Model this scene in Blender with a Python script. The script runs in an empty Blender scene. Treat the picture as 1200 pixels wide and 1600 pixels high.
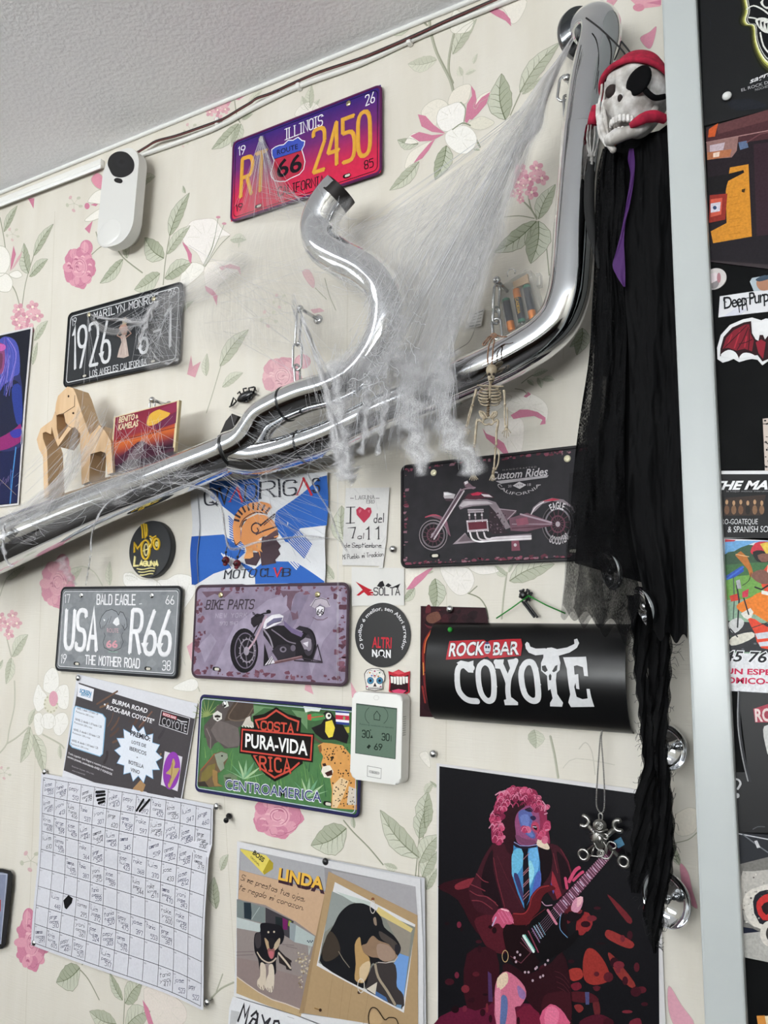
import bpy, bmesh, math, random
from mathutils import Vector, Matrix
C = bpy.context.scene.collection
SC = bpy.context.scene
PI = math.pi
rnd = random.Random(7)

# ------------------------------------------------------------------ camera
FPX, YAW, PITCH, ROLL, DIST, CAMZ = 1234.34, -0.517334, 0.147410, 0.014128, 0.99207, 1.6
cF = Vector((math.sin(YAW)*math.cos(PITCH), math.cos(YAW)*math.cos(PITCH), math.sin(PITCH)))
_r = Vector((math.cos(YAW), -math.sin(YAW), 0)); _u = _r.cross(cF)
cR = math.cos(ROLL)*_r + math.sin(ROLL)*_u
cU = -math.sin(ROLL)*_r + math.cos(ROLL)*_u
CAM = Vector((0, -DIST, CAMZ))
cd = bpy.data.cameras.new('camera'); cam = bpy.data.objects.new('camera', cd); C.objects.link(cam)
m = Matrix((cR, cU, -cF)).transposed().to_4x4(); m.translation = CAM; cam.matrix_world = m
cd.sensor_fit = 'VERTICAL'; cd.sensor_height = 36; cd.sensor_width = 27; cd.lens = FPX*36/1600; cd.clip_start = .02
SC.camera = cam

# ------------------------------------------------------------------ world, lights, exposure
SC.view_settings.view_transform = 'Standard'; SC.view_settings.look = 'None'
SC.view_settings.gamma = 1; SC.view_settings.use_curve_mapping = False
SC.view_settings.exposure = -0.36
SC.cycles.use_denoising = True
SC.cycles.max_bounces = 10; SC.cycles.transparent_max_bounces = 32
SC.cycles.caustics_reflective = False; SC.cycles.caustics_refractive = False
wd = bpy.data.worlds.new('world'); SC.world = wd; wd.use_nodes = True
wd.node_tree.nodes['Background'].inputs[0].default_value = (.75, .85, 1, 1)
wd.node_tree.nodes['Background'].inputs[1].default_value = 1.0
def area(name, loc, look, sx, sy, power, col):
    l = bpy.data.lights.new(name, 'AREA'); l.shape = 'RECTANGLE'; l.size = sx; l.size_y = sy
    l.energy = power; l.color = col
    o = bpy.data.objects.new(name, l); C.objects.link(o); o.location = loc
    o.rotation_euler = (Vector(look)).to_track_quat('-Z', 'Y').to_euler(); return o
XL, XR, YR, ZC = -3.7, 1.7, -4.3, 2.5451
area('daylight_left_window', (XL+.03, -2.0, 1.8), (1, 0, 1.2), 1.5, 1.2, 16, (.92, .97, 1))
area('daylight_rear_window', (-.5, YR+.03, 1.8), (0, 1, 1.9), 2.2, 1.2, 375, (.93, .975, 1))
area('ceiling_lamp_light', (-1.75, -1.35, ZC-.06), (.2, .3, -1), .8, .4, 13, (.95, .98, 1))
# ------------------------------------------------------------------ helpers
def W(px, py, off=0.0):
    d = cF + ((px-600)/FPX)*cR - ((py-800)/FPX)*cU
    t = (DIST-off)/d.y
    return Vector((d.x*t, -off, CAMZ + d.z*t))
def prad(px, py, off, rp):
    "radius in metres of something seen rp pixels wide at that distance"
    return rp*(W(px, py, off)-CAM).dot(cF)/FPX
def P(s):
    "'x,y x,y' -> list of tuples"
    return [tuple(float(v) for v in a.split(',')) for a in s.split()] if isinstance(s, str) else list(s)
def hexc(h):
    if not isinstance(h, str): return tuple(h)[:3]
    h = h.lstrip('#'); c = [int(h[i:i+2], 16)/255 for i in (0, 2, 4)]
    return tuple(v/12.92 if v <= .04045 else ((v+.055)/1.055)**2.4 for v in c)
def mix(a, b, t):
    a, b = hexc(a), hexc(b); return tuple(x+(y-x)*t for x, y in zip(a, b))

MATS = {}
def mat(name, col='#808080', rough=.5, metal=0, spec=.5, bump=None, **kw):
    if name in MATS: return MATS[name]
    m = bpy.data.materials.new(name); m.use_nodes = True; nt = m.node_tree; b = nt.nodes['Principled BSDF']
    b.inputs['Base Color'].default_value = hexc(col)+(1,); b.inputs['Roughness'].default_value = rough
    b.inputs['Metallic'].default_value = metal; b.inputs['Specular IOR Level'].default_value = spec
    for k, v in kw.items(): b.inputs[k.replace('_', ' ')].default_value = v
    if bump:
        sc, st, dist = bump
        tc = nt.nodes.new('ShaderNodeTexCoord'); n = nt.nodes.new('ShaderNodeTexNoise'); n.inputs['Scale'].default_value = sc
        n.inputs['Detail'].default_value = 6; bp = nt.nodes.new('ShaderNodeBump'); bp.inputs['Strength'].default_value = st
        bp.inputs['Distance'].default_value = dist
        nt.links.new(tc.outputs['Object'], n.inputs['Vector']); nt.links.new(n.outputs['Fac'], bp.inputs['Height'])
        nt.links.new(bp.outputs['Normal'], b.inputs['Normal'])
    MATS[name] = m; return m
def noisy(name, ca, cb, scale=8, stretch=(1, 1, 1), rough=.5, metal=0, bump=0, bdist=.002, detail=5, lo=.35, hi=.65, spec=.5):
    "two tones mixed by a stretched noise"
    if name in MATS: return MATS[name]
    m = mat(name, ca, rough, metal, spec); nt = m.node_tree; b = nt.nodes['Principled BSDF']
    tc = nt.nodes.new('ShaderNodeTexCoord'); mp = nt.nodes.new('ShaderNodeMapping'); mp.inputs['Scale'].default_value = stretch
    n = nt.nodes.new('ShaderNodeTexNoise'); n.inputs['Scale'].default_value = scale; n.inputs['Detail'].default_value = detail
    r = nt.nodes.new('ShaderNodeValToRGB'); r.color_ramp.elements[0].position = lo; r.color_ramp.elements[1].position = hi
    r.color_ramp.elements[0].color = hexc(ca)+(1,); r.color_ramp.elements[1].color = hexc(cb)+(1,)
    nt.links.new(tc.outputs['Object'], mp.inputs['Vector']); nt.links.new(mp.outputs[0], n.inputs['Vector'])
    nt.links.new(n.outputs['Fac'], r.inputs[0]); nt.links.new(r.outputs[0], b.inputs['Base Color'])
    if bump:
        bp = nt.nodes.new('ShaderNodeBump'); bp.inputs['Strength'].default_value = bump; bp.inputs['Distance'].default_value = bdist
        nt.links.new(n.outputs['Fac'], bp.inputs['Height']); nt.links.new(bp.outputs[0], b.inputs['Normal'])
    return m
def printed(name, rough, grain=.06, gscale=260, spec=.5, bump=0, coat=0):
    "printed surface: the ink colour is an attribute of the mesh, with a little grain"
    if name in MATS: return MATS[name]
    m = mat(name, '#ffffff', rough, 0, spec); nt = m.node_tree; b = nt.nodes['Principled BSDF']
    a = nt.nodes.new('ShaderNodeAttribute'); a.attribute_name = 'Ink'
    tc = nt.nodes.new('ShaderNodeTexCoord'); n = nt.nodes.new('ShaderNodeTexNoise'); n.inputs['Scale'].default_value = gscale
    n.inputs['Detail'].default_value = 4
    mr = nt.nodes.new('ShaderNodeMapRange'); mr.inputs['From Min'].default_value = .3; mr.inputs['From Max'].default_value = .7
    mr.inputs['To Min'].default_value = 1-grain; mr.inputs['To Max'].default_value = 1+grain
    mx = nt.nodes.new('ShaderNodeVectorMath'); mx.operation = 'SCALE'
    nt.links.new(tc.outputs['Object'], n.inputs['Vector']); nt.links.new(n.outputs['Fac'], mr.inputs['Value'])
    nt.links.new(a.outputs['Color'], mx.inputs[0]); nt.links.new(mr.outputs[0], mx.inputs['Scale'])
    nt.links.new(mx.outputs[0], b.inputs['Base Color'])
    b.inputs['Coat Weight'].default_value = coat; b.inputs['Coat Roughness'].default_value = .08
    if bump:
        bp = nt.nodes.new('ShaderNodeBump'); bp.inputs['Strength'].default_value = bump; bp.inputs['Distance'].default_value = .001
        nt.links.new(n.outputs['Fac'], bp.inputs['Height']); nt.links.new(bp.outputs[0], b.inputs['Normal'])
    return m
PAPER = printed('printed_paper', .6, .03, 260, .15)
PHOTO = printed('printed_photo', .4, .14, 500, .12)
ENAMEL = printed('printed_enamel', .4, .07, 120, .18)
WORN = printed('worn_enamel', .5, .16, 60, .14)
CLOTH = printed('printed_cloth', .75, .05, 900, .2)
CHROME = mat('chrome', '#dfe1e4', .06, 1)
STEEL = mat('steel', '#c9cacb', .22, 1)
BLACKPL = mat('black_plastic', '#0d0d0e', .35)
WHITEPL = mat('white_plastic', '#e9e8e4', .35)
BRASS = mat('brassed_screw', '#cfc39a', .28, 1)

def link(name, me, parent=None, mats=()):
    o = bpy.data.objects.new(name, me); C.objects.link(o)
    for m in mats: me.materials.append(m)
    if parent: o.parent = parent
    return o
def tag(o, label, cat, group=None):
    o['label'] = label; o['category'] = cat
    if group: o['group'] = group
    return o
def thing(name, label, cat, loc=(0, 0, 0), rot=(0, 0, 0), group=None):
    o = bpy.data.objects.new(name, None); C.objects.link(o); o.empty_display_size = .02
    o.location = loc; o.rotation_euler = rot; return tag(o, label, cat, group)
def copy_tree(o, parent=None):
    c = o.copy(); C.objects.link(c)
    if parent: c.parent = parent
    for ch in list(o.children): copy_tree(ch, c)
    return c

class Fr:
    "a frame on (or before) the wall: u to the right, v up, turned by a"
    def __init__(s, x, z, a=0, off=0.0):
        k = (DIST-off)/DIST; s.x, s.z, s.a, s.off = x*k, CAMZ+z*k, a, off; s.c, s.s = math.cos(a), math.sin(a)
    @classmethod
    def px(k, px, py, a=0, off=0.0):
        p = W(px, py, off); o = k(0, 0, a, off); o.x, o.z = p.x, p.z; return o
    def uv(s, px, py, off=None):
        p = W(px, py, s.off if off is None else off); dx, dz = p.x-s.x, p.z-s.z
        return (dx*s.c+dz*s.s, -dx*s.s+dz*s.c)
    def l(s, px, py, off=None):
        "photo point at distance off from the wall -> local 3-D"
        off = s.off if off is None else off
        u, v = s.uv(px, py, off); return Vector((u, -(off-s.off), v))
    def thing(s, name, label, cat, group=None):
        return thing(name, label, cat, (s.x, -s.off, s.z), (0, -s.a, 0), group)

class MB:
    def __init__(s): s.bm = bmesh.new()
    def box(s, c, size, bev=0, rot=None, seg=2):
        r = bmesh.ops.create_cube(s.bm, size=1); vs = r['verts']
        for v in vs: v.co = Vector((v.co.x*size[0], v.co.y*size[1], v.co.z*size[2]))
        if bev:
            es = list({e for v in vs for e in v.link_edges})
            rr_ = bmesh.ops.bevel(s.bm, geom=es, offset=bev, segments=seg, affect='EDGES', profile=.5)
            vs = list({v for f in rr_['faces'] for v in f.verts} | {v for v in vs if v.is_valid})
        M = Matrix.Translation(c) @ (rot.to_matrix().to_4x4() if rot is not None else Matrix())
        for v in vs: v.co = M @ v.co
        return s
    def tube(s, pts, r, n=16, caps=True, closed=False, squash=None):
        pts = [Vector(p) for p in pts]; k = len(pts); R = r if isinstance(r, (list, tuple)) else [r]*k
        rings = []; T = []
        for i in range(k):
            a = pts[(i-1) % k] if closed else pts[max(i-1, 0)]; b = pts[(i+1) % k] if closed else pts[min(i+1, k-1)]
            t = (b-a); T.append(t.normalized() if t.length > 1e-9 else Vector((0, 0, 1)))
        nrm = T[0].orthogonal().normalized()
        for i in range(k):
            if i: nrm = (T[i-1].rotation_difference(T[i]) @ nrm)
            nrm = (nrm - T[i]*nrm.dot(T[i])).normalized(); bn = T[i].cross(nrm)
            ring = []
            for j in range(n):
                a = 2*PI*j/n; o = nrm*math.cos(a)*R[i]+bn*math.sin(a)*R[i]
                if squash: o = Vector((o.x*squash[0], o.y*squash[1], o.z*squash[2]))
                ring.append(s.bm.verts.new(pts[i]+o))
            rings.append(ring)
        for i in range(k if closed else k-1):
            A, B = rings[i], rings[(i+1) % k]
            for j in range(n): s.bm.faces.new((A[j], A[(j+1) % n], B[(j+1) % n], B[j]))
        if caps and not closed: s.bm.faces.new(list(reversed(rings[0]))); s.bm.faces.new(rings[-1])
        return s
    def ball(s, c, r, seg=14, ring=9, scale=(1, 1, 1), rot=None):
        q = bmesh.ops.create_uvsphere(s.bm, u_segments=seg, v_segments=ring, radius=r)
        for v in q['verts']:
            v.co = Vector((v.co.x*scale[0], v.co.y*scale[1], v.co.z*scale[2]))
            if rot is not None: v.co = rot @ v.co
            v.co = v.co+Vector(c)
        return s
    def lathe(s, prof, c=(0, 0, 0), axis='y', n=32, rot=None):
        "profile (radius, height); axis -y is towards the viewer when axis='y'"
        rings = []
        for r, h in prof:
            ring = []
            for j in range(n):
                a = 2*PI*j/n
                p = {'y': Vector((r*math.cos(a), -h, r*math.sin(a))), 'z': Vector((r*math.cos(a), r*math.sin(a), h)),
                     'x': Vector((h, r*math.cos(a), r*math.sin(a)))}[axis]
                if rot is not None: p = rot @ p
                ring.append(s.bm.verts.new(p+Vector(c)))
            rings.append(ring)
        for A, B in zip(rings, rings[1:]):
            for j in range(n): s.bm.faces.new((A[j], A[(j+1) % n], B[(j+1) % n], B[j]))
        s.bm.faces.new(rings[0]); s.bm.faces.new(list(reversed(rings[-1])))
        return s
    def prism(s, pts, y0, y1, bev=0):
        "outline in (u, v), from depth y0 (wall side) to y1 (viewer side, larger = nearer)"
        b = s.bm; A = [b.verts.new((u, -y0, v)) for u, v in pts]; B = [b.verts.new((u, -y1, v)) for u, v in pts]
        k = len(pts); fs = [b.faces.new(A), b.faces.new(list(reversed(B)))]
        for i in range(k): fs.append(b.faces.new((A[i], B[i], B[(i+1) % k], A[(i+1) % k])))
        if bev:
            es = [e for e in fs[1].edges]
            bmesh.ops.bevel(b, geom=es, offset=bev, segments=3, affect='EDGES', profile=.5)
        return s
    def grid(s, fn, nu, nv, both=None):
        V = [[s.bm.verts.new(fn(i/nu, j/nv)) for j in range(nv+1)] for i in range(nu+1)]
        for i in range(nu):
            for j in range(nv): s.bm.faces.new((V[i][j], V[i+1][j], V[i+1][j+1], V[i][j+1]))
        return s
    def build(s, name, m, parent=None, smooth=True, angle=None):
        bmesh.ops.recalc_face_normals(s.bm, faces=s.bm.faces)
        me = bpy.data.meshes.new(name); s.bm.to_mesh(me); s.bm.free()
        if smooth:
            for p in me.polygons: p.use_smooth = True
        o = link(name, me, parent, [m])
        if smooth and angle is not None: me.set_sharp_from_angle(angle=math.radians(angle))
        return o

def rr(w, h, r, n=6, cx=0, cy=0):
    pts = []
    for sx, sy, a0 in ((1, 1, 0), (-1, 1, 90), (-1, -1, 180), (1, -1, 270)):
        for i in range(n+1):
            a = math.radians(a0+90*i/n); pts.append((cx+sx*(w/2-r)+r*math.cos(a), cy+sy*(h/2-r)+r*math.sin(a)))
    return pts
def ell(cx, cy, rx, ry=None, n=28, a0=0, a1=360, rot=0):
    ry = rx if ry is None else ry; o = []
    full = abs(a1-a0) >= 360; c, s_ = math.cos(math.radians(rot)), math.sin(math.radians(rot))
    for i in range(n if full else n+1):
        a = math.radians(a0+(a1-a0)*i/n); x, y = rx*math.cos(a), ry*math.sin(a)
        o.append((cx+x*c-y*s_, cy+x*s_+y*c))
    return o
def catmull(pts, n=6, closed=False):
    pts = [Vector(p) for p in pts]; k = len(pts)
    if k < 3: return pts
    out = []
    for i in range(k if closed else k-1):
        g = (lambda j: pts[j % k]) if closed else (lambda j: pts[min(max(j, 0), k-1)])
        p0, p1, p2, p3 = g(i-1), g(i), g(i+1), g(i+2)
        for q in range(n):
            t = q/n
            out.append(.5*((2*p1)+(p2-p0)*t+(2*p0-5*p1+4*p2-p3)*t*t+(3*p1-p0-3*p2+p3)*t**3))
    if not closed: out.append(pts[-1])
    return out
def sm(pts, n=5, closed=True):
    return [(p.x, p.y) for p in catmull([Vector((a[0], a[1], 0)) for a in P(pts)], n, closed)]
def rounded(pts, r, closed=False, n=4):
    k = len(pts); out = []
    for i, p in enumerate(pts):
        if not closed and i in (0, k-1): out.append(p); continue
        a, b = Vector(pts[i-1]), Vector(pts[(i+1) % k]); q = Vector(p)
        la, lb = (a-q).length, (b-q).length; ra = min(r, la/2); rb = min(r, lb/2)
        s0, s1 = q+(a-q).normalized()*ra, q+(b-q).normalized()*rb
        for j in range(n+1):
            t = j/n; v = s0*(1-t)**2+q*2*t*(1-t)+s1*t*t; out.append((v.x, v.y))
    return out

# stroke lettering on a 4 x 6 grid (~ rounded corners, * closed); lower case has its baseline at 2
GL = {'A': '002640 1232', 'B': '0006 ~06464303 ~03434000', 'C': '~454606004041', 'D': '0006 ~06464000', 'E': '46060040 0333',
 'F': '460600 0333', 'G': '~45460600404323', 'H': '0006 4046 0343', 'I': '1636 1030 2026', 'J': '~46400001', 'K': '0006 0246 1440',
 'L': '060040', 'M': '0006234640', 'N': '00064046', 'O': '~*00064640', 'P': '0006 ~06464303', 'Q': '~*00064640 2140',
 'R': '0006 ~06464303 2340', 'S': '~4546060343400001', 'T': '0646 2620', 'U': '~06004046', 'V': '062046', 'W': '0610243046',
 'X': '0046 0640', 'Y': '062346 2320', 'Z': '06460040', '0': '~*00064640', '1': '152620', '2': '~05064644 4400 0040',
 '3': '~05064643 13 ~13434000 01', '4': '3036 36024 2', '5': '460604 ~04444000', '6': '~*03434000 ~010236', '7': '064620',
 '8': '~*03064643 ~*00034340', '9': '~*03064643 ~454410', '-': '0343', '+': '2125 0343', '/': '0046', "'": '2624', ':': '2122 2425',
 '.': '202 0', ',': '2110', '"': '1614 3634', '!': '2622 2120', '?': '~05064644 2422 2120',
 'a': '~*02053532 3532', 'b': '0802 ~*02053532', 'c': '~35050232', 'd': '3832 ~*02053532', 'e': '0434 ~34350502 0232', 'f': '~381802 0626',
 'g': '~*02053532 ~35300001', 'h': '0802 ~04053532', 'i': '1512 1718', 'j': '~151000 1718', 'k': '0802 0336 0432', 'l': '1812',
 'm': '0502 ~04151512 ~14353532', 'n': '0502 ~04053532', 'o': '~*02053532', 'p': '0500 ~*02053532', 'q': '3530 ~*02053532',
 'r': '0502 ~04053534', 's': '~3505043332 02', 't': '1812 0636', 'u': '~05023235 3532', 'v': '051235', 'w': '0512143235', 'x': '0532 0235',
 'y': '0513 350000', 'z': '05350232', '(': '~38161432', ')': '~08262402', '#': '1036 2046 0242 0444', '*': '2125 0444 0244'}
GL.update({'3': '~05064643 1333 ~33434000', '4': '3036 3602 0242', '.': '2021', '3b': '', 's': '~35050432 3202'})
GL['3'] = '~05064643 ~1343400001'; GL['s'] = '~3505033332 02'; GL['s'] = '~35050434 3432 3202'; GL['í'] = 'i'
def glyph(ch):
    out = []
    for st in GL.get(ch, '').split():
        rd = st.startswith('~'); st = st.lstrip('~'); cl = st.startswith('*'); st = st.lstrip('*')
        pts = [(int(st[i]), int(st[i+1])) for i in range(0, len(st)-1, 2)]
        if ch.islower(): pts = [(x*1.15, y-2) for x, y in pts]
        out.append((rounded(pts, 1.9 if rd else 0, cl) if rd else pts, cl))
    return out
_tc = {}
def inter(txt, bold=0.0, shear=0.0, spacing=1.0):
    k = (txt, bold, shear, spacing)
    if k in _tc: return _tc[k]
    cu = bpy.data.curves.new('t', 'FONT'); cu.body = txt; cu.size = 1; cu.offset = bold; cu.shear = shear
    cu.space_character = spacing; cu.resolution_u = 3
    o = bpy.data.objects.new('t', cu); C.objects.link(o); dg = bpy.context.evaluated_depsgraph_get()
    me = bpy.data.meshes.new_from_object(o.evaluated_get(dg))
    vs = [(v.co.x, v.co.y) for v in me.vertices]; fs = [tuple(p.vertices) for p in me.polygons]
    bpy.data.objects.remove(o); bpy.data.meshes.remove(me); bpy.data.curves.remove(cu)
    x0, x1 = min(v[0] for v in vs), max(v[0] for v in vs)
    _tc[k] = ([((v[0]-x0)/(x1-x0), v[1]/.727) for v in vs], fs, x1-x0); return _tc[k]

LAY = 6e-5
class Art:
    "a print: coloured flat shapes stacked in very thin layers of ink"
    def __init__(s, fr=None): s.fr = fr; s.v = []; s.f = []; s.c = []; s.top = 0
    def _add(s, pts, faces, col, L, hs=None):
        b = len(s.v); s.k = getattr(s, "k", 0)+1; L = L+(s.k % 28)*.033
        for i, (u, v) in enumerate(pts): s.v.append((u, v, L, hs[i] if hs else 0.0))
        many = isinstance(col, list); cc = [hexc(c) for c in col] if many else hexc(col)
        for f in faces: s.f.append(tuple(b+i for i in f)); s.c.append([cc[i] for i in f] if many else [cc]*len(f))
    def poly(s, pts, col, L): pts = P(pts); s._add(pts, [tuple(range(len(pts)))], col, L); return s
    def q(s, p): return [s.fr.uv(*a) for a in P(p)]
    def px(s, pts, col, L, n=0):
        pts = P(pts)
        if n: pts = sm(pts, n)
        return s.poly(s.q(pts), col, L)
    def ell(s, cx, cy, rx, ry, col, L, rot=0, n=24): return s.px(ell(cx, cy, rx, ry, n, rot=rot), col, L)
    def stroke(s, pts, w, col, L, closed=False, cap=True, emb=0.0, w1=None, thin=None):
        pts = [Vector(p[:2]) for p in pts]; pts = [p for i, p in enumerate(pts) if i == 0 or (p-pts[i-1]).length > 1e-7]
        k = len(pts)
        if k < 2: return s
        off = []
        for i in range(k):
            a = pts[(i-1) % k] if (closed or i) else None; b = pts[(i+1) % k] if (closed or i < k-1) else None
            d0 = (pts[i]-a).normalized() if a is not None else None; d1 = (b-pts[i]).normalized() if b is not None else None
            if d0 is None: d0 = d1
            if d1 is None: d1 = d0
            n0 = Vector((-d0.y, d0.x)); n1 = Vector((-d1.y, d1.x)); n = n0+n1
            n = n.normalized() if n.length > 1e-6 else n0
            off.append(n/max(.45, n.dot(n1)))
        def wid(i):
            ww = w if w1 is None else w+(w1-w)*i/max(1, k-1)
            if thin is not None:
                j = min(i, k-2); d = (pts[j+1]-pts[j]).normalized(); ww = thin+(ww-thin)*abs(d.y)
            return ww/2
        rows = [(-1, 0), (-.55, emb), (.55, emb), (1, 0)] if emb else [(-1, 0), (1, 0)]
        V = []; H = []
        for i in range(k):
            for t, h in rows: p = pts[i]+off[i]*wid(i)*t; V.append((p.x, p.y)); H.append(h)
        m = len(rows); F = []
        for i in range(k if closed else k-1):
            j = (i+1) % k
            for r in range(m-1): F.append((i*m+r, j*m+r, j*m+r+1, i*m+r+1))
        s._add(V, F, col, L, H if emb else None)
        if cap and not closed:
            for i in (0, k-1):
                if wid(i) > 2e-4:
                    s._add(ell(pts[i].x, pts[i].y, wid(i)*(.55 if emb else 1), n=10), [tuple(range(10))], col, L, [emb]*10 if emb else None)
        return s
    def line(s, pts, wpx, col, L, n=0, closed=False, w1=None, cap=True):
        "stroke through photo points, width in photo pixels"
        pts = P(pts); c = pts[len(pts)//2]; k = prad(c[0], c[1], s.fr.off, 1)
        if n: pts = sm(pts, n, closed)
        return s.stroke(s.q(pts), wpx*k, col, L, closed, cap, 0, None if w1 is None else w1*k)
    def frame(s, a, b, c):
        A, B, D = [Vector(s.fr.uv(*p)) for p in (a, b, c)]; return A, B-A, D-A
    def ptext(s, txt, a, b, c, col, L, bold=0.0, shear=0.0, spacing=1.0):
        "built-in lettering: baseline from photo point a to b, c is the top left corner"
        A, U, V = s.frame(a, b, c); vs, fs, _ = inter(txt, bold, shear, spacing)
        s._add([tuple(A+U*x+V*y) for x, y in vs], fs, col, L); return s
    def text(s, txt, x, y, w, h, col, L, bold=0.0, shear=0.0, spacing=1.0):
        vs, fs, _ = inter(txt, bold, shear, spacing)
        s._add([(x+w*a, y+h*b) for a, b in vs], fs, col, L); return s
    def arc(s, txt, cx, cy, r, a0, a1, h, col, L, bold=0.0, sx=1, sy=1):
        "lettering round a circle, from angle a0 to a1 (degrees, clockwise for tops outward)"
        vs, fs, _ = inter(txt, bold); out = []
        for x, y in vs:
            a = math.radians(a0+(a1-a0)*x); q = r+h*y*(1 if a1 < a0 else -1)
            out.append((cx+sx*q*math.cos(a), cy+sy*q*math.sin(a)))
        s._add(out, fs, col, L); return s
    def plate(s, txt, x, y, w, h, sw, col, L, emb=0.0, gap=.42, slant=0, serif=0, thin=None, M=None):
        "stroke lettering filling the box from (x, y), w wide and h high"
        adv = []
        for ch in txt:
            g = glyph(ch); mx = max([p[0] for st, _ in g for p in st], default=2.2); mn = min([p[0] for st, _ in g for p in st], default=0)
            if ch == 'I' and serif: pass
            adv.append((g, mn, mx-mn if g else 2.4))
        total = sum(a[2] for a in adv)+gap*4*(len(txt)-1); k = w/total; X = x
        for g, mn, wd_ in adv:
            for st, cl in g:
                pp = []
                for p in st:
                    q = Vector((X+(p[0]-mn)*k, y+p[1]/6*h)); q.x += slant*(q.y-y)
                    if M: q = M(q)
                    pp.append((q.x, q.y))
                s.stroke(pp, sw, col, L, cl, True, emb, thin=thin)
                if serif and not cl:
                    for e in (pp[0], pp[-1]): s.stroke([(e[0]-serif, e[1]), (e[0]+serif, e[1])], thin or sw*.5, col, L, cap=False)
            X += (wd_+gap*4)*k
        return s
    def pplate(s, txt, a, b, c, wpx, col, L, **kw):
        A, U, V = s.frame(a, b, c); k = prad(a[0], a[1], s.fr.off, 1)
        M = lambda q: A+U*q.x+V*q.y
        return s.plate(txt, 0, 0, 1, 1, wpx*k, col, L, M=M, **kw)
    def grad(s, pts, axis, stops, L, n=1):
        "polygon box filled with a vertical or horizontal run of colours"
        x0, y0, x1, y1 = pts
        for (t0, c0), (t1, c1) in zip(stops, stops[1:]):
            if axis == 'v': a = [(x0, y0+(y1-y0)*t0), (x1, y0+(y1-y0)*t0), (x1, y0+(y1-y0)*t1), (x0, y0+(y1-y0)*t1)]; c = [c0, c0, c1, c1]
            else: a = [(x0+(x1-x0)*t0, y0), (x0+(x1-x0)*t1, y0), (x0+(x1-x0)*t1, y1), (x0+(x1-x0)*t0, y1)]; c = [c0, c1, c1, c0]
            s._add(a, [(0, 1, 2, 3)], c, L)
        return s
    def blots(s, box, n, r0, r1, cols, L, seed=1, jag=.35, k=9):
        g = random.Random(seed); x0, y0, x1, y1 = box
        for i in range(n):
            x, y, r = g.uniform(x0, x1), g.uniform(y0, y1), g.uniform(r0, r1); b = g.uniform(0, 6.3); e = g.uniform(.5, 1)
            pts = [(x+r*(1+g.uniform(-jag, jag))*math.cos(b+6.283*j/k), y+e*r*(1+g.uniform(-jag, jag))*math.sin(b+6.283*j/k)) for j in range(k)]
            pts = [(min(max(p[0], x0), x1), min(max(p[1], y0), y1)) for p in pts]
            s.poly(pts, g.choice(cols), L)
        return s
    def build(s, name, m=None, parent=None, y=0.0, warp=None, maxlen=None, lay=LAY):
        me = bpy.data.meshes.new(name)
        me.from_pydata([(u, v, y+L*lay+h) for u, v, L, h in s.v], [], s.f)
        at = me.color_attributes.new('Ink', 'FLOAT_COLOR', 'CORNER')
        fl = []
        for c in s.c:
            for k in c: fl += [k[0], k[1], k[2], 1.0]
        at.data.foreach_set('color', fl)
        if maxlen:
            bm = bmesh.new(); bm.from_mesh(me); bmesh.ops.triangulate(bm, faces=bm.faces)
            for _ in range(7):
                es = [e for e in bm.edges if e.calc_length() > maxlen]
                if not es: break
                bmesh.ops.subdivide_edges(bm, edges=es, cuts=1); bmesh.ops.triangulate(bm, faces=[f for f in bm.faces if len(f.verts) > 3])
            bm.to_mesh(me); bm.free()
        for v in me.vertices:
            u, w_, h = v.co; v.co = warp(u, w_, h) if warp else Vector((u, -h, w_))
        return link(name, me, parent, [m or PAPER])

def screw(parent, u, v, r=.0045, y=0.0, m=None, depth=.010, name='screw'):
    b = MB(); b.lathe([(r*.45, y-depth), (r*.45, y), (r, y), (r, y+.0008), (r*.75, y+.0018), (r*.2, y+.0021)], (u, 0, v), n=16)
    b.box((u, -(y+.0020), v), (r*1.3, .0006, r*.28)); b.box((u, -(y+.0020), v), (r*.28, .0006, r*1.3))
    return b.build(name, m or STEEL, parent, angle=40)
def tack(px, py, label, off=.0012, r=.0052, m=None, group=None):
    "a drawing pin with a domed head"
    p = W(px, py, off); o = MB().lathe([(r*.12, -off-.004), (r*.15, 0), (r*.75, 0), (r, .0006), (r*.95, .0018), (r*.7, .0032), (r*.25, .0041), (r*.05, .0042)], n=18)
    o = o.build('drawing_pin', m or STEEL); o.location = p; return tag(o, label, 'pin', group)
# ------------------------------------------------------------------ the setting
def structure(o): o['kind'] = 'structure'; return o
wallm = noisy('wallpaper_ground', '#dcd7cd', '#d6d0c4', 4, (5, 1, 1), .62, bump=0, spec=.25)
def linen(m, sc, st):
    nt = m.node_tree; b = nt.nodes['Principled BSDF']; tc = nt.nodes.new('ShaderNodeTexCoord'); h = []
    for s_ in ((260, 260, 30), (30, 260, 420)):
        mp = nt.nodes.new('ShaderNodeMapping'); mp.inputs['Scale'].default_value = s_
        n = nt.nodes.new('ShaderNodeTexNoise'); n.inputs['Scale'].default_value = sc; n.inputs['Detail'].default_value = 2
        nt.links.new(tc.outputs['Object'], mp.inputs['Vector']); nt.links.new(mp.outputs[0], n.inputs['Vector']); h.append(n)
    ad = nt.nodes.new('ShaderNodeMath'); nt.links.new(h[0].outputs['Fac'], ad.inputs[0]); nt.links.new(h[1].outputs['Fac'], ad.inputs[1])
    bp = nt.nodes.new('ShaderNodeBump'); bp.inputs['Strength'].default_value = st; bp.inputs['Distance'].default_value = .0006
    nt.links.new(ad.outputs[0], bp.inputs['Height']); nt.links.new(bp.outputs[0], b.inputs['Normal'])
linen(wallm, 1.0, .5)
ceilm = mat('ceiling_plaster', '#f7f7fa', .85, 0, .2)
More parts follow.
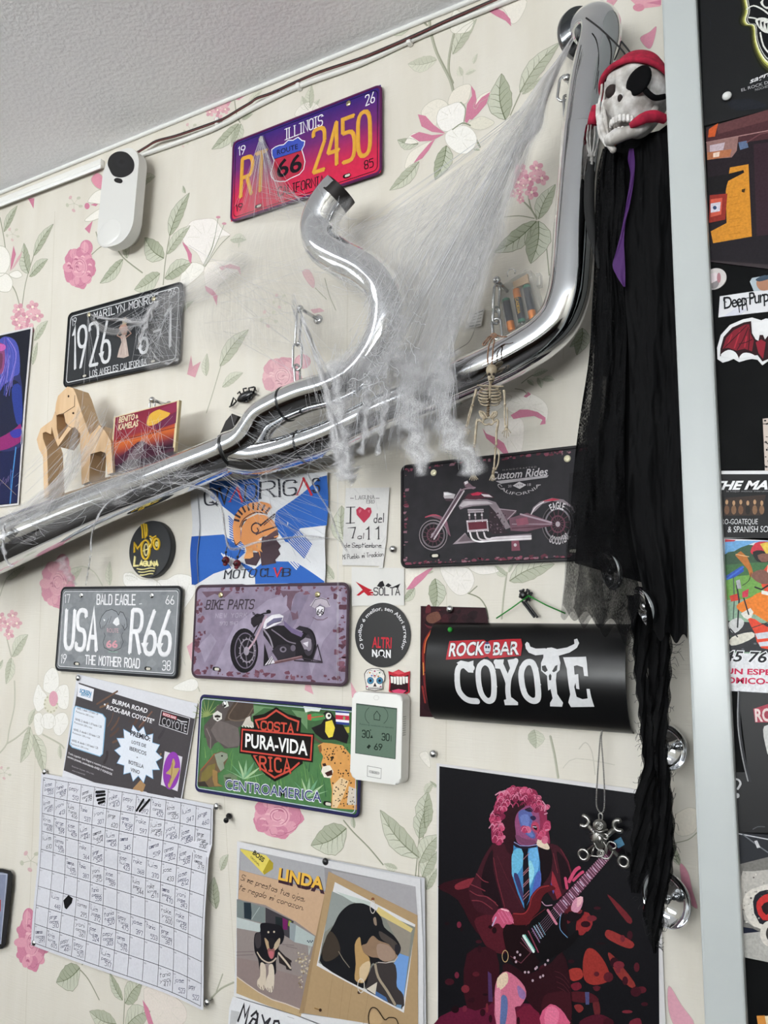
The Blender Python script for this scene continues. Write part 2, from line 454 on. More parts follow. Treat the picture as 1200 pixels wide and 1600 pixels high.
def plaster(m):
    nt = m.node_tree; b = nt.nodes['Principled BSDF']; tc = nt.nodes.new('ShaderNodeTexCoord')
    n = nt.nodes.new('ShaderNodeTexNoise'); n.inputs['Scale'].default_value = 130; n.inputs['Detail'].default_value = 5; n.inputs['Roughness'].default_value = .55
    n2 = nt.nodes.new('ShaderNodeTexNoise'); n2.inputs['Scale'].default_value = 3; n2.inputs['Detail'].default_value = 2
    ad = nt.nodes.new('ShaderNodeMath'); ad.operation = 'MULTIPLY_ADD'; ad.inputs[1].default_value = 1.5
    bp = nt.nodes.new('ShaderNodeBump'); bp.inputs['Strength'].default_value = .42; bp.inputs['Distance'].default_value = .004
    nt.links.new(tc.outputs['Object'], n.inputs['Vector']); nt.links.new(tc.outputs['Object'], n2.inputs['Vector'])
    nt.links.new(n2.outputs['Fac'], ad.inputs[0]); nt.links.new(n.outputs['Fac'], ad.inputs[2])
    nt.links.new(ad.outputs[0], bp.inputs['Height']); nt.links.new(bp.outputs[0], b.inputs['Normal'])
plaster(ceilm)
def slab(name, c, s, m, bev=0): return structure(MB().box(c, s, bev).build(name, m, smooth=False))
xm, xw, ym, yw = (XL+XR)/2, XR-XL, YR/2, -YR
slab('wall_back', (xm, .06, ZC/2), (xw+.24, .12, ZC), wallm)
slab('ceiling', (xm, ym, ZC+.05), (xw+.24, yw+.24, .1), ceilm)
floorm = noisy('floor_boards', '#2b2927', '#343130', 3, (1, 14, 1), .45)
slab('floor', (xm, ym, -.05), (xw+.24, yw+.24, .1), floorm)
sidew = mat('room_plaster', '#d8d3c8', .7, 0, .3)
slab('wall_right', (XR+.06, ym, ZC/2), (.12, yw, ZC), sidew)
slab('wall_left', (XL-.06, ym, ZC/2), (.12, yw, ZC), sidew)
slab('wall_rear', (xm, YR-.06, ZC/2), (xw+.24, .12, ZC), sidew)
# window frames round the daylight, and what the chrome mirrors: an unseen dark counter added to give it dark bands
framem = mat('window_white', '#e4e4e0', .4)
def window_frame(name, c, sx, sy, sz, nm):
    b = MB(); w = .07
    along = Vector((1, 0, 0)) if sx > sy else Vector((0, 1, 0)); L_ = max(sx, sy)
    for t in [i/nm for i in range(nm+1)]:
        p = Vector(c)+along*(L_*(t-.5)); b.box(p, (w if sx > sy else .06, w if sy > sx else .06, sz+w))
    for t in (-.5, .5): b.box(Vector(c)+Vector((0, 0, sz*t)), (sx+w if sx > sy else .06, sy+w if sy > sx else .06, w))
    structure(b.build(name, framem, smooth=False))
window_frame('window_1', (XL+.04, -2.0, 1.8), .06, 1.5, 1.2, 2)
window_frame('window_2', (-.5, YR+.04, 1.8), 2.2, .06, 1.2, 3)
darkw = noisy('mirrored_counter_wood', '#1d120c', '#2b1a10', 4, (1, 1, 8), .4)
slab('unseen_counter', (xm+.3, -2.75, .56), (xw-1.2, .5, 1.12), darkw)
# the pier at the right with its white corner profile
pierm = noisy('pier_black', '#08090a', '#0d0e0f', 30, (1, 1, 1), .6, bump=.1, bdist=.001, spec=.08)
PO = .22
tl, tr = W(1034, 0, PO), W(1089, 0, PO); bl, br = W(1100, 1600, PO), W(1165, 1600, PO)
X0, X1 = (tl.x+bl.x)/2, (tr.x+br.x)/2
slab('wall_pier', ((X0+.012+XR)/2, -(PO-.012)/2, ZC/2), (XR-X0-.012, PO-.012, ZC), pierm)
tm = noisy('white_lacquer', '#b9bebe', '#b3b8b8', 6, (1, 1, 1), .28, spec=.5)
o = structure(MB().prism([(X0, 0), (X1, 0), (X1, ZC), (X0, ZC)], .02, PO, .003).build('trim_1', tm, angle=30))
structure(MB().tube([(XL, -.003, ZC-.002), (-2, -.004, ZC-.003), (-.9, -.003, ZC-.002), (XR, -.004, ZC-.002)], .0038, 8).build('trim_3', mat('joint_paint', '#e9e9e6', .7)))
# ------------------------------------------------------------------ floral print of the wallpaper
fw = Fr(0, -CAMZ, 0, 0); fw.z = 0
PR = Art(fw); wg = random.Random(12)
LG, LD, LV = '#babeac', '#9ca28b', '#6d7459'
def leaf(b, t, w=.42, tone=0.0, side=1, bend=.08, L=4, veins=6):
    B, T = Vector(fw.uv(*b)), Vector(fw.uv(*t)); d = T-B; n = Vector((-d.y, d.x)); wl, wr_, mid = [], [], []
    for i in range(13):
        s_ = i/12; c = B+d*s_+n*(bend*math.sin(PI*s_)); k = w*.5*math.sin(PI*s_**.85)**.9*(1+.05*math.sin(i*2.4)) if 0 < s_ < 1 else 0
        mid.append(c); wl.append(c+n*k); wr_.append(c-n*k)
    g0, g1 = mix(LG, '#e0dccd', .25+tone), mix(LD, '#e0dccd', .15+tone)
    a, c = (wl, wr_) if side > 0 else (wr_, wl)
    PR.poly([tuple(p) for p in a+mid[::-1][1:-1]], g0, L); PR.poly([tuple(p) for p in c+mid[::-1][1:-1]], g1, L+1)
    lw = d.length*.016; v = mix(LV, '#e0dccd', tone)
    for i in range(1, veins+1):
        s_ = i/(veins+1.2); j = s_*12; m_ = B+d*s_+n*(bend*math.sin(PI*s_)); e = min(12, int(j+2.2))
        for sd in (wl, wr_): q = m_+(sd[e]-m_)*.9; PR.stroke([m_, m_.lerp(q, .5)+d*.015, q], lw*.7, v, L+2, cap=False, w1=lw*.3)
    PR.stroke(mid, lw*1.5, v, L+3, cap=False, w1=lw*.5)
    for sd in (wl, wr_): PR.stroke(sd, lw*.8, mix(LV, '#e0dccd', .25+tone), L+3, cap=False)
def stem(q, w=2.2, tone=.1, L=3): PR.line(q, w, mix('#9a9c88', '#e0dccd', tone), L, 4); PR.line([(x+w*.25, y) for x, y in P(q)], w*.35, mix('#74775f', '#e0dccd', tone), L+1, 4)
def rose(cx, cy, rx, ry, tone=0.0, top=None):
    c0, c1, c2, c3 = [mix(c, '#e2dccd', tone) for c in ('#c9849a', '#d79bab', '#e3b4bd', '#b26a82')]
    pts = []
    for i in range(44): a = 2*PI*i/44; k = 1+.07*math.sin(a*5+1)+.04*math.sin(a*11); pts.append((cx+rx*k*math.cos(a), cy+ry*k*math.sin(a)))
    PR.px(pts, c0, 5)
    for i in range(11): a = 2*PI*i/11+.3; PR.ell(cx+rx*.72*math.cos(a), cy+ry*.72*math.sin(a), rx*.33, ry*.27, c1 if i % 2 else c0, 6, rot=math.degrees(a)+90, n=14); PR.line([(cx+rx*(.72+.25*math.cos(a+t_))*math.cos(a+t_*.35), cy+ry*(.72+.2*math.cos(t_))*math.sin(a+t_*.35)) for t_ in (-.9, -.4, 0, .4, .9)], max(.5, rx*.025), c3, 7, 3)
    PR.ell(cx, cy, rx*.52, ry*.5, c1, 8); 
    for i in range(16):
        a = wg.uniform(0, 6.28); r_ = wg.uniform(.1, .78); x, y = cx+rx*r_*math.cos(a), cy+ry*r_*math.sin(a)
        PR.px([(x-rx*.13, y), (x-rx*.04, y-ry*.09), (x+rx*.1, y-ry*.05), (x+rx*.12, y+ry*.04), (x, y)], wg.choice([c2, c2, c1, c3]), 9, 3)
    for i in range(7): r_ = .14+.055*i; a0 = i*50; PR.line([(cx+rx*r_*math.cos(math.radians(a0+t_)), cy+ry*r_*math.sin(math.radians(a0+t_))) for t_ in range(0, 200, 25)], max(.5, rx*.03), c3 if i % 2 else c2, 10, 2)
    if top: PR.ell(top[0], top[1], rx*.42, ry*.38, c0, 6); PR.ell(top[0]-rx*.1, top[1], rx*.25, ry*.28, c1, 7); PR.line([(top[0]-rx*.1, top[1]-ry*.3), (top[0]-rx*.15, top[1]+ry*.2)], rx*.06, c2, 8)
def posy(cx, cy, r, tone=0.0, n=6):
    for i in range(n):
        x = cx+(r*.72*math.cos(i*2.4+.5)*(i > 0)); y = cy+(r*.8*math.sin(i*2.4+.5)*(i > 0)); q = r*.46
        c0, c1 = mix('#c98a9b', '#e2dccd', tone+.05*(i % 3)), mix('#dba9b3', '#e2dccd', tone)
        for k in range(5): a = k*1.257+i; PR.ell(x+q*.52*math.cos(a), y+q*.56*math.sin(a), q*.44, q*.36, c0 if k % 2 else c1, 5+i % 3, rot=math.degrees(a), n=10)
        for k in range(5): a = k*1.257+i; PR.line([(x, y), (x+q*.5*math.cos(a), y+q*.5*math.sin(a))], max(.4, q*.06), mix('#a86a7e', '#e2dccd', tone), 9, cap=False)
        PR.ell(x, y, q*.2, q*.2, mix('#e8ddc8', '#ffffff', .1), 10, n=8)
def spray(cx, cy, r, tone=.35):
    for i in range(5): a = i*1.25+.4; PR.ell(cx+r*math.cos(a), cy+r*math.sin(a), r*.3, r*.22, mix('#c890a0', '#e2dccd', tone) if i % 2 else mix('#a8ac97', '#e2dccd', tone), 4, rot=i*40, n=8); PR.line([(cx, cy), (cx+r*.8*math.cos(a), cy+r*.8*math.sin(a))], max(.5, r*.05), mix('#8f957c', '#e2dccd', tone), 3)
PKM, WHP = '#c97f97', '#ebe7df'
def petal(q, c=WHP, L=6, ln=1.0, lc='#b9b6a6', n=4, ribs=0):
    pts = sm(P(q), n); PR.px(pts, c, L)
    if lc: PR.line(pts, ln, lc, L+1, closed=True)
    if ribs:
        p = P(q); cx = sum(a[0] for a in p)/len(p); cy = sum(a[1] for a in p)/len(p)
        for i in range(ribs): a = p[i % len(p)]; PR.line([(cx*.75+a[0]*.25+i*.2, cy*.75+a[1]*.25), (cx*.2+a[0]*.8, cy*.2+a[1]*.8)], .5, '#cfcbbd', L+1, cap=False)
class Zw:
    def __init__(s, ox, oy, k): s.ox, s.oy, s.k = ox, oy, k
    def __call__(s, *a):
        if len(a) == 2: return (s.ox+a[0]/s.k, s.oy+a[1]/s.k)
        return [(s.ox+x/s.k, s.oy+y/s.k) for x, y in P(a[0])]
# seams between the rolls
for q in ('86,330 40,1600', '0,0 0,1', '350,1240 372,1600', '545,330 535,1100', '700,430 697,1190', '905,20 880,560'): PR.line(q, .7, '#c2bbaa', 1)
# upper left
z = Zw(0, 280, 4)
rose(124, 418, 24, 32, 0, (135, 387)); stem(z('575,470 620,430 660,408'), 2); stem(z('720,410 770,490 890,585'), 2.2); stem(z('600,330 625,390 700,420'), 2)
leaf(z(770, 500), z(625, 650), .42); leaf(z(795, 495), z(800, 350), .4, .1, -1); leaf(z(1060, 355), z(1185, 85), .40, .0); leaf(z(1025, 495), z(905, 365), .5); leaf(z(1045, 470), z(1190, 290), .4, .1); leaf(z(1030, 620), z(1200, 520), .5); leaf(z(1000, 590), z(840, 690), .55, .05)
stem(z('1060,355 1035,500 1020,660'), 2); leaf(z(210, 480), z(335, 280), .36); leaf(z(180, 590), z(150, 400), .42); leaf(z(185, 610), z(300, 500), .46); stem(z('210,480 160,650 135,820'), 2); leaf(z(25, 330), z(110, 165), .42); stem(z('0,240 20,340 35,440'), 2)
posy(42, 495, 23, .05, 7); leaf(z(215, 1010), z(300, 885), .5, .1); leaf(z(205, 1160), z(235, 1020), .42, .15)
petal(z('-40,440 20,420 60,470 60,540 20,600 -40,600')); petal(z('-30,600 40,590 80,640 60,700 0,700 -30,660')); PR.px(z('65,575 70,500 85,415 100,470 80,540'), PKM, 7); PR.px(z('70,570 110,490 140,450 130,490 90,550'), mix(PKM, '#e2dccd', .4), 7); petal(z('60,590 110,570 140,600 110,620 70,610')); stem(z('60,640 100,710 130,820'), 2)
spray(116, 318, 11); spray(20, 366, 9, .5); PR.px(z('530,310 580,260 560,340'), PKM, 6); PR.ell(*z(545, 168), 4, 5, PKM, 6); PR.px(z('565,160 630,140 600,170'), PKM, 6); petal(z('550,140 590,85 640,70 640,150 590,150')); petal(z('530,260 570,220 640,180 640,230 580,260')); petal(z('570,0 610,-40 650,0 640,60 600,50'), '#d58ea1', 6); PR.px(z('175,120 215,120 210,185 200,165'), PKM, 6); PR.px(z('160,72 230,40 235,60 190,80'), PKM, 6)
leaf((290, 302), (286, 290), .4); leaf((215, 288), (243, 276), .5, .2); leaf((214, 292), (225, 303), .6, .2)
# upper middle: big white lily near the black plate
z = Zw(260, 290, 4)
petal(z('105,320 150,230 220,210 300,210 350,270 400,310 330,330 290,420 240,500 190,420 120,370'), '#ebe5e0', 5, .8, '#c8bfb4', ribs=9); petal(z('85,600 110,520 170,480 240,510 200,570 110,640 90,650'), '#ebe7df', 5, .8, '#bfb8ab', ribs=5); petal(z('240,500 330,470 440,490 460,540 400,560 320,640 300,700 250,640'), '#e8e1d9', 5, .8, '#cdc5ba', ribs=6)
PR.px(z('100,350 130,380 160,430 155,490 140,470 130,420 105,370'), PKM, 8); PR.px(z('330,510 400,490 460,510 465,560 445,525 380,515 345,530'), mix(PKM, '#e2dccd', .35), 8); PR.px(z('240,625 290,650 320,690 315,750 290,690 250,660'), mix(PKM, '#e2dccd', .15), 8)
for q in ('235,505 290,380 325,200', '240,510 310,370 365,235', '245,505 330,380 395,315', '230,500 280,400 300,330'): PR.line(z(q), 1.1, '#8a917a', 9, 4)
PR.ell(*z(325, 198), 3.5, 2, mix(PKM, '#e2dccd', .2), 10); PR.ell(*z(362, 238), 3.5, 2, mix(PKM, '#e2dccd', .2), 10); leaf(z(400, 340), z(500, 340), .45, .25); leaf(z(440, 360), z(470, 310), .4, .25); leaf(z(455, 350), z(450, 390), .4, .3)
spray(*z(710, 720), 10, .45); spray(*z(640, 830), 12, .5); petal(z('850,540 890,525 925,590 920,640 880,600'), mix(PKM, '#e2dccd', .45), 6, .6, '#c9a9ab'); stem(z('930,640 1000,710'), 1.6, .3); stem(z('990,580 1020,690 1060,780'), 1.6, .3); PR.px(z('900,775 960,765 990,785 920,800'), mix(PKM, '#e2dccd', .35), 6)
leaf(z(335, 1130), z(515, 900), .38, .2); leaf(z(250, 1190), z(255, 1050), .42, .25); leaf(z(350, 1260), z(480, 1170), .4, .25); stem(z('340,1130 280,1330 250,1420'), 1.8, .3)
rose(440, 588, 30, 30, .25, (473, 565))
PR.px(z('130,1180 155,1060 165,1130 215,1100 180,1200'), mix(PKM, '#e2dccd', .25), 6); leaf((272, 498), (303, 470), .3, .3)
# upper right magnolia
z = Zw(600, 0, 4)
stem(z('290,190 330,330 410,490 435,580'), 5, .25); stem(z('440,200 410,340 405,450 430,520'), 4.6, .25); stem(z('300,60 285,120 290,190'), 5, .2)
leaf(z(330, 375), z(150, 400), .5, .35); leaf(z(430, 340), z(580, 120), .42, .2); petal(z('415,170 440,60 520,110 560,130 540,190 480,210 430,205'), '#e6e2d8', 6, .8); leaf(z(190, 115), z(20, 200), .6, .1); stem(z('220,110 270,160'), 3); leaf(z(310, 75), z(445, 15), .3, .1)
PR.px(z('640,40 700,50 750,75 790,120 795,165 760,130 700,100 660,75'), PKM, 7); petal(z('650,0 880,-10 860,100 800,150 750,60'), '#e8e2d8', 5, .6)
leaf(z(560, 400), z(585, 335), .45, .4); leaf(z(490, 475), z(470, 415), .55, .4); leaf(z(510, 465), z(575, 440), .5, .4); PR.line(z('495,475 495,525'), .8, '#c8c5b8', 4)
petal(z('400,650 430,570 500,530 545,540 520,640 460,650'), '#e5ded2', 5, .7); petal(z('235,720 260,660 330,620 390,640 400,690 340,720 320,790'), '#e5dfd3', 5, .7, ribs=4); petal(z('330,760 345,690 400,660 470,640 510,690 490,780 440,810 370,820'), '#efebe6', 7, .7, '#b9b6a8', ribs=4); petal(z('385,840 420,810 500,785 560,820 580,880 540,950 470,960 410,920 385,880'), '#efece6', 8, .7, '#c5c1b4', ribs=6)
PR.px(z('545,535 570,570 580,630 560,700 520,770 505,760 520,650 550,600'), PKM, 9); PR.px(z('530,745 570,660 610,610 665,575 640,650 590,710 550,750'), PKM, 9); petal(z('560,660 600,600 665,570 650,610 600,640 575,680'), '#e8e2d6', 8, .6); PR.px(z('212,715 260,725 310,780 385,835 300,825 235,790'), PKM, 9); PR.px(z('165,850 220,825 300,845 380,838 300,880 220,885'), PKM, 9); PR.px(z('185,1020 220,970 290,890 320,870 280,940 240,990'), PKM, 9)
petal(z('130,1040 160,960 230,910 310,880 250,950 200,1010 150,1050'), '#e6e0d4', 7, .6); petal(z('160,850 200,830 230,880 180,900 130,900'), '#e9e4da', 7, .6); petal(z('530,770 600,730 650,740 690,770 620,810 560,805'), '#ddd8c9', 7, .7, ribs=4); PR.line(z('430,810 490,770 540,785'), 2.2, '#8b927a', 10, 3); PR.line(z('480,640 510,680 500,760'), 2, '#9aa08a', 10, 3)
leaf(z(215, 900), z(85, 875), .45); leaf(z(390, 910), z(320, 1125), .56, -.12); leaf(z(220, 1010), z(35, 1190), .4, .1); leaf(z(760, 750), z(735, 460), .48, 0); leaf(z(850, 580), z(1100, 265), .36, .15); leaf(z(865, 590), z(990, 485), .42, .2); stem(z('850,585 790,720'), 2.2); stem(z('575,870 600,920'), 3, 0); leaf(z(560, 935), z(600, 940), .4)
posy(828, 280, 26, 0, 6); posy(812, 300, 15, .1, 4); z = Zw(600, 60, 3.75); stem(z('790,930 860,1000 895,1060'), 2.6, .1); stem(z('840,890 860,990 895,1050'), 2.2, .1); stem(z('680,1050 790,1040 880,1055'), 1.8, .1); leaf(z(905, 1060), z(1005, 855), .46); leaf(z(895, 1070), z(640, 1255), .42, -.05); leaf(z(905, 1070), z(860, 1320), .6, -.05); stem((846, 350, ) and '846,350 853,380 858,430', 1.8); leaf((868, 480), (848, 560), .5, .1) if 0 else None
# ceiling-side posy
z = Zw(280, 100, 6)
posy(340, 172, 17, .12, 6); PR.px(z('430,380 500,320 560,270 630,240 630,290 560,340 500,330 460,400'), '#d69aaa', 6); leaf(z(560, 560), z(305, 800), .42, .05); leaf(z(580, 560), z(490, 780), .6, .05); leaf(z(590, 520), z(690, 470), .5, .1); stem(z('520,350 540,480 570,550'), 2); leaf(z(640, 380), z(780, 250), .4, .35); spray(*z(110, 620), 10, .4); spray(*z(40, 730), 7, .5)
leaf((490, 132), (503, 176), .45, .2) if 0 else None; leaf((485, 169), (487, 133), .45, .25); leaf((482, 172), (472, 150), .4, .3); leaf((488, 172), (500, 155), .5, .25); petal('462,182 470,165 490,160 500,175', '#e6e1d8', 5, .5)
# right of the skeleton: large lily
z = Zw(640, 480, 4)
petal(z('250,690 300,620 420,560 520,540 640,560 560,640 480,700 380,760 300,760'), '#e7e2da', 5, .7, '#cbc5b8', ribs=8); petal(z('540,560 640,530 760,540 850,600 865,670 840,720 760,660 640,660'), '#e9e4dc', 5, .7, '#cbc5b8', ribs=8); petal(z('480,720 600,690 700,700 715,800 690,920 620,940 560,840 480,800'), '#e8e1da', 5, .7, '#cdc6ba', ribs=7)
PR.px(z('632,675 690,640 740,640 800,655 850,690 850,730 815,735 830,705 780,680 700,690 650,700'), PKM, 8); PR.px(z('455,755 480,790 540,815 590,850 620,915 590,920 540,870 480,820'), PKM, 8); PR.px(z('712,560 740,530 760,545 730,565'), mix(PKM, '#a06a7a', .2), 8); PR.line(z('660,510 710,520 735,545'), 1.6, '#a3a08f', 8, 3)
leaf(z(770, 430), z(865, 395), .42, .1); leaf(z(800, 440), z(825, 505), .5, .05); leaf(z(830, 450), z(905, 455), .5, .15); leaf(z(735, 455), z(775, 490), .5, 0); stem(z('700,475 760,430 830,400'), 1.6, .1); leaf(z(230, 640), z(330, 600), .6, -.1); leaf(z(1080, 130), z(1045, 300), .55, -.1, L=4); leaf(z(1090, 160), z(1000, 250), .5, -.1)
for q in ('250,960 240,900', '265,960 270,910', '280,960 290,915'): PR.line(z(q), 1.2, '#b8b8a8', 5)
PR.line('650,655 666,730', .9, '#9a8f7d', 4)
# left of the lower plates
z = Zw(0, 850, 4.2)
rose(90, 912, 25, 38, .12, (98, 880)); posy(12, 975, 20, .15, 6); leaf(z(80, 740), z(185, 595), .5, .2); leaf(z(75, 745), z(40, 920), .55, .2); stem(z('40,600 75,740'), 2.4, .35); stem(z('95,900 95,1060 60,1220 45,1310 0,1370'), 3, .5); stem(z('45,1310 110,1270 190,1200'), 3, .5); leaf(z(40, 230), z(165, 150), .42, .3); stem(z('0,340 20,280 45,220'), 2.4, .5); leaf(z(20, 760), z(-20, 830), .4, .2)
for q in ('285,920 300,850 350,810 385,860 380,960 330,980 290,960', '220,1010 250,920 280,960 310,1000 300,1060 250,1100 225,1060', '380,940 440,925 455,1000 440,1080 390,1070 360,1000', '300,1110 350,1120 365,1180 330,1215 280,1200 270,1150', '225,1130 270,1110 290,1190 270,1250 235,1240', '370,1120 430,1110 450,1180 400,1255 360,1240 350,1180'): petal(z(q), '#e9e6e0', 6, .7, '#c4c0b3', ribs=4)
PR.ell(*z(335, 1050), 11, 15, '#d8d4c2', 8); PR.ell(*z(352, 1015), 7, 12, '#d6a0ae', 9)
for i in range(12): a = i*.52; PR.ell(*z(335+42*math.cos(a), 1050+52*math.sin(a)), 1.6, 1.6, '#b8b49c', 9, n=6)
leaf(z(200, 1200), z(135, 1435), .42, .2); leaf(z(220, 1250), z(290, 1510), .4, .2); leaf(z(190, 1190), z(235, 1080), .45, .25); stem(z('280,1250 390,1310 420,1340'), 3, .5); leaf(z(400, 1410), z(395, 1310), .4, .3); spray(*z(30, 1500), 9, .4)
leaf((105, 912), (128, 888), .5, .25); stem('108,890 130,885 148,895 160,915', 2.2, .55); leaf((172, 915), (172, 877), .4, .35); leaf((196, 900), (215, 905), .5, .4); petal('193,898 205,895 222,905 240,905 250,918 200,918', '#ebe8e3', 5, .6); petal('245,915 262,905 278,897 300,902 305,925 285,960 283,1010 290,1040 275,1000', '#ebe8e3', 5, .6, ribs=4); PR.px('292,1010 305,1000 303,1045', mix(PKM, '#e2dccd', .3), 6); petal('270,1075 300,1060 310,1070 300,1080', '#e9e6e0', 5, .5); stem('305,1062 312,1080', 2, .4)
# about the lower papers
rose(50, 1473, 23, 43, -.02, (45, 1435)); spray(48, 1345, 14, .35); leaf((125, 1512), (88, 1535), .62, -.05); leaf((128, 1508), (133, 1500), .4); stem('122,1512 138,1530 155,1562', 2, .05); leaf((192, 1563), (172, 1520), .4, -.05); leaf((196, 1568), (222, 1535), .6, 0); leaf((182, 1600), (140, 1580), .5, .1); leaf((196, 1605), (235, 1580), .55, .1); PR.px('223,1562 232,1575 240,1600 232,1600 226,1580', PKM, 7); petal('225,1545 262,1550 290,1575 285,1600 240,1600', '#dfd5cc', 5, .6, '#c2b8ac', ribs=5); stem('195,1560 193,1600', 2); leaf((345, 1360), (357, 1335), .5, .1); leaf((338, 1420), (335, 1370), .5, 0); stem('330,1560 345,1545 365,1535', 3, .3); stem('338,1550 348,1522', 2.4, .3)
rose(434, 1275, 38, 34, 0); z = Zw(330, 1240, 3.333); leaf(z(705, 180), z(520, 270), .6); stem(z('690,140 740,200 820,280 895,370'), 2.4, .05); leaf(z(745, 180), z(740, 120), .5); leaf(z(1085, 335), z(880, 85), .40, .1); leaf(z(1115, 180), z(1130, -10), .55, 0); leaf(z(1085, 360), z(1190, 215), .5, .1); stem(z('1115,170 1085,330 1080,430'), 2); leaf(z(1120, 500), z(1180, 390), .45, .1); leaf(z(970, 390), z(900, 365), .5, .2); posy(610, 1365, 8, .5, 2)
leaf((655, 1310), (668, 1260), .5, 0); leaf((660, 1370), (684, 1330), .5, .1); stem('655,1310 648,1380', 2, .1); leaf((684, 1230), (672, 1220), .4)
# under the plates on the right
z = Zw(600, 860, 3.75)
petal(z('330,100 420,95 500,110 530,180 490,250 430,260 370,200'), '#e9e4de', 6, .7, '#bdb8ab', ribs=6); petal(z('120,110 280,100 240,150 150,230 125,200'), '#e7e1d6', 5, .7); PR.px(z('130,230 180,160 250,115 290,100 230,170 170,225'), PKM, 8); leaf(z(300, 165), z(300, 345), .62, -.1); leaf(z(180, 220), z(110, 300), .5, 0); leaf(z(240, 130), z(290, 125), .5, .1); stem(z('490,250 560,280 600,340 610,400'), 2.2, 0); stem(z('500,250 545,210'), 2); stem(z('720,130 700,280 690,400'), 3, .35); leaf(z(720, 150), z(650, 90), .5, .15); leaf(z(735, 180), z(1000, 80), .42, .15); leaf(z(730, 130), z(760, 80), .4, .2); petal(z('500,95 680,95 660,130 560,140'), '#e9e4de', 5, .6); leaf(z(880, 1050), z(890, 1160), .95, .15); stem(z('975,1090 1000,1200 1020,1330'), 4, .3); leaf(z(240, 1430), z(290, 1360), .5, .2)
PR.px('548,1065 562,1090 572,1110 560,1112 550,1090', '#d9a3ae', 6); PR.px('480,1050 490,1085 476,1078', '#d9a3ae', 6); leaf((540, 850), (534, 790), .6, .1); leaf((522, 905), (508, 880), .5, .2)
petal('655,1180 668,1175 672,1200', '#e6e1d8', 5, .5); PR.line('905,1170 915,1160 925,1175 930,1210', 1.6, '#c3beb2', 5, 3); PR.line('880,1200 900,1185 960,1195', 1.4, '#c8c4b8', 5, 3)
# by the pier
PR.px('985,0 1010,-12 1032,-4 1032,10 1000,14', '#dba0ac', 6); PR.ell(998, 12, 9, 6, '#d08b9c', 7); PR.px('1010,5 1033,0 1033,8', '#c97f97', 7); petal('1000,60 1015,50 1026,42 1020,70 1012,76', '#cf8c9f', 6, .5); PR.px('950,-5 965,0 955,14 945,12', '#d69aa9', 6); leaf((948, 16), (965, 0), .4, .2); spray(940, 2, 10, .3)
leaf((1062, 1352), (1052, 1320), .42, 0); petal('1062,1350 1075,1362 1082,1390 1090,1420 1070,1400', '#d08fa0', 6, .7); petal('1045,1540 1065,1570 1085,1600 1060,1610 1045,1580', '#d59dac', 6, .7); stem('1050,1318 1075,1312 1090,1300', 1.6, .2); petal('1050,1280 1075,1262 1092,1270 1085,1300 1060,1305', '#e3dccf', 5, .6)
PRO = PR.build('wallpaper_print', printed('wallpaper_ink', .6, .05, 320, .2), bpy.data.objects['wall_back'], y=.0001, lay=2.5e-5); structure(PRO)
# ------------------------------------------------------------------ the chrome exhaust
def ppath(s, off=None):
    out = []
    for a in s.split():
        v = [float(x) for x in a.split(',')]; out.append(W(v[0], v[1], v[2] if len(v) > 2 else off))
    return out
ex = thing('exhaust_pipe', 'twin chrome motorcycle exhaust pipe running across the wall under cobweb', 'exhaust pipe', W(369, 703, .07))
base = ex.location.copy()
def loc(pts): return [Vector(p)-base for p in pts]
chr_m = CHROME
# megaphone silencer
mp = [(-60, 876, .075, 43), (0, 853, .075, 41), (85, 817, .075, 37), (170, 781, .075, 34), (255, 750, .073, 32), (340, 716, .07, 31.5), (366, 704, .07, 31)]
def varitube(b, spec, n=40, sub=5, caps=True):
    P4 = [Vector(tuple(W(*a[:3])-base)+(prad(*a),)) for a in spec]
    C4 = []
    k = len(P4)
    for i in range(k-1):
        p0, p1, p2, p3 = P4[max(i-1, 0)], P4[i], P4[i+1], P4[min(i+2, k-1)]
        for q in range(sub):
            t = q/sub; C4.append(.5*((2*p1)+(p2-p0)*t+(2*p0-5*p1+4*p2-p3)*t*t+(3*p1-p0-3*p2+p3)*t**3))
    C4.append(P4[-1]); return b.tube([c.to_3d() for c in C4], [c[3] for c in C4], n, caps)
varitube(MB(), mp).build('silencer', chr_m, ex, angle=50)
varitube(MB(), [(360, 705, .07, 31.5), (385, 690, .072, 29), (410, 654, .075, 27.5), (436, 637, .077, 27), (450, 630, .078, 27)]).build('upper_branch', chr_m, ex, angle=50)
varitube(MB(), [(362, 709, .068, 29), (400, 716, .066, 27), (440, 708, .066, 26.5), (474, 697, .067, 26.5)]).build('lower_branch', chr_m, ex, angle=50)
RS = 27.5
up = [(446, 632, .078), (480, 618, .08), (520, 606, .082), (560, 584, .086), (590, 545, .09), (604, 500, .093), (600, 455, .095), (573, 425, .098), (535, 405, .1), (507, 385, .1), (498, 358, .1), (506, 330, .1), (521, 308, .098), (531, 298, .096)]
varitube(MB(), [a+(27+min(2.5, i*.4),) for i, a in enumerate(up)], 40, 6).build('upper_pipe', chr_m, ex, angle=50)
varitube(MB(), [(519, 312, .099, 29), (533, 296, .096, 29)], 40, 3, False).build('end_collar', mat('dark_steel', '#2e2c2c', .45, .8), ex, angle=50)
lp = [(468, 699, .067, 27), (520, 680, .068, 27), (600, 642, .07, 28.5), (671, 615, .072, 31), (715, 595, .073, 32), (775, 569, .075, 33.5), (820, 545, .076, 34),
      (850, 525, .077, 34), (873, 500, .078, 34), (887, 465, .08, 33.5), (893, 425, .08, 33), (898, 350, .08, 32), (904, 270, .08, 31), (911, 205, .08, .0262/prad(911, 205, .08, 1)), (913, 196, .08, .0261/prad(913, 196, .08, 1))]
varitube(MB(), lp, 44, 7).build('lower_pipe', chr_m, ex, angle=50)
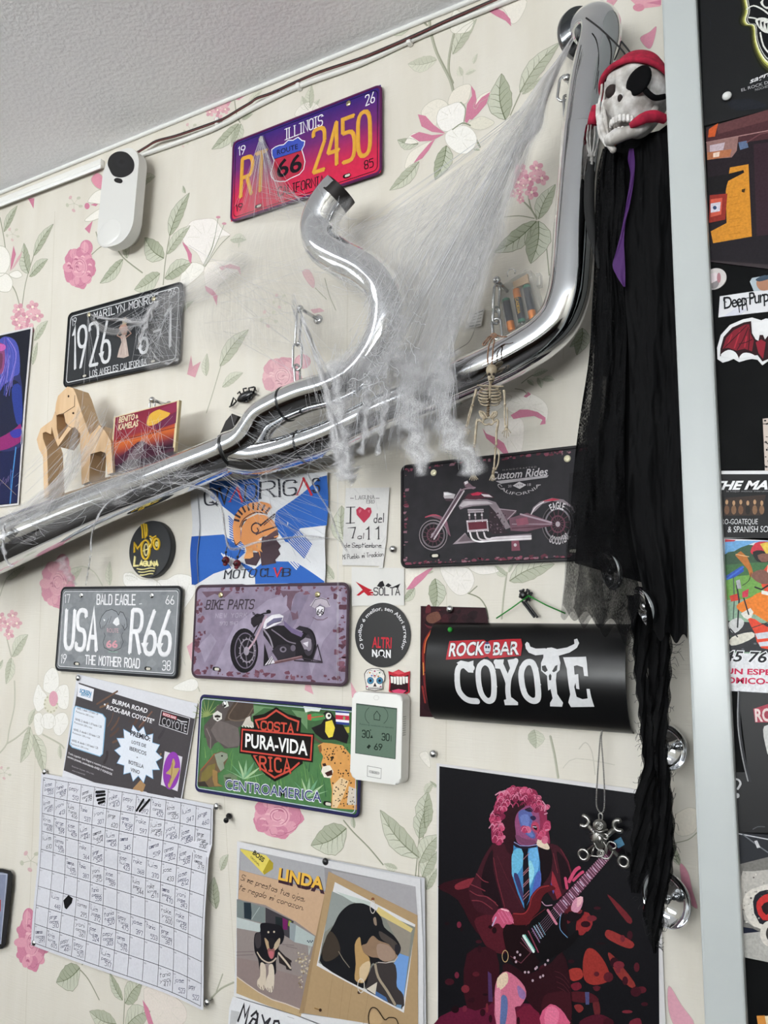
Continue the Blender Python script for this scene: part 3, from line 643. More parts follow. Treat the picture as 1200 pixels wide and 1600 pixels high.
# the flange end turns to the left and in to the wall
b = MB(); pth = catmull([W(911.5, 204, .08)-base, W(920, 140, .08)-base, W(929, 95, .08)-base, W(937, 62, .078)-base, W(937, 42, .070)-base, W(926, 40, .055)-base, W(908, 54, .036)-base], 6)
b.tube(pth, .0263, 44, False); b.build('flange_bend', chr_m, ex, angle=50)
dd = (pth[-1]-pth[-3]).normalized(); q = dd.to_track_quat('Y', 'Z').to_matrix()
MB().lathe([(.0255, .004), (.034, .004), (.0345, .003), (.0345, -.003), (.034, -.004), (.0255, -.004)], pth[-1], n=48, rot=q).build('flange', mat('dark_chrome', '#77797c', .15, 1), ex, angle=40)
for nm, px in (('ring', [(362, 706, .07, 32.5), (366, 704, .07, 32.5)]), ('ring', [(446, 632, .078, 28), (449, 631, .078, 28)]), ('ring', [(473, 697.5, .067, 27.6), (476, 696.5, .067, 27.6)])):
    varitube(MB(), px, 40, 2).build(nm, mat('seam_steel', '#4a4b4c', .3, 1), ex, angle=50)
# ------------------------------------------------------------------ embossed metal plates
class Z:
    "reads points taken in an enlarged crop of the photo"
    def __init__(s, ox, oy, k): s.ox, s.oy, s.k = ox, oy, k
    def __call__(s, *a):
        if len(a) == 2 and not isinstance(a[0], (str, tuple)): return (s.ox+a[0]/s.k, s.oy+a[1]/s.k)
        return [(s.ox+x/s.k, s.oy+y/s.k) for x, y in P(a[0])]
    def e(s, cx, cy, rx, ry, n=28, a0=0, a1=360, rot=0): return s([p for p in ell(cx, cy, rx, ry, n, a0, a1, rot)])
def plate_body(fr, name, label, w, h, col, rim, group='souvenir metal plates on the wallpaper', r=.011):
    t = fr.thing(name, label, 'metal plate', group)
    MB().prism(rr(w, h, r), 0, .0011, .0004).build('panel', mat('tin_'+rim, rim, .35, .3), t, angle=40)
    b = Art(fr); b.stroke(rr(w-.005, h-.005, r-.002), .0042, rim, 1, True, emb=.0011)
    b.build('rolled_rim', ENAMEL, t, y=.0012)
    return t, Art(fr)
def slots(art, fr, z, pts, L=40):
    for x, y in pts:
        c = Vector(fr.uv(*z(x, y))); art.stroke([c-Vector((.004, 0)), c+Vector((.004, 0))], .0062, '#141414', L)
        art.stroke([c+Vector((-.001, -.0004)), c+Vector((.0046, -.0004))], .0042, '#cfcabc', L+1)
def screws(t, fr, z, pts, m=None):
    for x, y in pts:
        u, v = fr.uv(*z(x, y)); screw(t, u, v, .0046, .0016, m or BRASS, .008)
PO6 = .0075
# Illinois
fr = Fr(-.7310, .7822, .0159, PO6); z = Z(330, 100, 3.75)
t, A = plate_body(fr, 'souvenir_plate', 'purple to red metal plate lettered ILLINOIS RT 66 2450, highest on the wall', .305, .1545, 0, '#5b2452')
A.grad((-.1505, -.0755, .1505, .0755), 'v', [(0, '#d3284a'), (.28, '#c62a4d'), (.62, '#6d2a6d'), (1, '#2a2275')], 0)
A.stroke(rr(.289, .139, .008), .0013, '#12101c', 2, True)
A.pplate('19', z(165, 538), z(203, 526), z(163, 490), 1.6, '#e8e6ee', 4)
A.pplate('26', z(908, 248), z(960, 224), z(906, 190), 1.7, '#f0eef2', 4)
A.pplate('ILLINOIS', z(440, 446), z(655, 362), z(440, 384), 1.9, '#f0eef2', 4, emb=.0006, serif=.0028, gap=.36)
A.pplate('RT', z(176, 786), z(322, 740), z(186, 558), 7.0, '#d8a03c', 4, emb=.0009, gap=.3)
A.pplate('2450', z(602, 640), z(935, 528), z(602, 392), 7.0, '#d8a03c', 4, emb=.0009, gap=.3)
A.pplate('CALIFORNIA', z(395, 778), z(663, 708), z(395, 726), 1.8, '#1a1218', 4, gap=.36)
A.pplate('85', z(902, 620), z(953, 604), z(900, 572), 1.7, '#1a1218', 4)
A.pplate('19', z(150, 866), z(188, 856), z(148, 828), 1.6, '#1a1218', 4)
sh = z('358,505 378,490 402,480 428,476 455,450 482,450 512,432 535,452 552,455 548,480 534,506 545,540 553,575 545,620 520,650 470,672 440,690 405,692 375,686 358,665 352,640 365,600 372,570 360,540')
A.px(sh, '#b12c44', 5); A.px(z('358,505 378,490 402,480 428,476 455,450 482,450 512,432 535,452 552,455 548,480 534,506 538,508 368,562 360,540'), '#3c4fae', 6)
A.line(sh, 1.5, '#eceaf0', 8, closed=True); A.line(z('366,562 538,508'), .9, '#14101a', 7)
A.ptext('ROUTE', z(390, 536), z(512, 499), z(388, 507), '#14101a', 8, .01)
A.ptext('66', z(388, 672), z(535, 624), z(388, 570), '#14101a', 8, .02)
slots(A, fr, z, [(283, 838), (800, 660)])
A.build('lettering', ENAMEL, t, y=.0012); screws(t, fr, z, [(295, 443), (808, 235)])
# Marilyn plate
fr = Fr(-1.1408, .5386, .0086, PO6); z = Z(0, 420, 3.75)
t, A = plate_body(fr, 'souvenir_plate', 'black metal plate lettered 1926 over LOS ANGELES CALIFORNIA, veiled by cobweb', .305, .153, 0, '#17181a')
A.poly(rr(.299, .147, .009), '#2c2e31', 0); A.stroke(rr(.287, .135, .007), .0016, '#d9dadc', 2, True)
wh = '#d5d6d9'
A.pplate('19', z(427, 336), z(452, 328), z(425, 294), 1.3, wh, 4); A.pplate('26', z(992, 165), z(1033, 150), z(990, 130), 1.4, wh, 4)
A.pplate('MARILYN MONROE', z(555, 300), z(930, 192), z(555, 258), 1.6, wh, 4, gap=.34)
A.pplate('1926', z(432, 592), z(648, 542), z(432, 352), 5.4, wh, 4, emb=.0008, gap=.4)
A.pplate('6', z(824, 498), z(868, 488), z(824, 330), 5.2, wh, 4, emb=.0008)
A.line(z('905,370 942,358'), 4, wh, 4); A.pplate('1', z(968, 470), z(1000, 460), z(972, 236), 5.2, wh, 4, emb=.0008)
A.px(z('690,520 702,470 716,432 708,396 722,384 738,388 746,430 758,512 728,524'), '#b9a79f', 4)
A.px(z('716,384 700,350 712,330 735,322 752,340 745,390'), '#b08c7e', 4); A.px(z('720,330 722,296 740,286 752,300 746,326'), '#c9b79a', 5)
A.line(z('716,352 690,392 722,410'), 1.6, '#b08c7e', 5); A.line(z('748,352 772,380 742,404'), 1.6, '#b08c7e', 5)
A.line(z('712,505 722,440 720,405'), .8, '#8d7c76', 6); A.line(z('740,505 735,440'), .8, '#d8ccc6', 6)
A.pplate('LOS ANGELES CALIFORNIA', z(530, 634), z(860, 562), z(530, 600), 1.15, wh, 4, gap=.34)
slots(A, fr, z, [(500, 630), (900, 545)])
A.build('lettering', ENAMEL, t, y=.0012); screws(t, fr, z, [(525, 272), (905, 178)])
# Bald eagle plate
fr = Fr(-1.1039, -.0081, -.0079, PO6); z = Z(70, 800, 5.217)
t, A = plate_body(fr, 'souvenir_plate', 'grey metal plate lettered BALD EAGLE USA R66 THE MOTHER ROAD', .302, .153, 0, '#26272a')
A.poly(rr(.294, .145, .008), '#85888c', 0); A.stroke(rr(.285, .136, .006), .0012, '#d8d9dc', 2, True); A.stroke(rr(.2885, .1395, .007), .0012, '#303236', 1, True)
A.blots((-.14, -.066, .14, .066), 60, .002, .014, ['#8b8e92', '#7d8085', '#8f9296'], 1, 3)
wh = '#ecebee'
A.pplate('17', z(168, 740), z(208, 739), z(170, 674), 1.3, wh, 4); A.pplate('66', z(992, 750), z(1058, 752), z(992, 682), 1.4, wh, 4)
A.pplate('BALD EAGLE', z(430, 752), z(742, 756), z(432, 674), 2.1, wh, 4, gap=.36); A.line(z('775,750 795,748'), 1, wh, 4)
A.pplate('USA', z(166, 1112), z(425, 1132), z(184, 796), 7.4, wh, 4, emb=.0009, gap=.4)
A.pplate('R66', z(697, 1150), z(1020, 1165), z(722, 800), 7.4, wh, 4, emb=.0009, gap=.42)
A.pplate('THE MOTHER ROAD', z(334, 1238), z(775, 1272), z(338, 1168), 2.0, wh, 4, gap=.34)
A.pplate('19', z(136, 1230), z(176, 1232), z(142, 1160), 1.4, wh, 4); A.pplate('38', z(963, 1288), z(1026, 1290), z(968, 1212), 1.5, wh, 4)
A.px(z('462,950 452,905 470,850 505,808 550,793 590,812 606,842 620,812 645,822 672,880 674,940 655,960 640,925 618,900 560,905 500,920'), '#909398', 4)
A.line(z('462,950 452,905 470,850 505,808 550,793 590,812 606,842 620,812 645,822 672,880 676,935 656,962 640,925'), 1.0, '#37393d', 5)
for q in ('470,955 480,930', '485,950 492,925', '500,925 525,870', '530,905 548,850', '650,950 655,915'): A.line(z(q), .8, '#44464a', 5)
A.px(z('560,905 578,870 600,855 612,880 615,915 590,930'), '#e6e6e8', 6); A.px(z('482,870 500,880 490,892'), '#e6e6e8', 6)
A.line(z('490,985 498,1010 480,1060 490,1105 560,1138 625,1110 645,1060 630,1010 640,985'), .9, '#3a3c40', 5)
A.ptext('ROUTE', z(512, 982), z(606, 985), z(512, 945), '#c9a4ab', 6); A.ptext('66', z(505, 1104), z(600, 1106), z(506, 1044), '#d49aa4', 6, .03)
A.line(z('525,1138 600,1142'), 1, '#8fb0a0', 6)
slots(A, fr, z, [(270, 1235), (850, 1275)])
A.build('lettering', ENAMEL, t, y=.0012); screws(t, fr, z, [(305, 678), (880, 680)], STEEL)
# Bike parts plate
fr = Fr(-.7713, -.0074, -.0019, PO6); z = Z(290, 900, 3.243)
t, A = plate_body(fr, 'souvenir_plate', 'mauve rust-edged metal plate lettered BIKE PARTS with a black motorcycle', .300, .1505, 0, '#4a3a44', r=.013)
A.poly(rr(.293, .1435, .010), '#8b7f93', 0)
for q in ('130,500 250,250 420,120 520,90 560,150 380,260 260,400 210,510', '600,330 700,120 790,70 800,200 700,330 640,500', '70,350 130,290 160,330 100,440'): A.px(z(q), '#9a8fa3', 1)
A.px(z('560,90 640,70 560,240 480,380 430,400 520,220'), '#7f7489', 1)
g = random.Random(5)
for i in range(150):
    s_ = g.choice('tblr'); d = abs(g.gauss(0, .006)); r_ = g.uniform(.001, .005)
    u = g.uniform(-.143, .143) if s_ in 'tb' else (.143-d)*(1 if s_ == 'r' else -1); v = g.uniform(-.069, .069) if s_ in 'lr' else (.069-d)*(1 if s_ == 't' else -1)
    A.blots((max(-.146, u-r_*2), max(-.071, v-r_), min(.146, u+r_*2), min(.071, v+r_)), 1, r_, r_*1.6, ['#6b4250', '#704a58', '#5d3c48', '#7a5360'], 2, i, .5)
for q in ('480,75 500,110 520,90 515,150 535,180 545,120 560,90 590,75', '535,180 560,190 570,175 575,215 545,225', '85,80 110,110 150,90 200,110 240,75'): A.px(z(q), '#6d5563', 3)
A.pplate('BIKE PARTS', z(106, 168), z(345, 166), z(114, 124), 2.1, '#40363f', 6, slant=0, gap=.34)
A.pplate('NEW YORK', z(155, 212), z(312, 208), z(157, 192), 1.1, '#a79dae', 6, gap=.6); A.pplate('1970 1947', z(176, 250), z(268, 248), z(177, 233), 1.1, '#a79dae', 6)
bk = '#1b181c'; 
A.px(z.e(300, 378, 71, 113), bk, 6); A.px(z.e(306, 378, 55, 92), '#6f6576', 7); A.px(z.e(306, 378, 50, 86), '#221e24', 8)
A.line(z.e(316, 378, 36, 58), 2.2, '#8d8490', 9, closed=True)
for a in range(0, 360, 24): 
    c, s_ = math.cos(math.radians(a)), math.sin(math.radians(a)); A.line(z([(316+36*c, 378+58*s_), (316+42*c, 378+66*s_)]), 1.1, '#b0a7b3', 9)
for a in range(10, 370, 72):
    c, s_ = math.cos(math.radians(a)), math.sin(math.radians(a)); A.line(z([(308+8*c, 378+14*s_), (308+50*c, 378+84*s_)]), 1.9, '#6f6773', 9)
A.px(z.e(312, 380, 14, 22), '#9d94a0', 10)
A.px(z.e(622, 350, 44, 86), bk, 6); A.px(z.e(626, 350, 26, 55), '#3d3740', 7); A.px(z.e(628, 350, 14, 30), '#82798a', 8)
A.px(z('395,275 440,258 470,250 520,252 570,290 610,330 605,385 585,415 470,428 448,372 420,330 398,300'), '#211d22', 8)
A.px(z('440,380 470,350 520,345 560,370 560,410 470,425'), '#322d34', 9)
A.px(z.e(498, 372, 17, 15), '#7b7380', 10); A.px(z.e(548, 365, 13, 16), '#69616e', 10); A.px(z.e(498, 372, 9, 8), '#2a252b', 11)
A.px(z('405,222 440,198 478,192 500,203 492,232 455,250 415,268 396,264'), '#e4e0e6', 9); A.px(z('415,240 450,215 496,210 490,226 450,240 412,256'), '#6f6a86', 10); A.line(z('408,262 450,238 492,228'), 1, '#3f3a52', 11)
A.px(z('500,225 540,262 600,290 590,310 540,288 505,255'), '#6d5f80', 9); A.px(z('560,268 580,252 625,262 650,300 662,350 648,345 630,300 600,282'), '#2b262d', 10)
A.line(z('398,270 428,310 445,360'), 3, '#8b838f', 10, 4); A.line(z('440,272 480,300 520,330 560,342'), 2, '#786f7c', 10, 4)
A.line(z('412,205 352,330 312,385'), 3.4, '#b99ba8', 10); A.line(z('400,200 335,320'), 2.4, '#2c262d', 9)
A.px(z('335,215 365,190 400,196 390,235 350,262 335,240'), '#29242a', 10); A.line(z('345,185 362,205 400,190 432,186'), 2.2, bk, 11); A.px(z.e(424, 180, 12, 9), bk, 11); A.px(z.e(350, 192, 7, 6), '#5a5260', 12)
A.px(z('402,340 398,456 455,442 450,420 425,420'), '#1d191e', 9); A.px(z('404,452 440,405 456,440'), '#d8d3da', 10); A.line(z('415,452 440,412'), 1.2, '#2a252b', 11); A.line(z('430,448 445,420'), 1.2, '#2a252b', 11)
A.line(z('455,438 520,425 590,410'), 4.4, '#6a4c50', 10); A.line(z('455,434 590,406'), 1.2, '#9a7e82', 11)
A.line(z('672,348 695,438'), 2, '#3b333c', 9); A.line(z('672,348 645,430'), 2, '#3b333c', 9); A.line(z('555,428 695,438'), 2.4, '#3b333c', 9); A.line(z('590,415 690,432'), 1.6, '#3b333c', 9)
A.px(z('585,330 610,312 640,320 640,372 605,372'), '#8a818d', 9); A.px(z('598,340 625,332 622,360'), '#dad4dc', 10)
A.px(z('632,150 660,112 690,108 722,118 738,155 715,160 685,140 660,165'), '#b7adb8', 6); A.line(z('640,155 660,120 690,112 720,122 732,150'), 1, '#4d444f', 7)
A.px(z('664,160 684,150 706,158 702,190 684,206 666,192'), '#e9e5ea', 7); A.line(z('664,160 684,150 706,158 702,190 684,206 666,192'), .8, '#2b252c', 8, closed=True); A.ptext('66', z(668, 196), z(702, 194), z(668, 168), '#2b252c', 9, .02)
A.line(z('648,210 670,222 700,222 722,210'), 1.4, '#75606d', 7)
slots(A, fr, z, [(162, 470)])
A.build('lettering', WORN, t, y=.0012); screws(t, fr, z, [(182, 97), (672, 94)])
# Costa Rica plate
fr = Fr(-.7488, -.1851, -.0117, PO6); z = Z(290, 1060, 3.243)
t, A = plate_body(fr, 'souvenir_plate', 'green jungle metal plate lettered COSTA RICA PURA-VIDA CENTROAMERICA', .304, .150, 0, '#2c2a55', r=.009)
A.poly(rr(.296, .142, .006), '#4f7a4c', 0); A.stroke(rr(.2915, .1375, .006), .0011, '#c9cfe0', 40, True)
A.px(z('95,95 860,160 862,330 640,330 500,200 340,190 330,330 95,300'), '#41633f', 1); A.px(z('300,130 620,170 620,260 540,160 400,150 330,200'), '#6c8f66', 2)
g = random.Random(9)
for i in range(130):
    x = g.uniform(95, 860); y = g.uniform(330, 560)+(x-95)*.1; l = g.uniform(40, 110); dx = g.uniform(-25, 25)
    if y+l > 560+(x-90)*.125: continue
    A.line(z([(x, y+l), (x+dx*.4, y+l*.5), (x+dx, y)]), g.uniform(.8, 2.4), g.choice(['#5f8a4a', '#3f6b45', '#7aa35c', '#345c40', '#4e7d4a']), 2, 3, w1=.3)
for i in range(9):
    a = math.radians(200-i*24); A.line(z([(110, 190), (110+70*math.cos(a), 175-80*math.sin(a))]), 2.6, '#8a9a5f', 3, w1=.5)
A.px(z('96,240 150,175 160,140 200,120 270,110 330,110 340,190 300,230 250,260 270,350 200,355 170,320 150,330 130,362 98,280'), '#57504e', 4)
A.px(z('255,110 345,112 350,175 310,200 270,210 200,215 215,170'), '#4c4038', 5); A.line(z('270,115 220,200 300,210 345,150'), 2, '#6e5f52', 6, 4)
A.px(z('130,260 165,210 215,225 270,250 285,340 220,350 160,315'), '#6d6462', 6); A.px(z('98,255 120,240 138,300 132,362 115,340'), '#5e5452', 7); A.line(z('110,255 130,300 130,355'), 1.4, '#8a807d', 8)
A.px(z('142,180 165,163 188,178 188,205 165,218 145,205'), '#d8d5cf', 8); A.px(z('150,188 165,184 182,190 178,198 152,198'), '#2c2522', 9); A.px(z.e(166, 206, 6, 4), '#3a302c', 9)
A.px(z('310,200 330,190 335,215 355,230 345,250 290,238'), '#c6bfb4', 7)
for i in range(5): A.line(z([(290+i*14, 240), (298+i*14, 252)]), 1.2, '#efeee8', 9)
A.px(z('190,120 215,115 222,140 200,150'), '#dfe2da', 6)
# iguana
A.px(z('66,520 75,470 110,430 150,380 185,368 215,380 218,405 200,440 185,470 165,480 170,530 195,548 120,550 70,540'), '#6c5a45', 5)
A.px(z('150,385 185,372 215,382 217,402 195,425 200,455 180,470 165,440'), '#8d9584', 6); A.px(z.e(188, 392, 5, 4), '#1b1714', 7)
A.px(z('85,480 120,440 155,430 150,480 110,520 80,520'), '#7b6f3e', 6); A.px(z('140,460 165,470 165,530 190,545 150,545 140,510'), '#9a7a4c', 7); A.line(z('80,465 115,425 150,382'), 1.4, '#a4533c', 7); A.px(z('66,525 100,520 120,550 70,545'), '#3d3630', 7)
A.px(z('195,490 230,480 265,495 255,540 200,530'), '#6f7f62', 5); A.px(z('200,500 235,500 225,525'), '#3f4a3a', 6)
# toucan, flag
A.px(z('640,250 690,230 705,205 700,178 715,165 740,170 760,200 790,215 830,290 820,330 760,310 700,310 660,280'), '#1d1a1c', 5)
A.px(z('620,185 660,175 705,182 712,205 660,215 625,212'), '#4f8f52', 6); A.line(z('628,200 700,190'), 1.4, '#c94a3a', 7); A.px(z('620,185 640,180 640,212 622,208'), '#c9473c', 7)
A.px(z('712,220 745,210 760,250 748,295 728,300 710,270'), '#e5cf4a', 6); A.px(z.e(727, 190, 14, 16), '#e7e4da', 7); A.px(z.e(730, 188, 7, 7), '#17151a', 8); A.line(z('640,290 700,330 780,345'), 3.5, '#5b4a3a', 5, 4)
A.px(z('600,140 690,150 680,168 640,165 610,172'), '#dfe6dd', 4); A.px(z('780,250 832,245 832,275 795,275'), '#a8a83f', 4)
fl = [(762, 160), (832, 165), (832, 237), (765, 230)]; A.px(z(fl), '#2d3d86', 7)
lerp = lambda a, b, t_: (a[0]+(b[0]-a[0])*t_, a[1]+(b[1]-a[1])*t_)
for t0, t1, c in ((.17, .83, '#eceaf0'), (.34, .66, '#c22f48')): A.px(z([lerp(fl[0], fl[3], t0), lerp(fl[1], fl[2], t0), lerp(fl[1], fl[2], t1), lerp(fl[0], fl[3], t1)]), c, 8 if t0 < .2 else 9)
A.px(z.e(807, 200, 6, 9), '#8aa06c', 10)
# jaguar
A.px(z('672,340 700,325 740,328 800,340 850,400 868,520 870,665 740,655 745,570 735,505 700,490 690,430 700,395'), '#d49a58', 5)
A.px(z('700,440 690,470 705,500 740,505 752,470 735,440'), '#e9e1d2', 7); A.px(z('708,478 745,462 748,488 722,496'), '#40201c', 8); A.px(z('695,432 712,428 718,442 702,446'), '#3a2320', 8)
A.px(z('735,398 752,392 756,404 742,410'), '#2b1f16', 8); A.px(z('674,345 690,335 694,365 684,380'), '#8a5a34', 7); A.px(z('750,540 790,500 830,520 800,600 770,655 745,655'), '#e2c49a', 6); A.px(z('830,545 868,560 868,640 820,640'), '#cfc5b6', 6)
for i in range(150):
    x, y = g.uniform(690, 865), g.uniform(335, 655)
    if x < 720 and y > 420 or (x < 760 and 430 < y < 515) or x < 745+(-40 if y < 430 else 0): continue
    A.px(z.e(x, y, g.uniform(2.2, 5), g.uniform(2, 5), 7), '#33241a', 8)
# palm blades
for bx, by in ((300, 510), (620, 600)):
    for i in range(7):
        a = math.radians(150-i*22); A.px(z([(bx-6, by), (bx+60*math.cos(a)-5, by-60*math.sin(a)), (bx+110*math.cos(a), by-100*math.sin(a)), (bx+60*math.cos(a)+8, by-52*math.sin(a)), (bx+6, by)]), ['#8fb58c', '#6fa07a', '#a9c49a'][i % 3], 4)
# shield
A.px(z('345,190 400,180 462,145 520,180 590,200 585,268 598,430 560,455 520,490 455,522 410,490 370,445 335,390 350,260'), '#17130f', 9)
A.line(z('358,212 410,200 463,162 525,200 576,218 570,262'), 3, '#c44d3f', 10); A.line(z('358,212 374,250'), 3, '#c44d3f', 10)
A.line(z('350,392 385,455 455,502 540,462 578,428'), 3, '#c44d3f', 10); A.line(z('350,392 368,386'), 3, '#c44d3f', 10)
A.px(z('283,245 655,280 648,425 276,378'), '#171312', 11); A.line(z('292,258 645,290 637,412 286,366'), 2.6, '#c8493e', 12, closed=True)
A.ptext('PURA-VIDA', z(306, 345), z(622, 388), z(308, 275), '#f3f2f0', 13, .022)
A.pplate('COSTA', z(386, 258), z(548, 275), z(388, 216), 2.7, '#c8503f', 12, gap=.36); A.pplate('RICA', z(382, 462), z(535, 478), z(380, 396), 3.2, '#c8503f', 12, gap=.5)
A.ptext('CENTROAMERICA', z(203, 560), z(693, 628), z(205, 506), '#e8eaf2', 13, .035); A.ptext('CENTROAMERICA', z(205, 558), z(691, 626), z(207, 508), '#2d3570', 14, .0)
slots(A, fr, z, [(725, 632)])
A.build('lettering', ENAMEL, t, y=.0012); screws(t, fr, z, [(200, 130)], STEEL)
# Custom rides plate
fr = Fr(-.3835, .1630, .012, PO6); z = Z(610, 690, 3.871)
t, A = plate_body(fr, 'souvenir_plate', 'charcoal metal plate lettered Custom Rides with a chopper, under the skeleton', .303, .149, 0, '#1d1a1d', r=.010)
A.poly(rr(.296, .142, .008), '#29272b', 0)
g = random.Random(15)
for i in range(230):
    s_ = g.choice('ttbbblr'); d = abs(g.gauss(.001, .0013)); r_ = g.uniform(.0006, .0022)
    u = g.uniform(-.144, .144) if s_ in 'tb' else (.146-d)*(1 if s_ == 'r' else -1); v = g.uniform(-.068, .068) if s_ in 'lr' else (.069-d)*(1 if s_ == 't' else -1)
    A.blots((max(-.1475, u-r_*3), max(-.0705, v-r_), min(.1475, u+r_*3), min(.0705, v+r_)), 1, r_, r_*2.2, ['#6a2f3f', '#5a2936', '#7d4152', '#8a6570'], 2, i, .5)
def wheel(cx, cy, rx, ry, tire, rim, hub, spokes=14):
    A.px(z.e(cx, cy, rx, ry), '#1a181b', 4); A.line(z.e(cx, cy, rx*.97, ry*.97), 1.4, tire, 5, closed=True); A.line(z.e(cx, cy, rx*.78, ry*.78), 2.6, rim, 5, closed=True)
    for i in range(spokes):
        a = 2*PI*i/spokes; A.line(z([(cx+rx*.15*math.cos(a), cy+ry*.15*math.sin(a)), (cx+rx*.74*math.cos(a+.3), cy+ry*.74*math.sin(a+.3))]), .9, hub, 5)
    A.line(z.e(cx, cy, rx*.42, ry*.42), 2.4, hub, 6, closed=True); A.px(z.e(cx, cy, rx*.14, ry*.14), '#a89ca2', 7)
wheel(262, 566, 86, 93, '#8d8287', '#6f666c', '#5d3a46'); wheel(1015, 500, 98, 118, '#5b5459', '#777077', '#5d3644')
A.px(z('210,462 240,445 280,440 310,452 345,480 368,575 352,560 330,500 300,470 250,455'), '#7d5866', 8); A.line(z('215,458 260,444 300,452'), 1.6, '#b84a60', 9, 4)
for a, c in (('428,290 250,580', '#9c8e96'), ('448,300 268,590', '#c9bfc4'), ('438,296 262,578', '#5b4550')): A.line(z(a), 2.4, c, 9)
A.px(z('325,306 350,306 396,320 385,348 335,352 325,335'), '#b9b2b6', 10); A.px(z('327,310 350,310 380,320 330,328'), '#efedf0', 11); A.px(z('330,345 385,345 370,362 340,360'), '#4a3a42', 10)
A.px(z('445,250 470,236 478,250 500,270 520,280 505,290 455,275'), '#77606a', 10); A.px(z('450,245 470,238 474,252 455,262'), '#d8d2d5', 11); A.line(z('430,296 460,285 515,280'), 2.4, '#8d7580', 11)
A.px(z('415,392 440,355 470,345 590,352 640,368 668,410 730,520 700,532 668,480 640,430 600,385 500,392 450,402 425,412'), '#83777e', 8)
A.px(z('420,390 445,362 590,362 625,378 600,378 480,384 440,398'), '#b7aeb3', 9)
A.px(z('450,345 470,320 505,306 560,304 600,318 632,340 580,342 520,352 480,350'), '#4c2531', 10); A.px(z('488,318 530,306 560,312 540,326 500,328'), '#b82c4a', 11); A.px(z('550,318 600,322 622,338 570,334'), '#cfc4c9', 11)
A.px(z('470,410 566,408 568,428 472,432'), '#a79ea3', 9); A.line(z('472,421 566,418'), 1, '#4f3f47', 10)
for x in (480, 516, 556): A.line(z([(x, 432), (x+2, 468)]), 2.4, '#8d7f86', 9); A.px(z.e(x, 445, 6, 5), '#d7d1d4', 10)
A.px(z('462,478 590,470 598,540 470,550'), '#b5aab0', 9); A.px(z('472,490 584,482 588,528 478,536'), '#5e2431', 10)
for x in (468, 520, 560, 590): A.px(z.e(x, 483, 3, 3), '#efecee', 11); A.px(z.e(x+4, 541, 3, 3), '#efecee', 11)
A.px(z('600,400 640,430 690,530 720,555 620,560 600,540'), '#2e2228', 7)
for i in range(60): A.px(z.e(g.uniform(605, 700), g.uniform(430, 552), g.uniform(2, 7), g.uniform(2, 6), 7), g.choice(['#5a4750', '#40313a', '#75606a', '#2a1f25']), 8)
A.px(z('455,552 380,622 540,608 480,590'), '#93878d', 9); A.px(z('455,560 410,608 500,600'), '#6a5d64', 10)
for i in range(3): A.line(z([(485+i*42, 552), (500+i*40, 590-i*4), (545+i*30, 606-i*8), (640, 598-i*8), (852, 586-i*7)]), 2.6, ['#e7e3e5', '#c5bcc1', '#d6cfd3'][i], 11, 5)
A.line(z('560,604 852,590'), 3, '#a59aa0', 10); A.px(z('640,575 855,556 858,592 650,600'), '#766a71', 9)
A.px(z('655,405 760,415 765,430 720,470 700,500 680,440'), '#5d4a53', 8); A.line(z('660,408 762,420 712,470'), 1.4, '#9c8d94', 9)
A.px(z('720,465 830,432 980,488 985,505 830,545 730,540'), '#6b4c58', 8); A.line(z('790,440 975,490'), 2.6, '#a2909a', 9); A.line(z('740,500 975,500'), 2, '#8d7983', 9); A.line(z('740,525 960,512'), 2, '#54343f', 9); A.px(z('760,470 830,458 840,500 770,510'), '#8a5060', 9)
A.px(z('850,442 865,400 905,366 980,342 1050,352 1105,395 1120,440 1095,400 1040,368 980,360 920,380 880,420'), '#8a7e85', 9); A.px(z('920,362 985,343 1030,352 985,360'), '#b63a50', 10); A.line(z('855,440 880,398 930,366'), 1.6, '#d9d3d6', 10, 4)
A.px(z('735,600 780,600 788,660 736,662'), '#7a4553', 9); A.px(z.e(758, 626, 9, 10), '#c9bfc3', 10)
c0 = fr.uv(*z(1015, 500)); ux = (fr.uv(*z(1113, 500))[0]-c0[0]); uy = (c0[1]-fr.uv(*z(1015, 618))[1])
A.arc('EAGLE', c0[0], c0[1], ux*.78, 118, 62, .008, '#d4cfd2', 12, .02, 1, uy/ux); A.arc('GOODYEAR', c0[0], c0[1], ux*1.04, 234, 318, .0085, '#b8b2b6', 12, .02, 1, uy/ux)
A.ptext('HANDCRAFTED', z(682, 178), z(886, 158), z(682, 169), '#8b8589', 6, 0, 0, 1.5)
A.ptext('Custom Rides', z(612, 232), z(958, 204), z(608, 184), '#bcb7ba', 7, .015, .35)
A.px(z('640,240 960,204 950,218 670,256'), '#aaa4a8', 6); A.px(z('742,268 782,243 824,263 784,287'), '#c9c4c7', 6); A.ptext('1978', z(762, 272), z(804, 268), z(762, 260), '#29272b', 7)
A.ptext('20', z(714, 278), z(735, 277), z(714, 263), '#b0abae', 6); A.ptext('18', z(832, 270), z(852, 268), z(832, 254), '#b0abae', 6)
c1 = fr.uv(*z(785, 190)); A.arc('CALIFORNIA', c1[0], c1[1], .0315, 206, 322, .0042, '#b7b2b5', 6, 0, 1.15, .95)
slots(A, fr, z, [(270, 690), (1102, 662)])
A.build('lettering', WORN, t, y=.0012); screws(t, fr, z, [(265, 190), (1073, 105)], mat('cream_screw', '#d9d3b4', .4, .3))
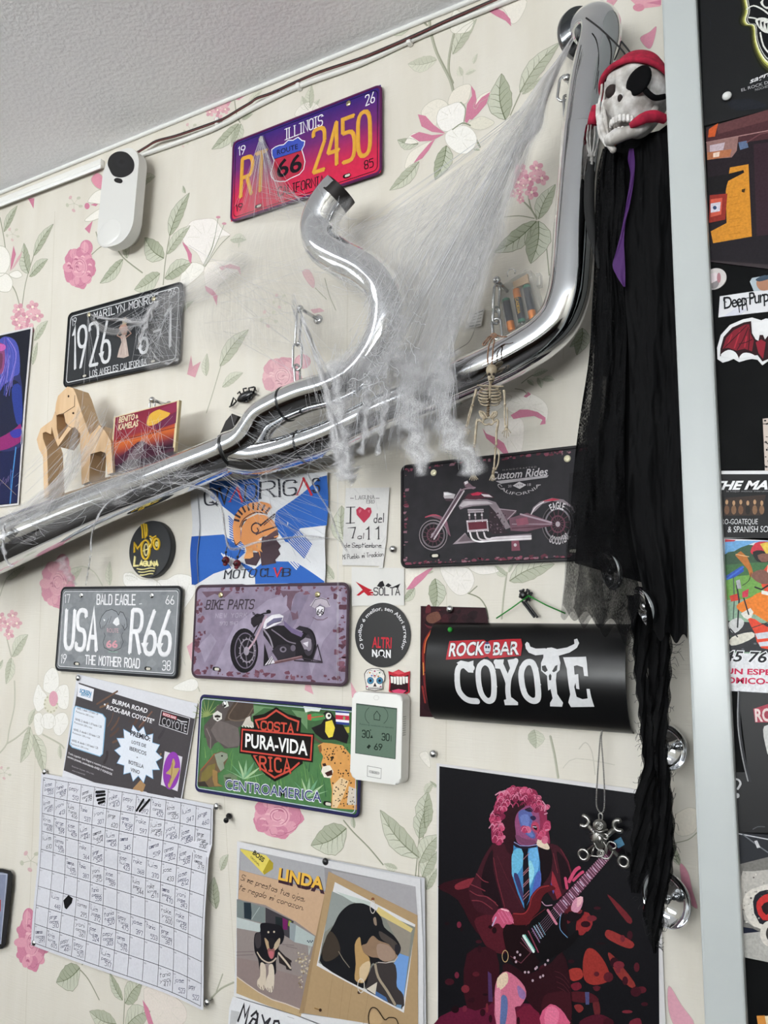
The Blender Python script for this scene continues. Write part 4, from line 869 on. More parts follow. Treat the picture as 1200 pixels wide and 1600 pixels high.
# ------------------------------------------------------------------ disc, flag, papers, stickers, thermostat
def sheet(fr, name, label, cat, quad, col, m=None, group=None, th=.0006, n=0):
    "a flat leaf of paper or card traced by its corners"
    t = fr.thing(name, label, cat, group); pts = fr_q(fr, quad)
    A = Art(fr); A.poly(pts, col, 0)
    MB().prism(pts, 0, th).build('paper', mat('paper_'+str(col), col, .6, 0, .3), t, smooth=False); return t, A
def fr_q(fr, q): return [fr.uv(*a) for a in P(q)]
# round wall disc
fr = Fr.px(233.5, 858, 0, .013); z = Z(70, 800, 5.217)
t = fr.thing('round_plaque', 'round black disc with raised yellow MOTO LAGUNA lettering', 'wall sign')
MB().lathe([(.0485, -.0125), (.0495, -.011), (.0495, -.001), (.0487, 0), (.02, 0)], n=64).build('disc', mat('black_rubber', '#25272b', .5), t, angle=40)
A = Art(fr); ye, pa = '#e6be3c', '#f2e6a4'
E_ = dict(emb=.0022)
for q in ('792,102 800,150 803,215', '812,96 820,150 824,215', '830,100 838,150 834,200'): A.stroke(A.q(z(q)), .0027, ye, 2, **E_)
for q in ('735,330 735,256 762,300 792,256 795,328',): A.stroke(A.q(z(q)), .0034, ye, 2, **E_)
A.stroke(A.q(z.e(826, 308, 34, 78)), .0036, ye, 2, True, **E_); A.stroke(A.q(z.e(832, 308, 16, 48)), .0022, pa, 3, True, **E_)
A.stroke(A.q(z('808,318 850,300 880,250 865,215')), .0022, pa, 4, **E_); A.stroke(A.q(z('862,198 885,212 915,195')), .0032, ye, 4, **E_); A.stroke(A.q(z('888,212 868,290')), .0034, ye, 4, **E_)
A.stroke(A.q(z.e(916, 262, 22, 44)), .0034, ye, 4, True, **E_); A.stroke(A.q(z.e(920, 262, 8, 18)), .0022, pa, 4, True, **E_)
A.stroke(A.q(z('740,362 732,440 772,438')), .0036, pa, 4, **E_)
A.pplate('AGUNA', z(778, 438), z(926, 440), z(780, 402), 2.9, pa, 4, emb=.0016, gap=.3)
for y in (463, 484, 505):
    A.stroke([fr.uv(*z(x, y+6*math.sin((x-760)/24)+(y-463)*.1)) for x in range(758+int((y-463)*.6), 914-int((y-463)*.5), 6)], .0022, pa, 4, **E_)
A.build('raised_lettering', ENAMEL, t, y=.0001)
# ---- club flag
fr = Fr.px(408, 830, 0, .006); z = Z(290, 730, 3.529)
t = fr.thing('club_flag', 'blue and white cloth flag with an orange helmet, lettered MOTO CLVB', 'flag')
A = Art(fr); W_, B_ = '#d9dadd', '#3263b4'
A.px(z('45,62 790,28 768,636 400,648 60,655 45,650'), W_, 0)
A.px(z('140,90 180,76 412,58 412,200 300,290 150,168'), B_, 1); A.px(z('510,248 745,55 788,48 785,322 640,338 560,420 500,330'), B_, 1)
A.px(z('46,384 205,370 330,470 240,560 160,588 60,650 46,648'), B_, 1); A.px(z('395,560 440,520 600,520 766,630 766,636 400,646'), B_, 1)
for i in range(18):     # halftone hatching
    x = 150+i*13; y = 452+i*6; A.line(z([(x, y), (x+60+i*1.2, y+92-i*1.6)]), 2.0, W_ if 3 < i < 12 else B_, 2)
for i in range(16):
    x = 524+i*6; y = 470-i*9; A.line(z([(x, y), (x+84, y+92)]), 2.0, B_ if i > 6 else W_, 2)
for i in range(14):
    x = 240+i*4; y = 270+i*1; A.line(z([(x-i*4, y+i*13), (x+62-i*2, y+70+i*9)]), 1.8, B_, 2)
ora, dk = '#d8925c', '#3e3138'
A.px(z('330,510 345,470 400,470 430,385 500,380 515,330 520,370 505,400 530,435 515,455 525,480 500,510 505,530 430,545 420,500 400,545 340,535'), '#4a3b42', 4)
A.px(z('262,400 258,330 275,270 310,225 370,198 430,192 480,205 488,225 462,262 400,255 340,285 305,330 300,400 285,430 268,425'), ora, 5)
for i in range(9):
    a = math.radians(170-i*15); c, s_ = math.cos(a), math.sin(a); A.line(z([(395+95*c, 310-72*s_), (395+128*c, 308-108*s_)]), 3.4, dk, 6, cap=False)
A.line(z('300,330 330,285 400,252 465,262'), 1.6, dk, 6, 4)
A.px(z('300,405 312,330 350,285 410,262 460,268 500,300 518,345 518,385 500,390 470,375 430,385 405,400 395,440 420,500 415,470 380,460 340,470 330,440'), ora, 6)
A.px(z('325,505 340,450 370,440 380,495 360,505'), '#e0a066', 7); A.px(z('398,400 425,405 420,450 430,470 400,455'), '#e0a066', 8)
A.line(z('430,322 400,310 375,325 372,350 390,365 410,355 405,338'), 2.4, dk, 8, 5); A.line(z('395,372 450,350 515,330'), 2.2, dk, 8, 4); A.line(z('425,325 470,290 505,262'), 2.6, dk, 9, 3); A.line(z('445,322 505,275'), 1.4, dk, 9)
A.px(z('428,398 515,345 522,375 470,395 440,412'), '#5a4449', 8); A.line(z('262,400 275,430 300,410'), 1.4, dk, 8); A.line(z('310,330 325,300 345,290'), 2, dk, 8)
sf = dict(serif=.0038, thin=.0016)
tx = '#35363f'
A.pplate('V', z(196, 205), z(246, 196), z(192, 118), 3.4, tx, 10, **sf)
for q, c in (('250,192 284,112 320,190', '#c23540'), ('612,152 650,62 690,150', '#c23540')):
    p = z(q); A.line(p[:2], 1.8, c, 10); A.line(p[1:], 4.0, c, 10); A.line([(p[0][0]-2.5, p[0][1]), (p[0][0]+2.5, p[0][1])], .8, c, 10); A.line([(p[2][0]-2.5, p[2][1]), (p[2][0]+2.5, p[2][1])], .8, c, 10)
A.pplate('D', z(334, 186), z(398, 178), z(332, 98), 3.6, tx, 10, **sf); A.pplate('R', z(420, 174), z(500, 164), z(418, 86), 3.6, tx, 10, **sf)
A.line(z('520,72 524,162'), 3.6, tx, 10); A.line(z('510,72 530,71'), .8, tx, 10); A.line(z('514,163 534,162'), .8, tx, 10)
A.pplate('G', z(545, 160), z(608, 152), z(542, 78), 3.6, tx, 10, **sf); A.pplate('S', z(702, 140), z(738, 136), z(700, 66), 3.4, tx, 10, **sf)
A.pplate('Q', z(122, 216), z(186, 206), z(120, 130), 3.4, tx, 10, **sf); A.line(z('160,190 185,216'), 1.4, tx, 10)
A.pplate('MOTO', z(216, 614), z(398, 608), z(226, 570), 2.4, tx, 10, gap=.4, serif=.0026, thin=.0011)
A.pplate('CL', z(430, 606), z(494, 604), z(428, 562), 2.3, tx, 10, serif=.0026, thin=.0011); A.pplate('V', z(500, 604), z(534, 602), z(500, 558), 2.6, '#c23540', 10, serif=.0026, thin=.0011); A.pplate('B', z(543, 602), z(578, 600), z(543, 560), 2.3, tx, 10, serif=.0026, thin=.0011)
def wave(u, v, h): return Vector((u, -h-.0035*math.sin(u*42+1)*(.4+abs(v)*6)-.0025*math.sin(v*60+u*20), v))
A.build('cloth', CLOTH, t, y=.002, warp=wave, maxlen=.012, lay=1.1e-4)
hm = Art(fr); hm.px(z('46,150 88,150 78,640 46,650'), '#cfd0d4', 0); hm.line(z('90,155 82,640'), .8, '#8d919b', 2)
hm.px(z('46,384 86,380 78,640 46,650'), '#26509f', 1); hm.build('hem', CLOTH, t, y=.0045, warp=wave, maxlen=.012, lay=1.1e-4)
# ---- paper flyer
fr = Fr.px(571, 825, 0, .003)
t, A = sheet(fr, 'paper_flyer', 'small white paper flyer reading I heart del 7 al 11 de Septiembre', 'paper', z('885,115 1125,112 1108,400 1088,556 1068,560 1068,545 865,540 872,330'), '#d6d4d2')
ink = '#403c3f'; s2 = dict(serif=.0024, thin=.0008)
A.pplate('LAGUNA', z(938, 178), z(1042, 176), z(938, 158), .9, ink, 3, serif=.0007, thin=.0004); A.line(z('910,172 928,172'), .8, ink, 3); A.line(z('1050,172 1070,172'), .8, ink, 3)
A.pplate('ERO', z(1000, 200), z(1042, 200), z(1000, 182), .9, ink, 3, serif=.0007, thin=.0004)
A.line(z('912,222 910,308'), 2.8, ink, 3); A.line(z('888,222 936,220'), 1.2, ink, 3); A.line(z('886,310 934,307'), 1.2, ink, 3)
A.px(z('985,308 945,262 942,235 960,218 980,228 990,236 1004,222 1024,224 1028,248 1018,272'), '#b0384f', 3)
A.px(z('955,240 968,228 972,240 960,255'), '#c76678', 4); A.px(z('1005,240 1018,235 1015,255'), '#c76678', 4)
A.pplate('del', z(1040, 306), z(1092, 303), z(1042, 258), 1.5, ink, 3, gap=.5)
A.pplate('7', z(905, 392), z(940, 390), z(903, 335), 2.0, ink, 3, **s2); A.pplate('al', z(950, 396), z(982, 394), z(952, 366), 1.2, ink, 3); A.pplate('11', z(1000, 398), z(1066, 396), z(1000, 332), 2.2, ink, 3, gap=.9, **s2)
A.pplate('de', z(878, 442), z(908, 441), z(878, 420), .9, ink, 3); A.pplate('Septiembre', z(920, 442), z(1080, 443), z(920, 418), .95, ink, 3, gap=.3)
A.pplate('Mi Pueblo, mi Tradicion', z(868, 508), z(1092, 490), z(868, 484), .8, ink, 3, gap=.3, slant=.0)
for q in ('1000,120 1040,160 1060,230', '930,120 960,150', '1080,420 1110,380'): A.line(z(q), .7, '#c4c2c0', 2, 4)
A.build('print', PAPER, t, y=.0007)
# ---- clear leaf lettered in red and black
fr = Fr.px(592, 917, 0, .002); z3 = Z(290, 900, 3.243)
t = fr.thing('sticker_sheet', 'pale sticker strip lettered in red and black above the round black sticker', 'sticker')
MB().prism(fr_q(fr, z3('842,-45 1108,-40 1108,148 842,152')), 0, .0004).build('backing', mat('pale_strip', '#d7d5d1', .5), t, smooth=False)
A = Art(fr); rd = '#b3222f'
A.px(z3('862,28 925,62 948,72 930,80 945,98 925,100 905,82 880,100 866,98 898,70'), rd, 2)
A.pplate('e', z3(925, 96), z3(950, 96), z3(926, 68), 1.6, rd, 3)
A.pplate('SOLTA', z3(955, 97), z3(1086, 96), z3(955, 60), 1.8, '#4a474a', 3, gap=.35); A.px(z3('952,80 1090,82 1088,97 952,97'), '#c9c6c3', 5) if 0 else None
A.px(z3('970,52 985,30 1000,24 1010,50 992,58'), '#252326', 4); A.px(z3('1012,50 1028,36 1045,48 1030,58'), '#252326', 4); A.px(z3('1052,55 1090,38 1078,62'), '#252326', 4); A.px(z3.e(995, 36, 6, 8), '#252326', 5)
A.build('print', PAPER, t, y=.0005)
# ---- round black sticker
fr = Fr.px(597.5, 992, 0, .002); z = z3
t = fr.thing('round_sticker', 'round black sticker reading ALTRI NON ringed by small white words', 'sticker')
RX = .0455
MB().prism(ell(0, 0, RX, RX, 64), 0, .0005).build('vinyl', mat('black_vinyl', '#171618', .45), t, smooth=False)
A = Art(fr); A.arc('O polbo é mellor, sen Altri arredor', 0, 0, RX*.765, 213, -32, .0058, '#e6e5e8', 2, .008)
A.ptext('ALTRI', z(946, 362), z(1044, 366), z(948, 306), '#c4303d', 2, .02); A.ptext('N', z(946, 406), z(972, 408), z(946, 372), '#eeedef', 2, .05); A.ptext('N', z(1016, 412), z(1041, 413), z(1016, 374), '#eeedef', 2, .05)
A.px(z.e(994, 390, 16, 17), '#eeedef', 3); A.px(z('985,382 1004,382 1004,396 998,406 988,406 984,396'), '#171618', 4); A.line(z('978,402 968,412'), 1.6, '#eeedef', 3); A.line(z('1004,402 1012,412'), 1.6, '#eeedef', 3)
A.build('print', PAPER, t, y=.0006)
# ---- sugar skull and mouth stickers
fr = Fr.px(585, 1061, 0, .002)
t = fr.thing('skull_sticker', 'small sugar skull sticker with blue flower eyes', 'sticker')
o_ = z('908,520 906,495 918,475 945,467 980,468 1003,480 1012,505 1010,530 1000,545 1002,575 960,582 915,575 914,548')
MB().prism(fr_q(fr, o_), 0, .0005).build('vinyl', mat('white_vinyl', '#e2e0dd', .4), t, smooth=False)
A = Art(fr); A.px(o_, '#2c2628', 1); A.px(z('911,520 910,496 921,478 946,470 979,471 1000,483 1009,506 1007,529 997,544 998,572 960,579 918,572 917,546'), '#e3dfda', 2)
for cx in (938, 985):
    A.px(z.e(cx, 530, 17, 18), '#2b3550', 3)
    for a in range(0, 360, 45): A.px(z.e(cx+11*math.cos(math.radians(a)), 530+12*math.sin(math.radians(a)), 5, 5, 8), '#4a86a8', 4)
    A.px(z.e(cx, 530, 6, 6, 8), '#1c2030', 5)
A.px(z('961,540 952,560 970,560'), '#2b2327', 4); A.line(z('925,568 995,570'), .8, '#2b2327', 4)
for x in range(930, 995, 9): A.line(z([(x, 562), (x, 578)]), .6, '#2b2327', 4)
for x, y, c in ((960, 482, '#a03a6a'), (935, 490, '#c98a3a'), (985, 490, '#3a7a5a'), (960, 505, '#b04040'), (945, 505, '#5a6ab0'), (978, 508, '#b08030'), (990, 560, '#a03a6a'), (922, 560, '#a03a6a')): A.px(z.e(x, y, 5, 4, 8), c, 4)
for q in ('920,495 932,480 948,478', '970,478 990,482 1002,500', '950,492 960,515 972,494'): A.line(z(q), .5, '#4a3a3a', 4, 4)
A.build('print', PAPER, t, y=.0006)
fr = Fr.px(625, 1065, 0, .002)
t = fr.thing('mouth_sticker', 'small red sticker of a grinning mouth with big teeth', 'sticker')
o_ = z('1028,482 1050,488 1080,474 1110,490 1138,482 1134,530 1136,590 1100,605 1060,600 1030,585 1034,530')
MB().prism(fr_q(fr, o_), 0, .0005).build('vinyl', mat('red_vinyl', '#b52a38', .4), t, smooth=False)
A = Art(fr); A.px(o_, '#b52a38', 1); A.px(z('1034,500 1060,508 1100,512 1132,500 1128,545 1130,585 1100,600 1060,596 1036,580 1040,540'), '#2a1016', 2); A.px(z('1050,490 1080,478 1112,492 1080,500'), '#d2505a', 3)
for i in range(6): A.px(z([(1040+i*15, 508+2*(i % 2)), (1053+i*15, 510), (1053+i*15, 552-abs(i-2.5)*4), (1042+i*15, 552-abs(i-2.5)*4)]), '#ebe8e2', 4)
A.px(z('1045,580 1080,572 1120,580 1100,598 1060,596'), '#c9466a', 4)
A.build('print', PAPER, t, y=.0006)
# ---- room thermostat
fr = Fr.px(587.5, 1152, -.012, .026); z = Z(290, 1060, 3.243)
t = fr.thing('thermostat', 'white wall thermostat with green-grey screen overlapping the jungle plate', 'thermostat')
w_, h_ = .0800, .1185
b = MB(); b.prism(rr(w_, h_, .009), -.0215, 0, .003); b.build('housing', WHITEPL, t, angle=35)
A = Art(fr)
sc = z('866,127 1071,152 1063,408 861,378'); A.px(sc, '#64796a', 1); A.line(sc, .8, '#3a443e', 3, closed=True); A.px(z('866,127 1071,152 1071,158 866,133'), '#4c5c51', 2)
k_ = '#1f2b24'
A.line(z('955,185 970,165 988,190'), 1.0, k_, 4); A.line(z('955,185 956,208 984,212 985,190'), 1.0, k_, 4)
for a0, a1 in ((130, 230), (-50, 50)): A.line(z([(968+(58 if 1 else 0)*math.cos(math.radians(a)), 188-52*math.sin(math.radians(a))) for a in range(a0, a1+1, 10)]), .8, '#35443b', 4)
A.ptext('Función de ventilación no operativa', z(884, 234), z(1055, 254), z(884, 226), '#35443b', 4)
for s_, a_, b_, c_ in (('30', (896, 298), (932, 302), (897, 262)), ('30', (996, 312), (1032, 316), (997, 278)), ('69', (958, 360), (996, 364), (958, 330))):
    A.pplate(s_, z(*a_), z(*b_), z(*c_), 1.5, k_, 4, gap=.4)
A.px(z('936,302 944,286 950,302'), k_, 4); A.line(z('1042,290 1042,318'), .9, k_, 4); A.px(z('918,348 930,334 940,342 928,358'), k_, 4); A.px(z.e(938, 262, 3, 3), k_, 4)
A.line(z('922,443 992,456 990,508 921,496'), .7, '#8c8a86', 2, closed=True); A.line(z('935,472 978,480'), 4.2, '#aaa9a6', 2); A.line(z('935,472 978,480'), 3.2, '#c2c1be', 3); A.ptext('BOS', z(945, 480), z(970, 484), z(945, 470), '#6d6c69', 4)
A.line(z.e(967, 98, 14, 13, 6), .6, '#d2d0cc', 2, closed=True)
A.build('screen_print', printed('screen_print', .25, .02), t, y=.0002)
v = MB()
for i in range(9): v.box((w_/2, .006, .030-i*.0030), (.0012, .008, .0014))
v.build('vent_slots', mat('vent_grey', '#bdbcb8', .5), t, smooth=False)
# ---- printed notices
GP = 'paper notices pinned on the wall'
fr = Fr(-1.062, -.172, -.150, .0035); z = Z(80, 1040, 5)
t, A = sheet(fr, 'paper_notice', 'dark printed notice headed BURMA ROAD with a starburst reading PREMIO', 'notice', z('205,65 390,62 1145,300 1128,420 1018,1040 380,960 90,845 200,140') if 0 else z('205,65 1145,298 1015,1085 88,870'), '#d6d6dc', th=.0005)
A.px(z('218,132 1124,416 1014,1045 340,912 100,818'), '#4a4649', 1)
g = random.Random(3)
for i in range(26):
    x, y = g.uniform(330, 900), g.uniform(250, 800); l = g.uniform(40, 160); a = g.uniform(-1.3, -.4)
    if y-l*.95 < 150+(x+l*.9-218)*.32: continue
    A.line(z([(x, y), (x+l*.5*math.cos(a)+8, y+l*.5*math.sin(a)), (x+l*math.cos(a), y+l*math.sin(a))]), g.uniform(1.5, 6), g.choice(['#5a4740', '#3c3739', '#6b5346', '#4f4441', '#433f43', '#7a5f4a']), 2, 3)
A.line(z('620,1000 760,830 860,690'), 3, '#8a6a50', 3); A.px(z('640,960 700,895 740,930 720,985 690,985'), '#a5825c', 3); A.line(z('690,480 790,360'), 2.6, '#7a5a4c', 3); A.line(z('360,300 520,200'), 3, '#6b5346', 3)
A.px(z('216,142 338,184 325,280 205,240'), '#e4e4ea', 5); A.ptext('SCREEN', z(224, 208), z(314, 234), z(230, 178), '#3f86b0', 6, .04); A.ptext('SERVICE', z(234, 232), z(312, 252), z(236, 214), '#3f86b0', 6, .03)
A.ptext('BURMA ROAD', z(478, 292), z(752, 372), z(486, 258), '#f1f0f3', 6, .02); A.ptext('" ROCK-BAR COYOTE"', z(410, 330), z(802, 455), z(418, 296), '#f1f0f3', 6, .02)
A.px(z('180,330 195,313 405,376 432,410 420,560 408,690 385,712 165,640 145,615'), '#86b4d4', 5); A.px(z('188,336 198,320 402,382 424,412 402,688 382,704 170,634 152,612'), '#dfe3ec', 6)
for i, (x, y) in enumerate(((205, 340), (192, 425), (178, 505), (164, 590))):
    A.ptext('NIVEL %d: desde 1.10 hasta 1.25' % (i+1), z(x, y), z(x+(165 if i == 0 else 205), y+(46 if i == 0 else 62)), z(x+2, y-17), '#3c3c46', 7, .01); A.ptext('Puntuacion 200 a mas', z(x-8, y+24), z(x+130, y+68), z(x-6, y+9), '#3c3c46', 7)
star = []
for i in range(28):
    a = 2*PI*i/28; r_ = 1.0 if i % 2 == 0 else .76; star.append((684+188*r_*math.cos(a), 690+228*r_*math.sin(a)+.28*188*r_*math.cos(a)*.55))
A.px(z(star), '#7fb0d6', 6); A.px(z([(684+(x-684)*.965, 690+(y-690)*.965) for x, y in star]), '#dfe4ee', 7)
for s_, a_, b_, c_, w in (('PREMIO:', (622, 542), (776, 590), (626, 504), .02), ('LOTE DE', (632, 606), (744, 640), (634, 580), 0), ('IBERICOS', (615, 658), (746, 702), (618, 628), 0), ('+', (668, 722), (684, 726), (668, 706), 0), ('BOTELLA', (608, 764), (726, 804), (610, 734), 0), ('VINO', (624, 824), (694, 848), (626, 794), 0)): A.ptext(s_, z(*a_), z(*b_), z(*c_), '#2a2c36', 10, w+.012)
lg = z('866,350 1086,412 1066,536 846,462'); A.px(lg, '#2b282b', 5); A.line(lg, 1.0, '#d8d6da', 6, closed=True); A.px(z('876,362 985,398 980,424 872,388'), '#b04a55', 6); A.ptext('ROCK·BAR', z(878, 386), z(978, 420), z(880, 366), '#e4d6d8', 7, .03); A.ptext('COYOTE', z(866, 462), z(1058, 520), z(872, 398), '#b9b7bc', 7, .0); A.line(z('990,420 1020,436 1065,440'), 1.6, '#d0ced2', 8)
A.px(z('890,668 1028,712 990,982 860,930'), '#d3cfd6', 4); A.px(z.e(944, 820, 66, 148, rot=6), '#8d3fa6', 5); A.px(z('955,725 972,760 965,800 1005,800 985,850 955,905 930,955 915,930 945,870 925,850 900,840 935,800'), '#b8a068', 6, 3); A.line(z('950,760 945,840 925,920'), 1.4, '#8a6a3a', 7)
A.ptext('Todo jugador que llegue a nuestra puntuacion', z(136, 690), z(486, 822), z(138, 674), '#e2e0e4', 6, .01); A.ptext('seguira jugando, acumulando AVES Y FONDOS', z(130, 716), z(478, 856), z(132, 700), '#e2e0e4', 6, .02); A.ptext('Rock-bar Coyote  info y mas', z(165, 790), z(335, 852), z(167, 778), '#a9a6ab', 6); A.ptext('www.screenservice', z(165, 822), z(268, 856), z(167, 810), '#a9a6ab', 6)
A.build('print', PAPER, t, y=.0006)
# ---- score grid
fr = Fr.px(196, 1390, -.02, .002); z = Z(40, 1190, 3.636)
t = fr.thing('score_sheet', 'white gridded sheet with handwritten names and numbers in its boxes', 'paper')
cols = [118, 185, 250, 318, 388, 460, 535, 615, 700, 785, 875, 970, 1068]
A = Art(fr)
c4 = [z(*a) for a in ((118, 88), (1068, 265), (1024, 1372), (62, 1022))]; cc = [Vector(fr.uv(*p)) for p in c4]
def gp(s_, t_): return cc[0]*(1-s_)*(1-t_)+cc[1]*s_*(1-t_)+cc[2]*s_*t_+cc[3]*(1-s_)*t_
edge = [fr.uv(*z(*a)) for a in ((106, 62), (1090, 245), (1078, 262), (1040, 1392), (1024, 1392), (46, 1036))]
A.poly(edge, '#d3d3da', 0)
for i in range(13): A.stroke([gp(i/12, 0), gp(i/12, .5), gp(i/12, 1)], .00085, '#3f3f46', 2, cap=False)
for j in range(10): A.stroke([gp(0, j/9), gp(.5, j/9), gp(1, j/9)], .00085, '#3f3f46', 2, cap=False)
fill = {0: range(12), 1: range(12), 2: (0, 1, 2, 3, 4, 5, 6, 8, 9, 10, 11), 3: (0, 1, 3, 4, 6, 7, 8, 9, 10), 4: (2, 3, 4, 5, 7, 8, 9, 10), 5: (4, 9, 10), 6: (1, 3, 4, 5, 6, 7, 8, 9), 7: (1, 3, 4, 5, 6), 8: (0, 1, 2, 3, 5, 9, 10, 11)}
g = random.Random(21); words_ = ['yoni', 'comarcus', 'jorge', 'pepy', 'kris', 'roke', 'jose', 'correa', 'tania', 'luis']
for j in fill:
    for i in fill[j]:
        o0 = gp((i+.08)/12, (j+.9)/9); U = (gp((i+.95)/12, (j+.9)/9)-o0); V = (gp((i+.08)/12, (j+.08)/9)-o0)
        col = g.choice(['#4a4a62', '#3f4360', '#55566a', '#4b4b55']); sl = g.choice([.0, .25, .45])
        M = lambda q, o0=o0, U=U, V=V, sl=sl: o0+U*q.x+V*(q.y+sl*(q.x-.5))
        A.plate(g.choice(words_), .05, .62, g.uniform(.5, .8), .28, .0006, col, 3, M=M, gap=.3)
        if g.random() < .6: A.plate(g.choice(words_), .1, .34, g.uniform(.6, .85), .2, .0006, col, 3, M=M, gap=.3)
        A.plate(str(g.randint(290, 620)), .4, .04, .5, .26, .0007, col, 3, M=M, gap=.4)
for i, j, q in ((4, 0, ((.15, .75, .75, .85), (.2, .55, .8, .7), (.3, .35, .8, .5), (.4, .2, .8, .35))), (7, 0, ((.1, .2, .5, .8), (.3, .2, .9, .85))), ):
    for a, b_, c, d in q: A.stroke([gp((i+a)/12, (j+1-b_)/9), gp((i+c)/12, (j+1-d)/9)], .0042, '#121214', 5)
A.poly([gp((2+a)/12, (6+b_)/9) for a, b_ in ((.05, .35), (.4, .0), (.75, .1), (.7, .35), (.35, .75), (.2, .7))], '#121214', 5)
for i in range(12):
    for j in range(9): A.text(str(j*12+i+1), *(gp((i+.04)/12, (j+.16)/9)), .003 if j*12+i < 9 else .005, .0024, '#77777f', 3)
def curl(u, v, h):
    k = max(0, u-.08)/.12; return Vector((u, -h-.012*k*k*(1 if v < .1 else .3)-.002*math.sin(v*25+u*10), v))
A.build('paper', PAPER, t, y=.004, warp=curl, maxlen=.03, lay=1.0e-4)
# ------------------------------------------------------------------ calendar
fr = Fr.px(515, 1460, 0, .006); z = Z(350, 1300, 3.636)
t = fr.thing('photo_calendar', 'wall calendar headed LINDA with two photos of a black dog', 'calendar')
def cw(u, v, h): return Vector((u, -h-.0018*(1+math.sin((u+.16)*14))-(.006 if v < -.1 else 0)*min(1, (-.1-v)*12), v))
A = Art(fr); A.px(z('100,58 1140,262 1150,1300 60,1300 80,600'), '#c3c3c7', 0); A.build('back_leaf', PAPER, t, y=.0, maxlen=.05)
A = Art(fr); A.px(z('82,50 1118,265 1136,700 1136,1300 430,1030 66,925 78,560'), '#d3d2d4', 0)
ph = z('98,88 1092,308 1108,700 1106,1120 440,1020 85,905 80,560'); A.px(ph, '#8f8d8f', 1)
A.px(z('98,88 580,190 590,330 100,212'), '#a3a2a5', 2); A.px(z('620,215 1092,308 1104,500 640,290'), '#a19ea1', 2)
A.px(z('97,212 585,335 580,385 540,585 430,545 300,450 90,375'), '#c0a083', 3)
A.px(z('102,92 170,108 250,128 292,172 290,205 240,238 170,168 104,104'), '#d9c75f', 4); A.px(z('270,150 292,172 290,205 240,238 232,222'), '#a8962e', 5); A.ptext('BOSS', z(172, 120), z(232, 168), z(186, 98), '#2c2a22', 6, .03); A.ptext('ORIGINAL', z(160, 142), z(212, 190), z(164, 130), '#3c3a30', 6)
A.ptext('LINDA', z(322, 275), z(584, 340), z(328, 200), '#3a2330', 6, .07); A.ptext('LINDA', z(320, 262), z(574, 320), z(328, 196), '#e0b048', 7, .035)
for s_, a_, b_, c_ in (('Si me prestas tus ojos,', (104, 268), (470, 390), (112, 236)), ('te regalo mi corazon.', (92, 322), (460, 438), (102, 292))): A.pplate(s_, z(*a_), z(*b_), z(*c_), .75, '#2a2426', 6, gap=.34, slant=.01)
# standing dog photo
d = Z(370, 1400, 8)
A.px(d('20,30 380,100 760,300 1010,480 960,740 880,1100 850,1410 560,1310 300,1190 20,1000'), '#8d827f', 4)
A.px(d('20,35 200,80 385,130 380,330 20,255'), '#77807f', 5); A.px(d('110,70 200,75 210,200 205,285 115,265'), '#27323a', 6); A.px(d('20,255 330,335 320,440 20,390'), '#b5bdbc', 5); A.line(d('210,280 310,130'), 1.0, '#a5adac', 6)
A.px(d('385,130 740,300 720,400 700,520 520,420 385,330'), '#3f3b40', 5); A.px(d('510,240 600,260 600,440 515,420'), '#1e2528', 6); A.px(d('600,255 665,290 660,410 605,400'), '#6c1d5a', 6); A.px(d('680,290 712,300 690,370 670,350'), '#8a9a3a', 6)
A.px(d('690,310 770,340 750,560 690,520'), '#8c9599', 6); A.px(d('770,345 1005,490 975,615 750,560'), '#a9b3b2', 6)
for q in ('20,690 240,680', '20,730 230,720', '600,590 740,600', '650,610 780,640'): A.line(d(q), 1.1, '#77696a', 6)
A.px(d('20,760 300,800 500,900 860,1000 850,1400 560,1300 300,1180 20,990'), '#8a7a77', 5)
A.px(d('20,1000 60,1020 300,1180 470,1270 640,1320 850,1400 830,1490 420,1350 20,1200'), '#b39a75', 5); A.line(d('20,995 150,1085 300,1185 470,1275 640,1325 845,1405'), 1.6, '#cbbdb2', 7)
A.px(d('540,640 620,720 700,800 715,915 650,900 640,860 560,820'), '#2a2324', 6); A.line(d('555,700 640,800 700,880'), 3.4, '#c2b2a2', 7); A.px(d('645,740 715,790 715,815 670,800'), '#2a2324', 7)
A.px(d('320,340 380,320 470,330 560,350 610,400 622,500 590,580 560,600 540,720 520,800 520,940 490,960 470,850 400,830 320,850 310,910 295,780 250,680 240,540 260,450 320,430'), '#17151b', 8, 3)
A.px(d('262,470 320,440 330,600 280,640 255,560'), '#3a3538', 9, 3)
A.px(d('325,820 385,850 395,1000 385,1130 350,1160 290,1110 285,1040 320,980'), '#c9bba9', 9, 3); A.px(d('430,850 480,840 500,960 490,1130 455,1190 390,1130 400,1020 425,950'), '#cdc0b0', 9, 3)
for q in ('300,1090 310,1120', '335,1120 345,1155', '365,1100 372,1150', '415,1130 425,1170', '445,1140 450,1190', '475,1110 478,1160'): A.line(d(q), 1.0, '#3a302c', 10)
A.px(d('375,510 415,540 440,600 430,680 400,620'), '#b59a78', 10, 3); A.px(d('500,590 560,510 575,540 550,620 490,670'), '#b7a48c', 10, 3); A.px(d('430,520 500,520 495,620 460,650 435,620'), '#1f1b1f', 11, 3); A.px(d('420,640 500,640 495,740 460,770 425,720'), '#8f5a58', 10, 3); A.px(d('430,680 490,680 480,750 450,760'), '#b8666e', 11, 3)
A.ell(*d(425, 436), 1.5, 1.6, '#cfc0a8', 11); A.ell(*d(497, 432), 1.5, 1.6, '#cfc0a8', 11)
A.line(d('285,690 340,770 420,815 480,800 520,760'), 2.2, '#c2b09e', 10, 3)
g = random.Random(31)
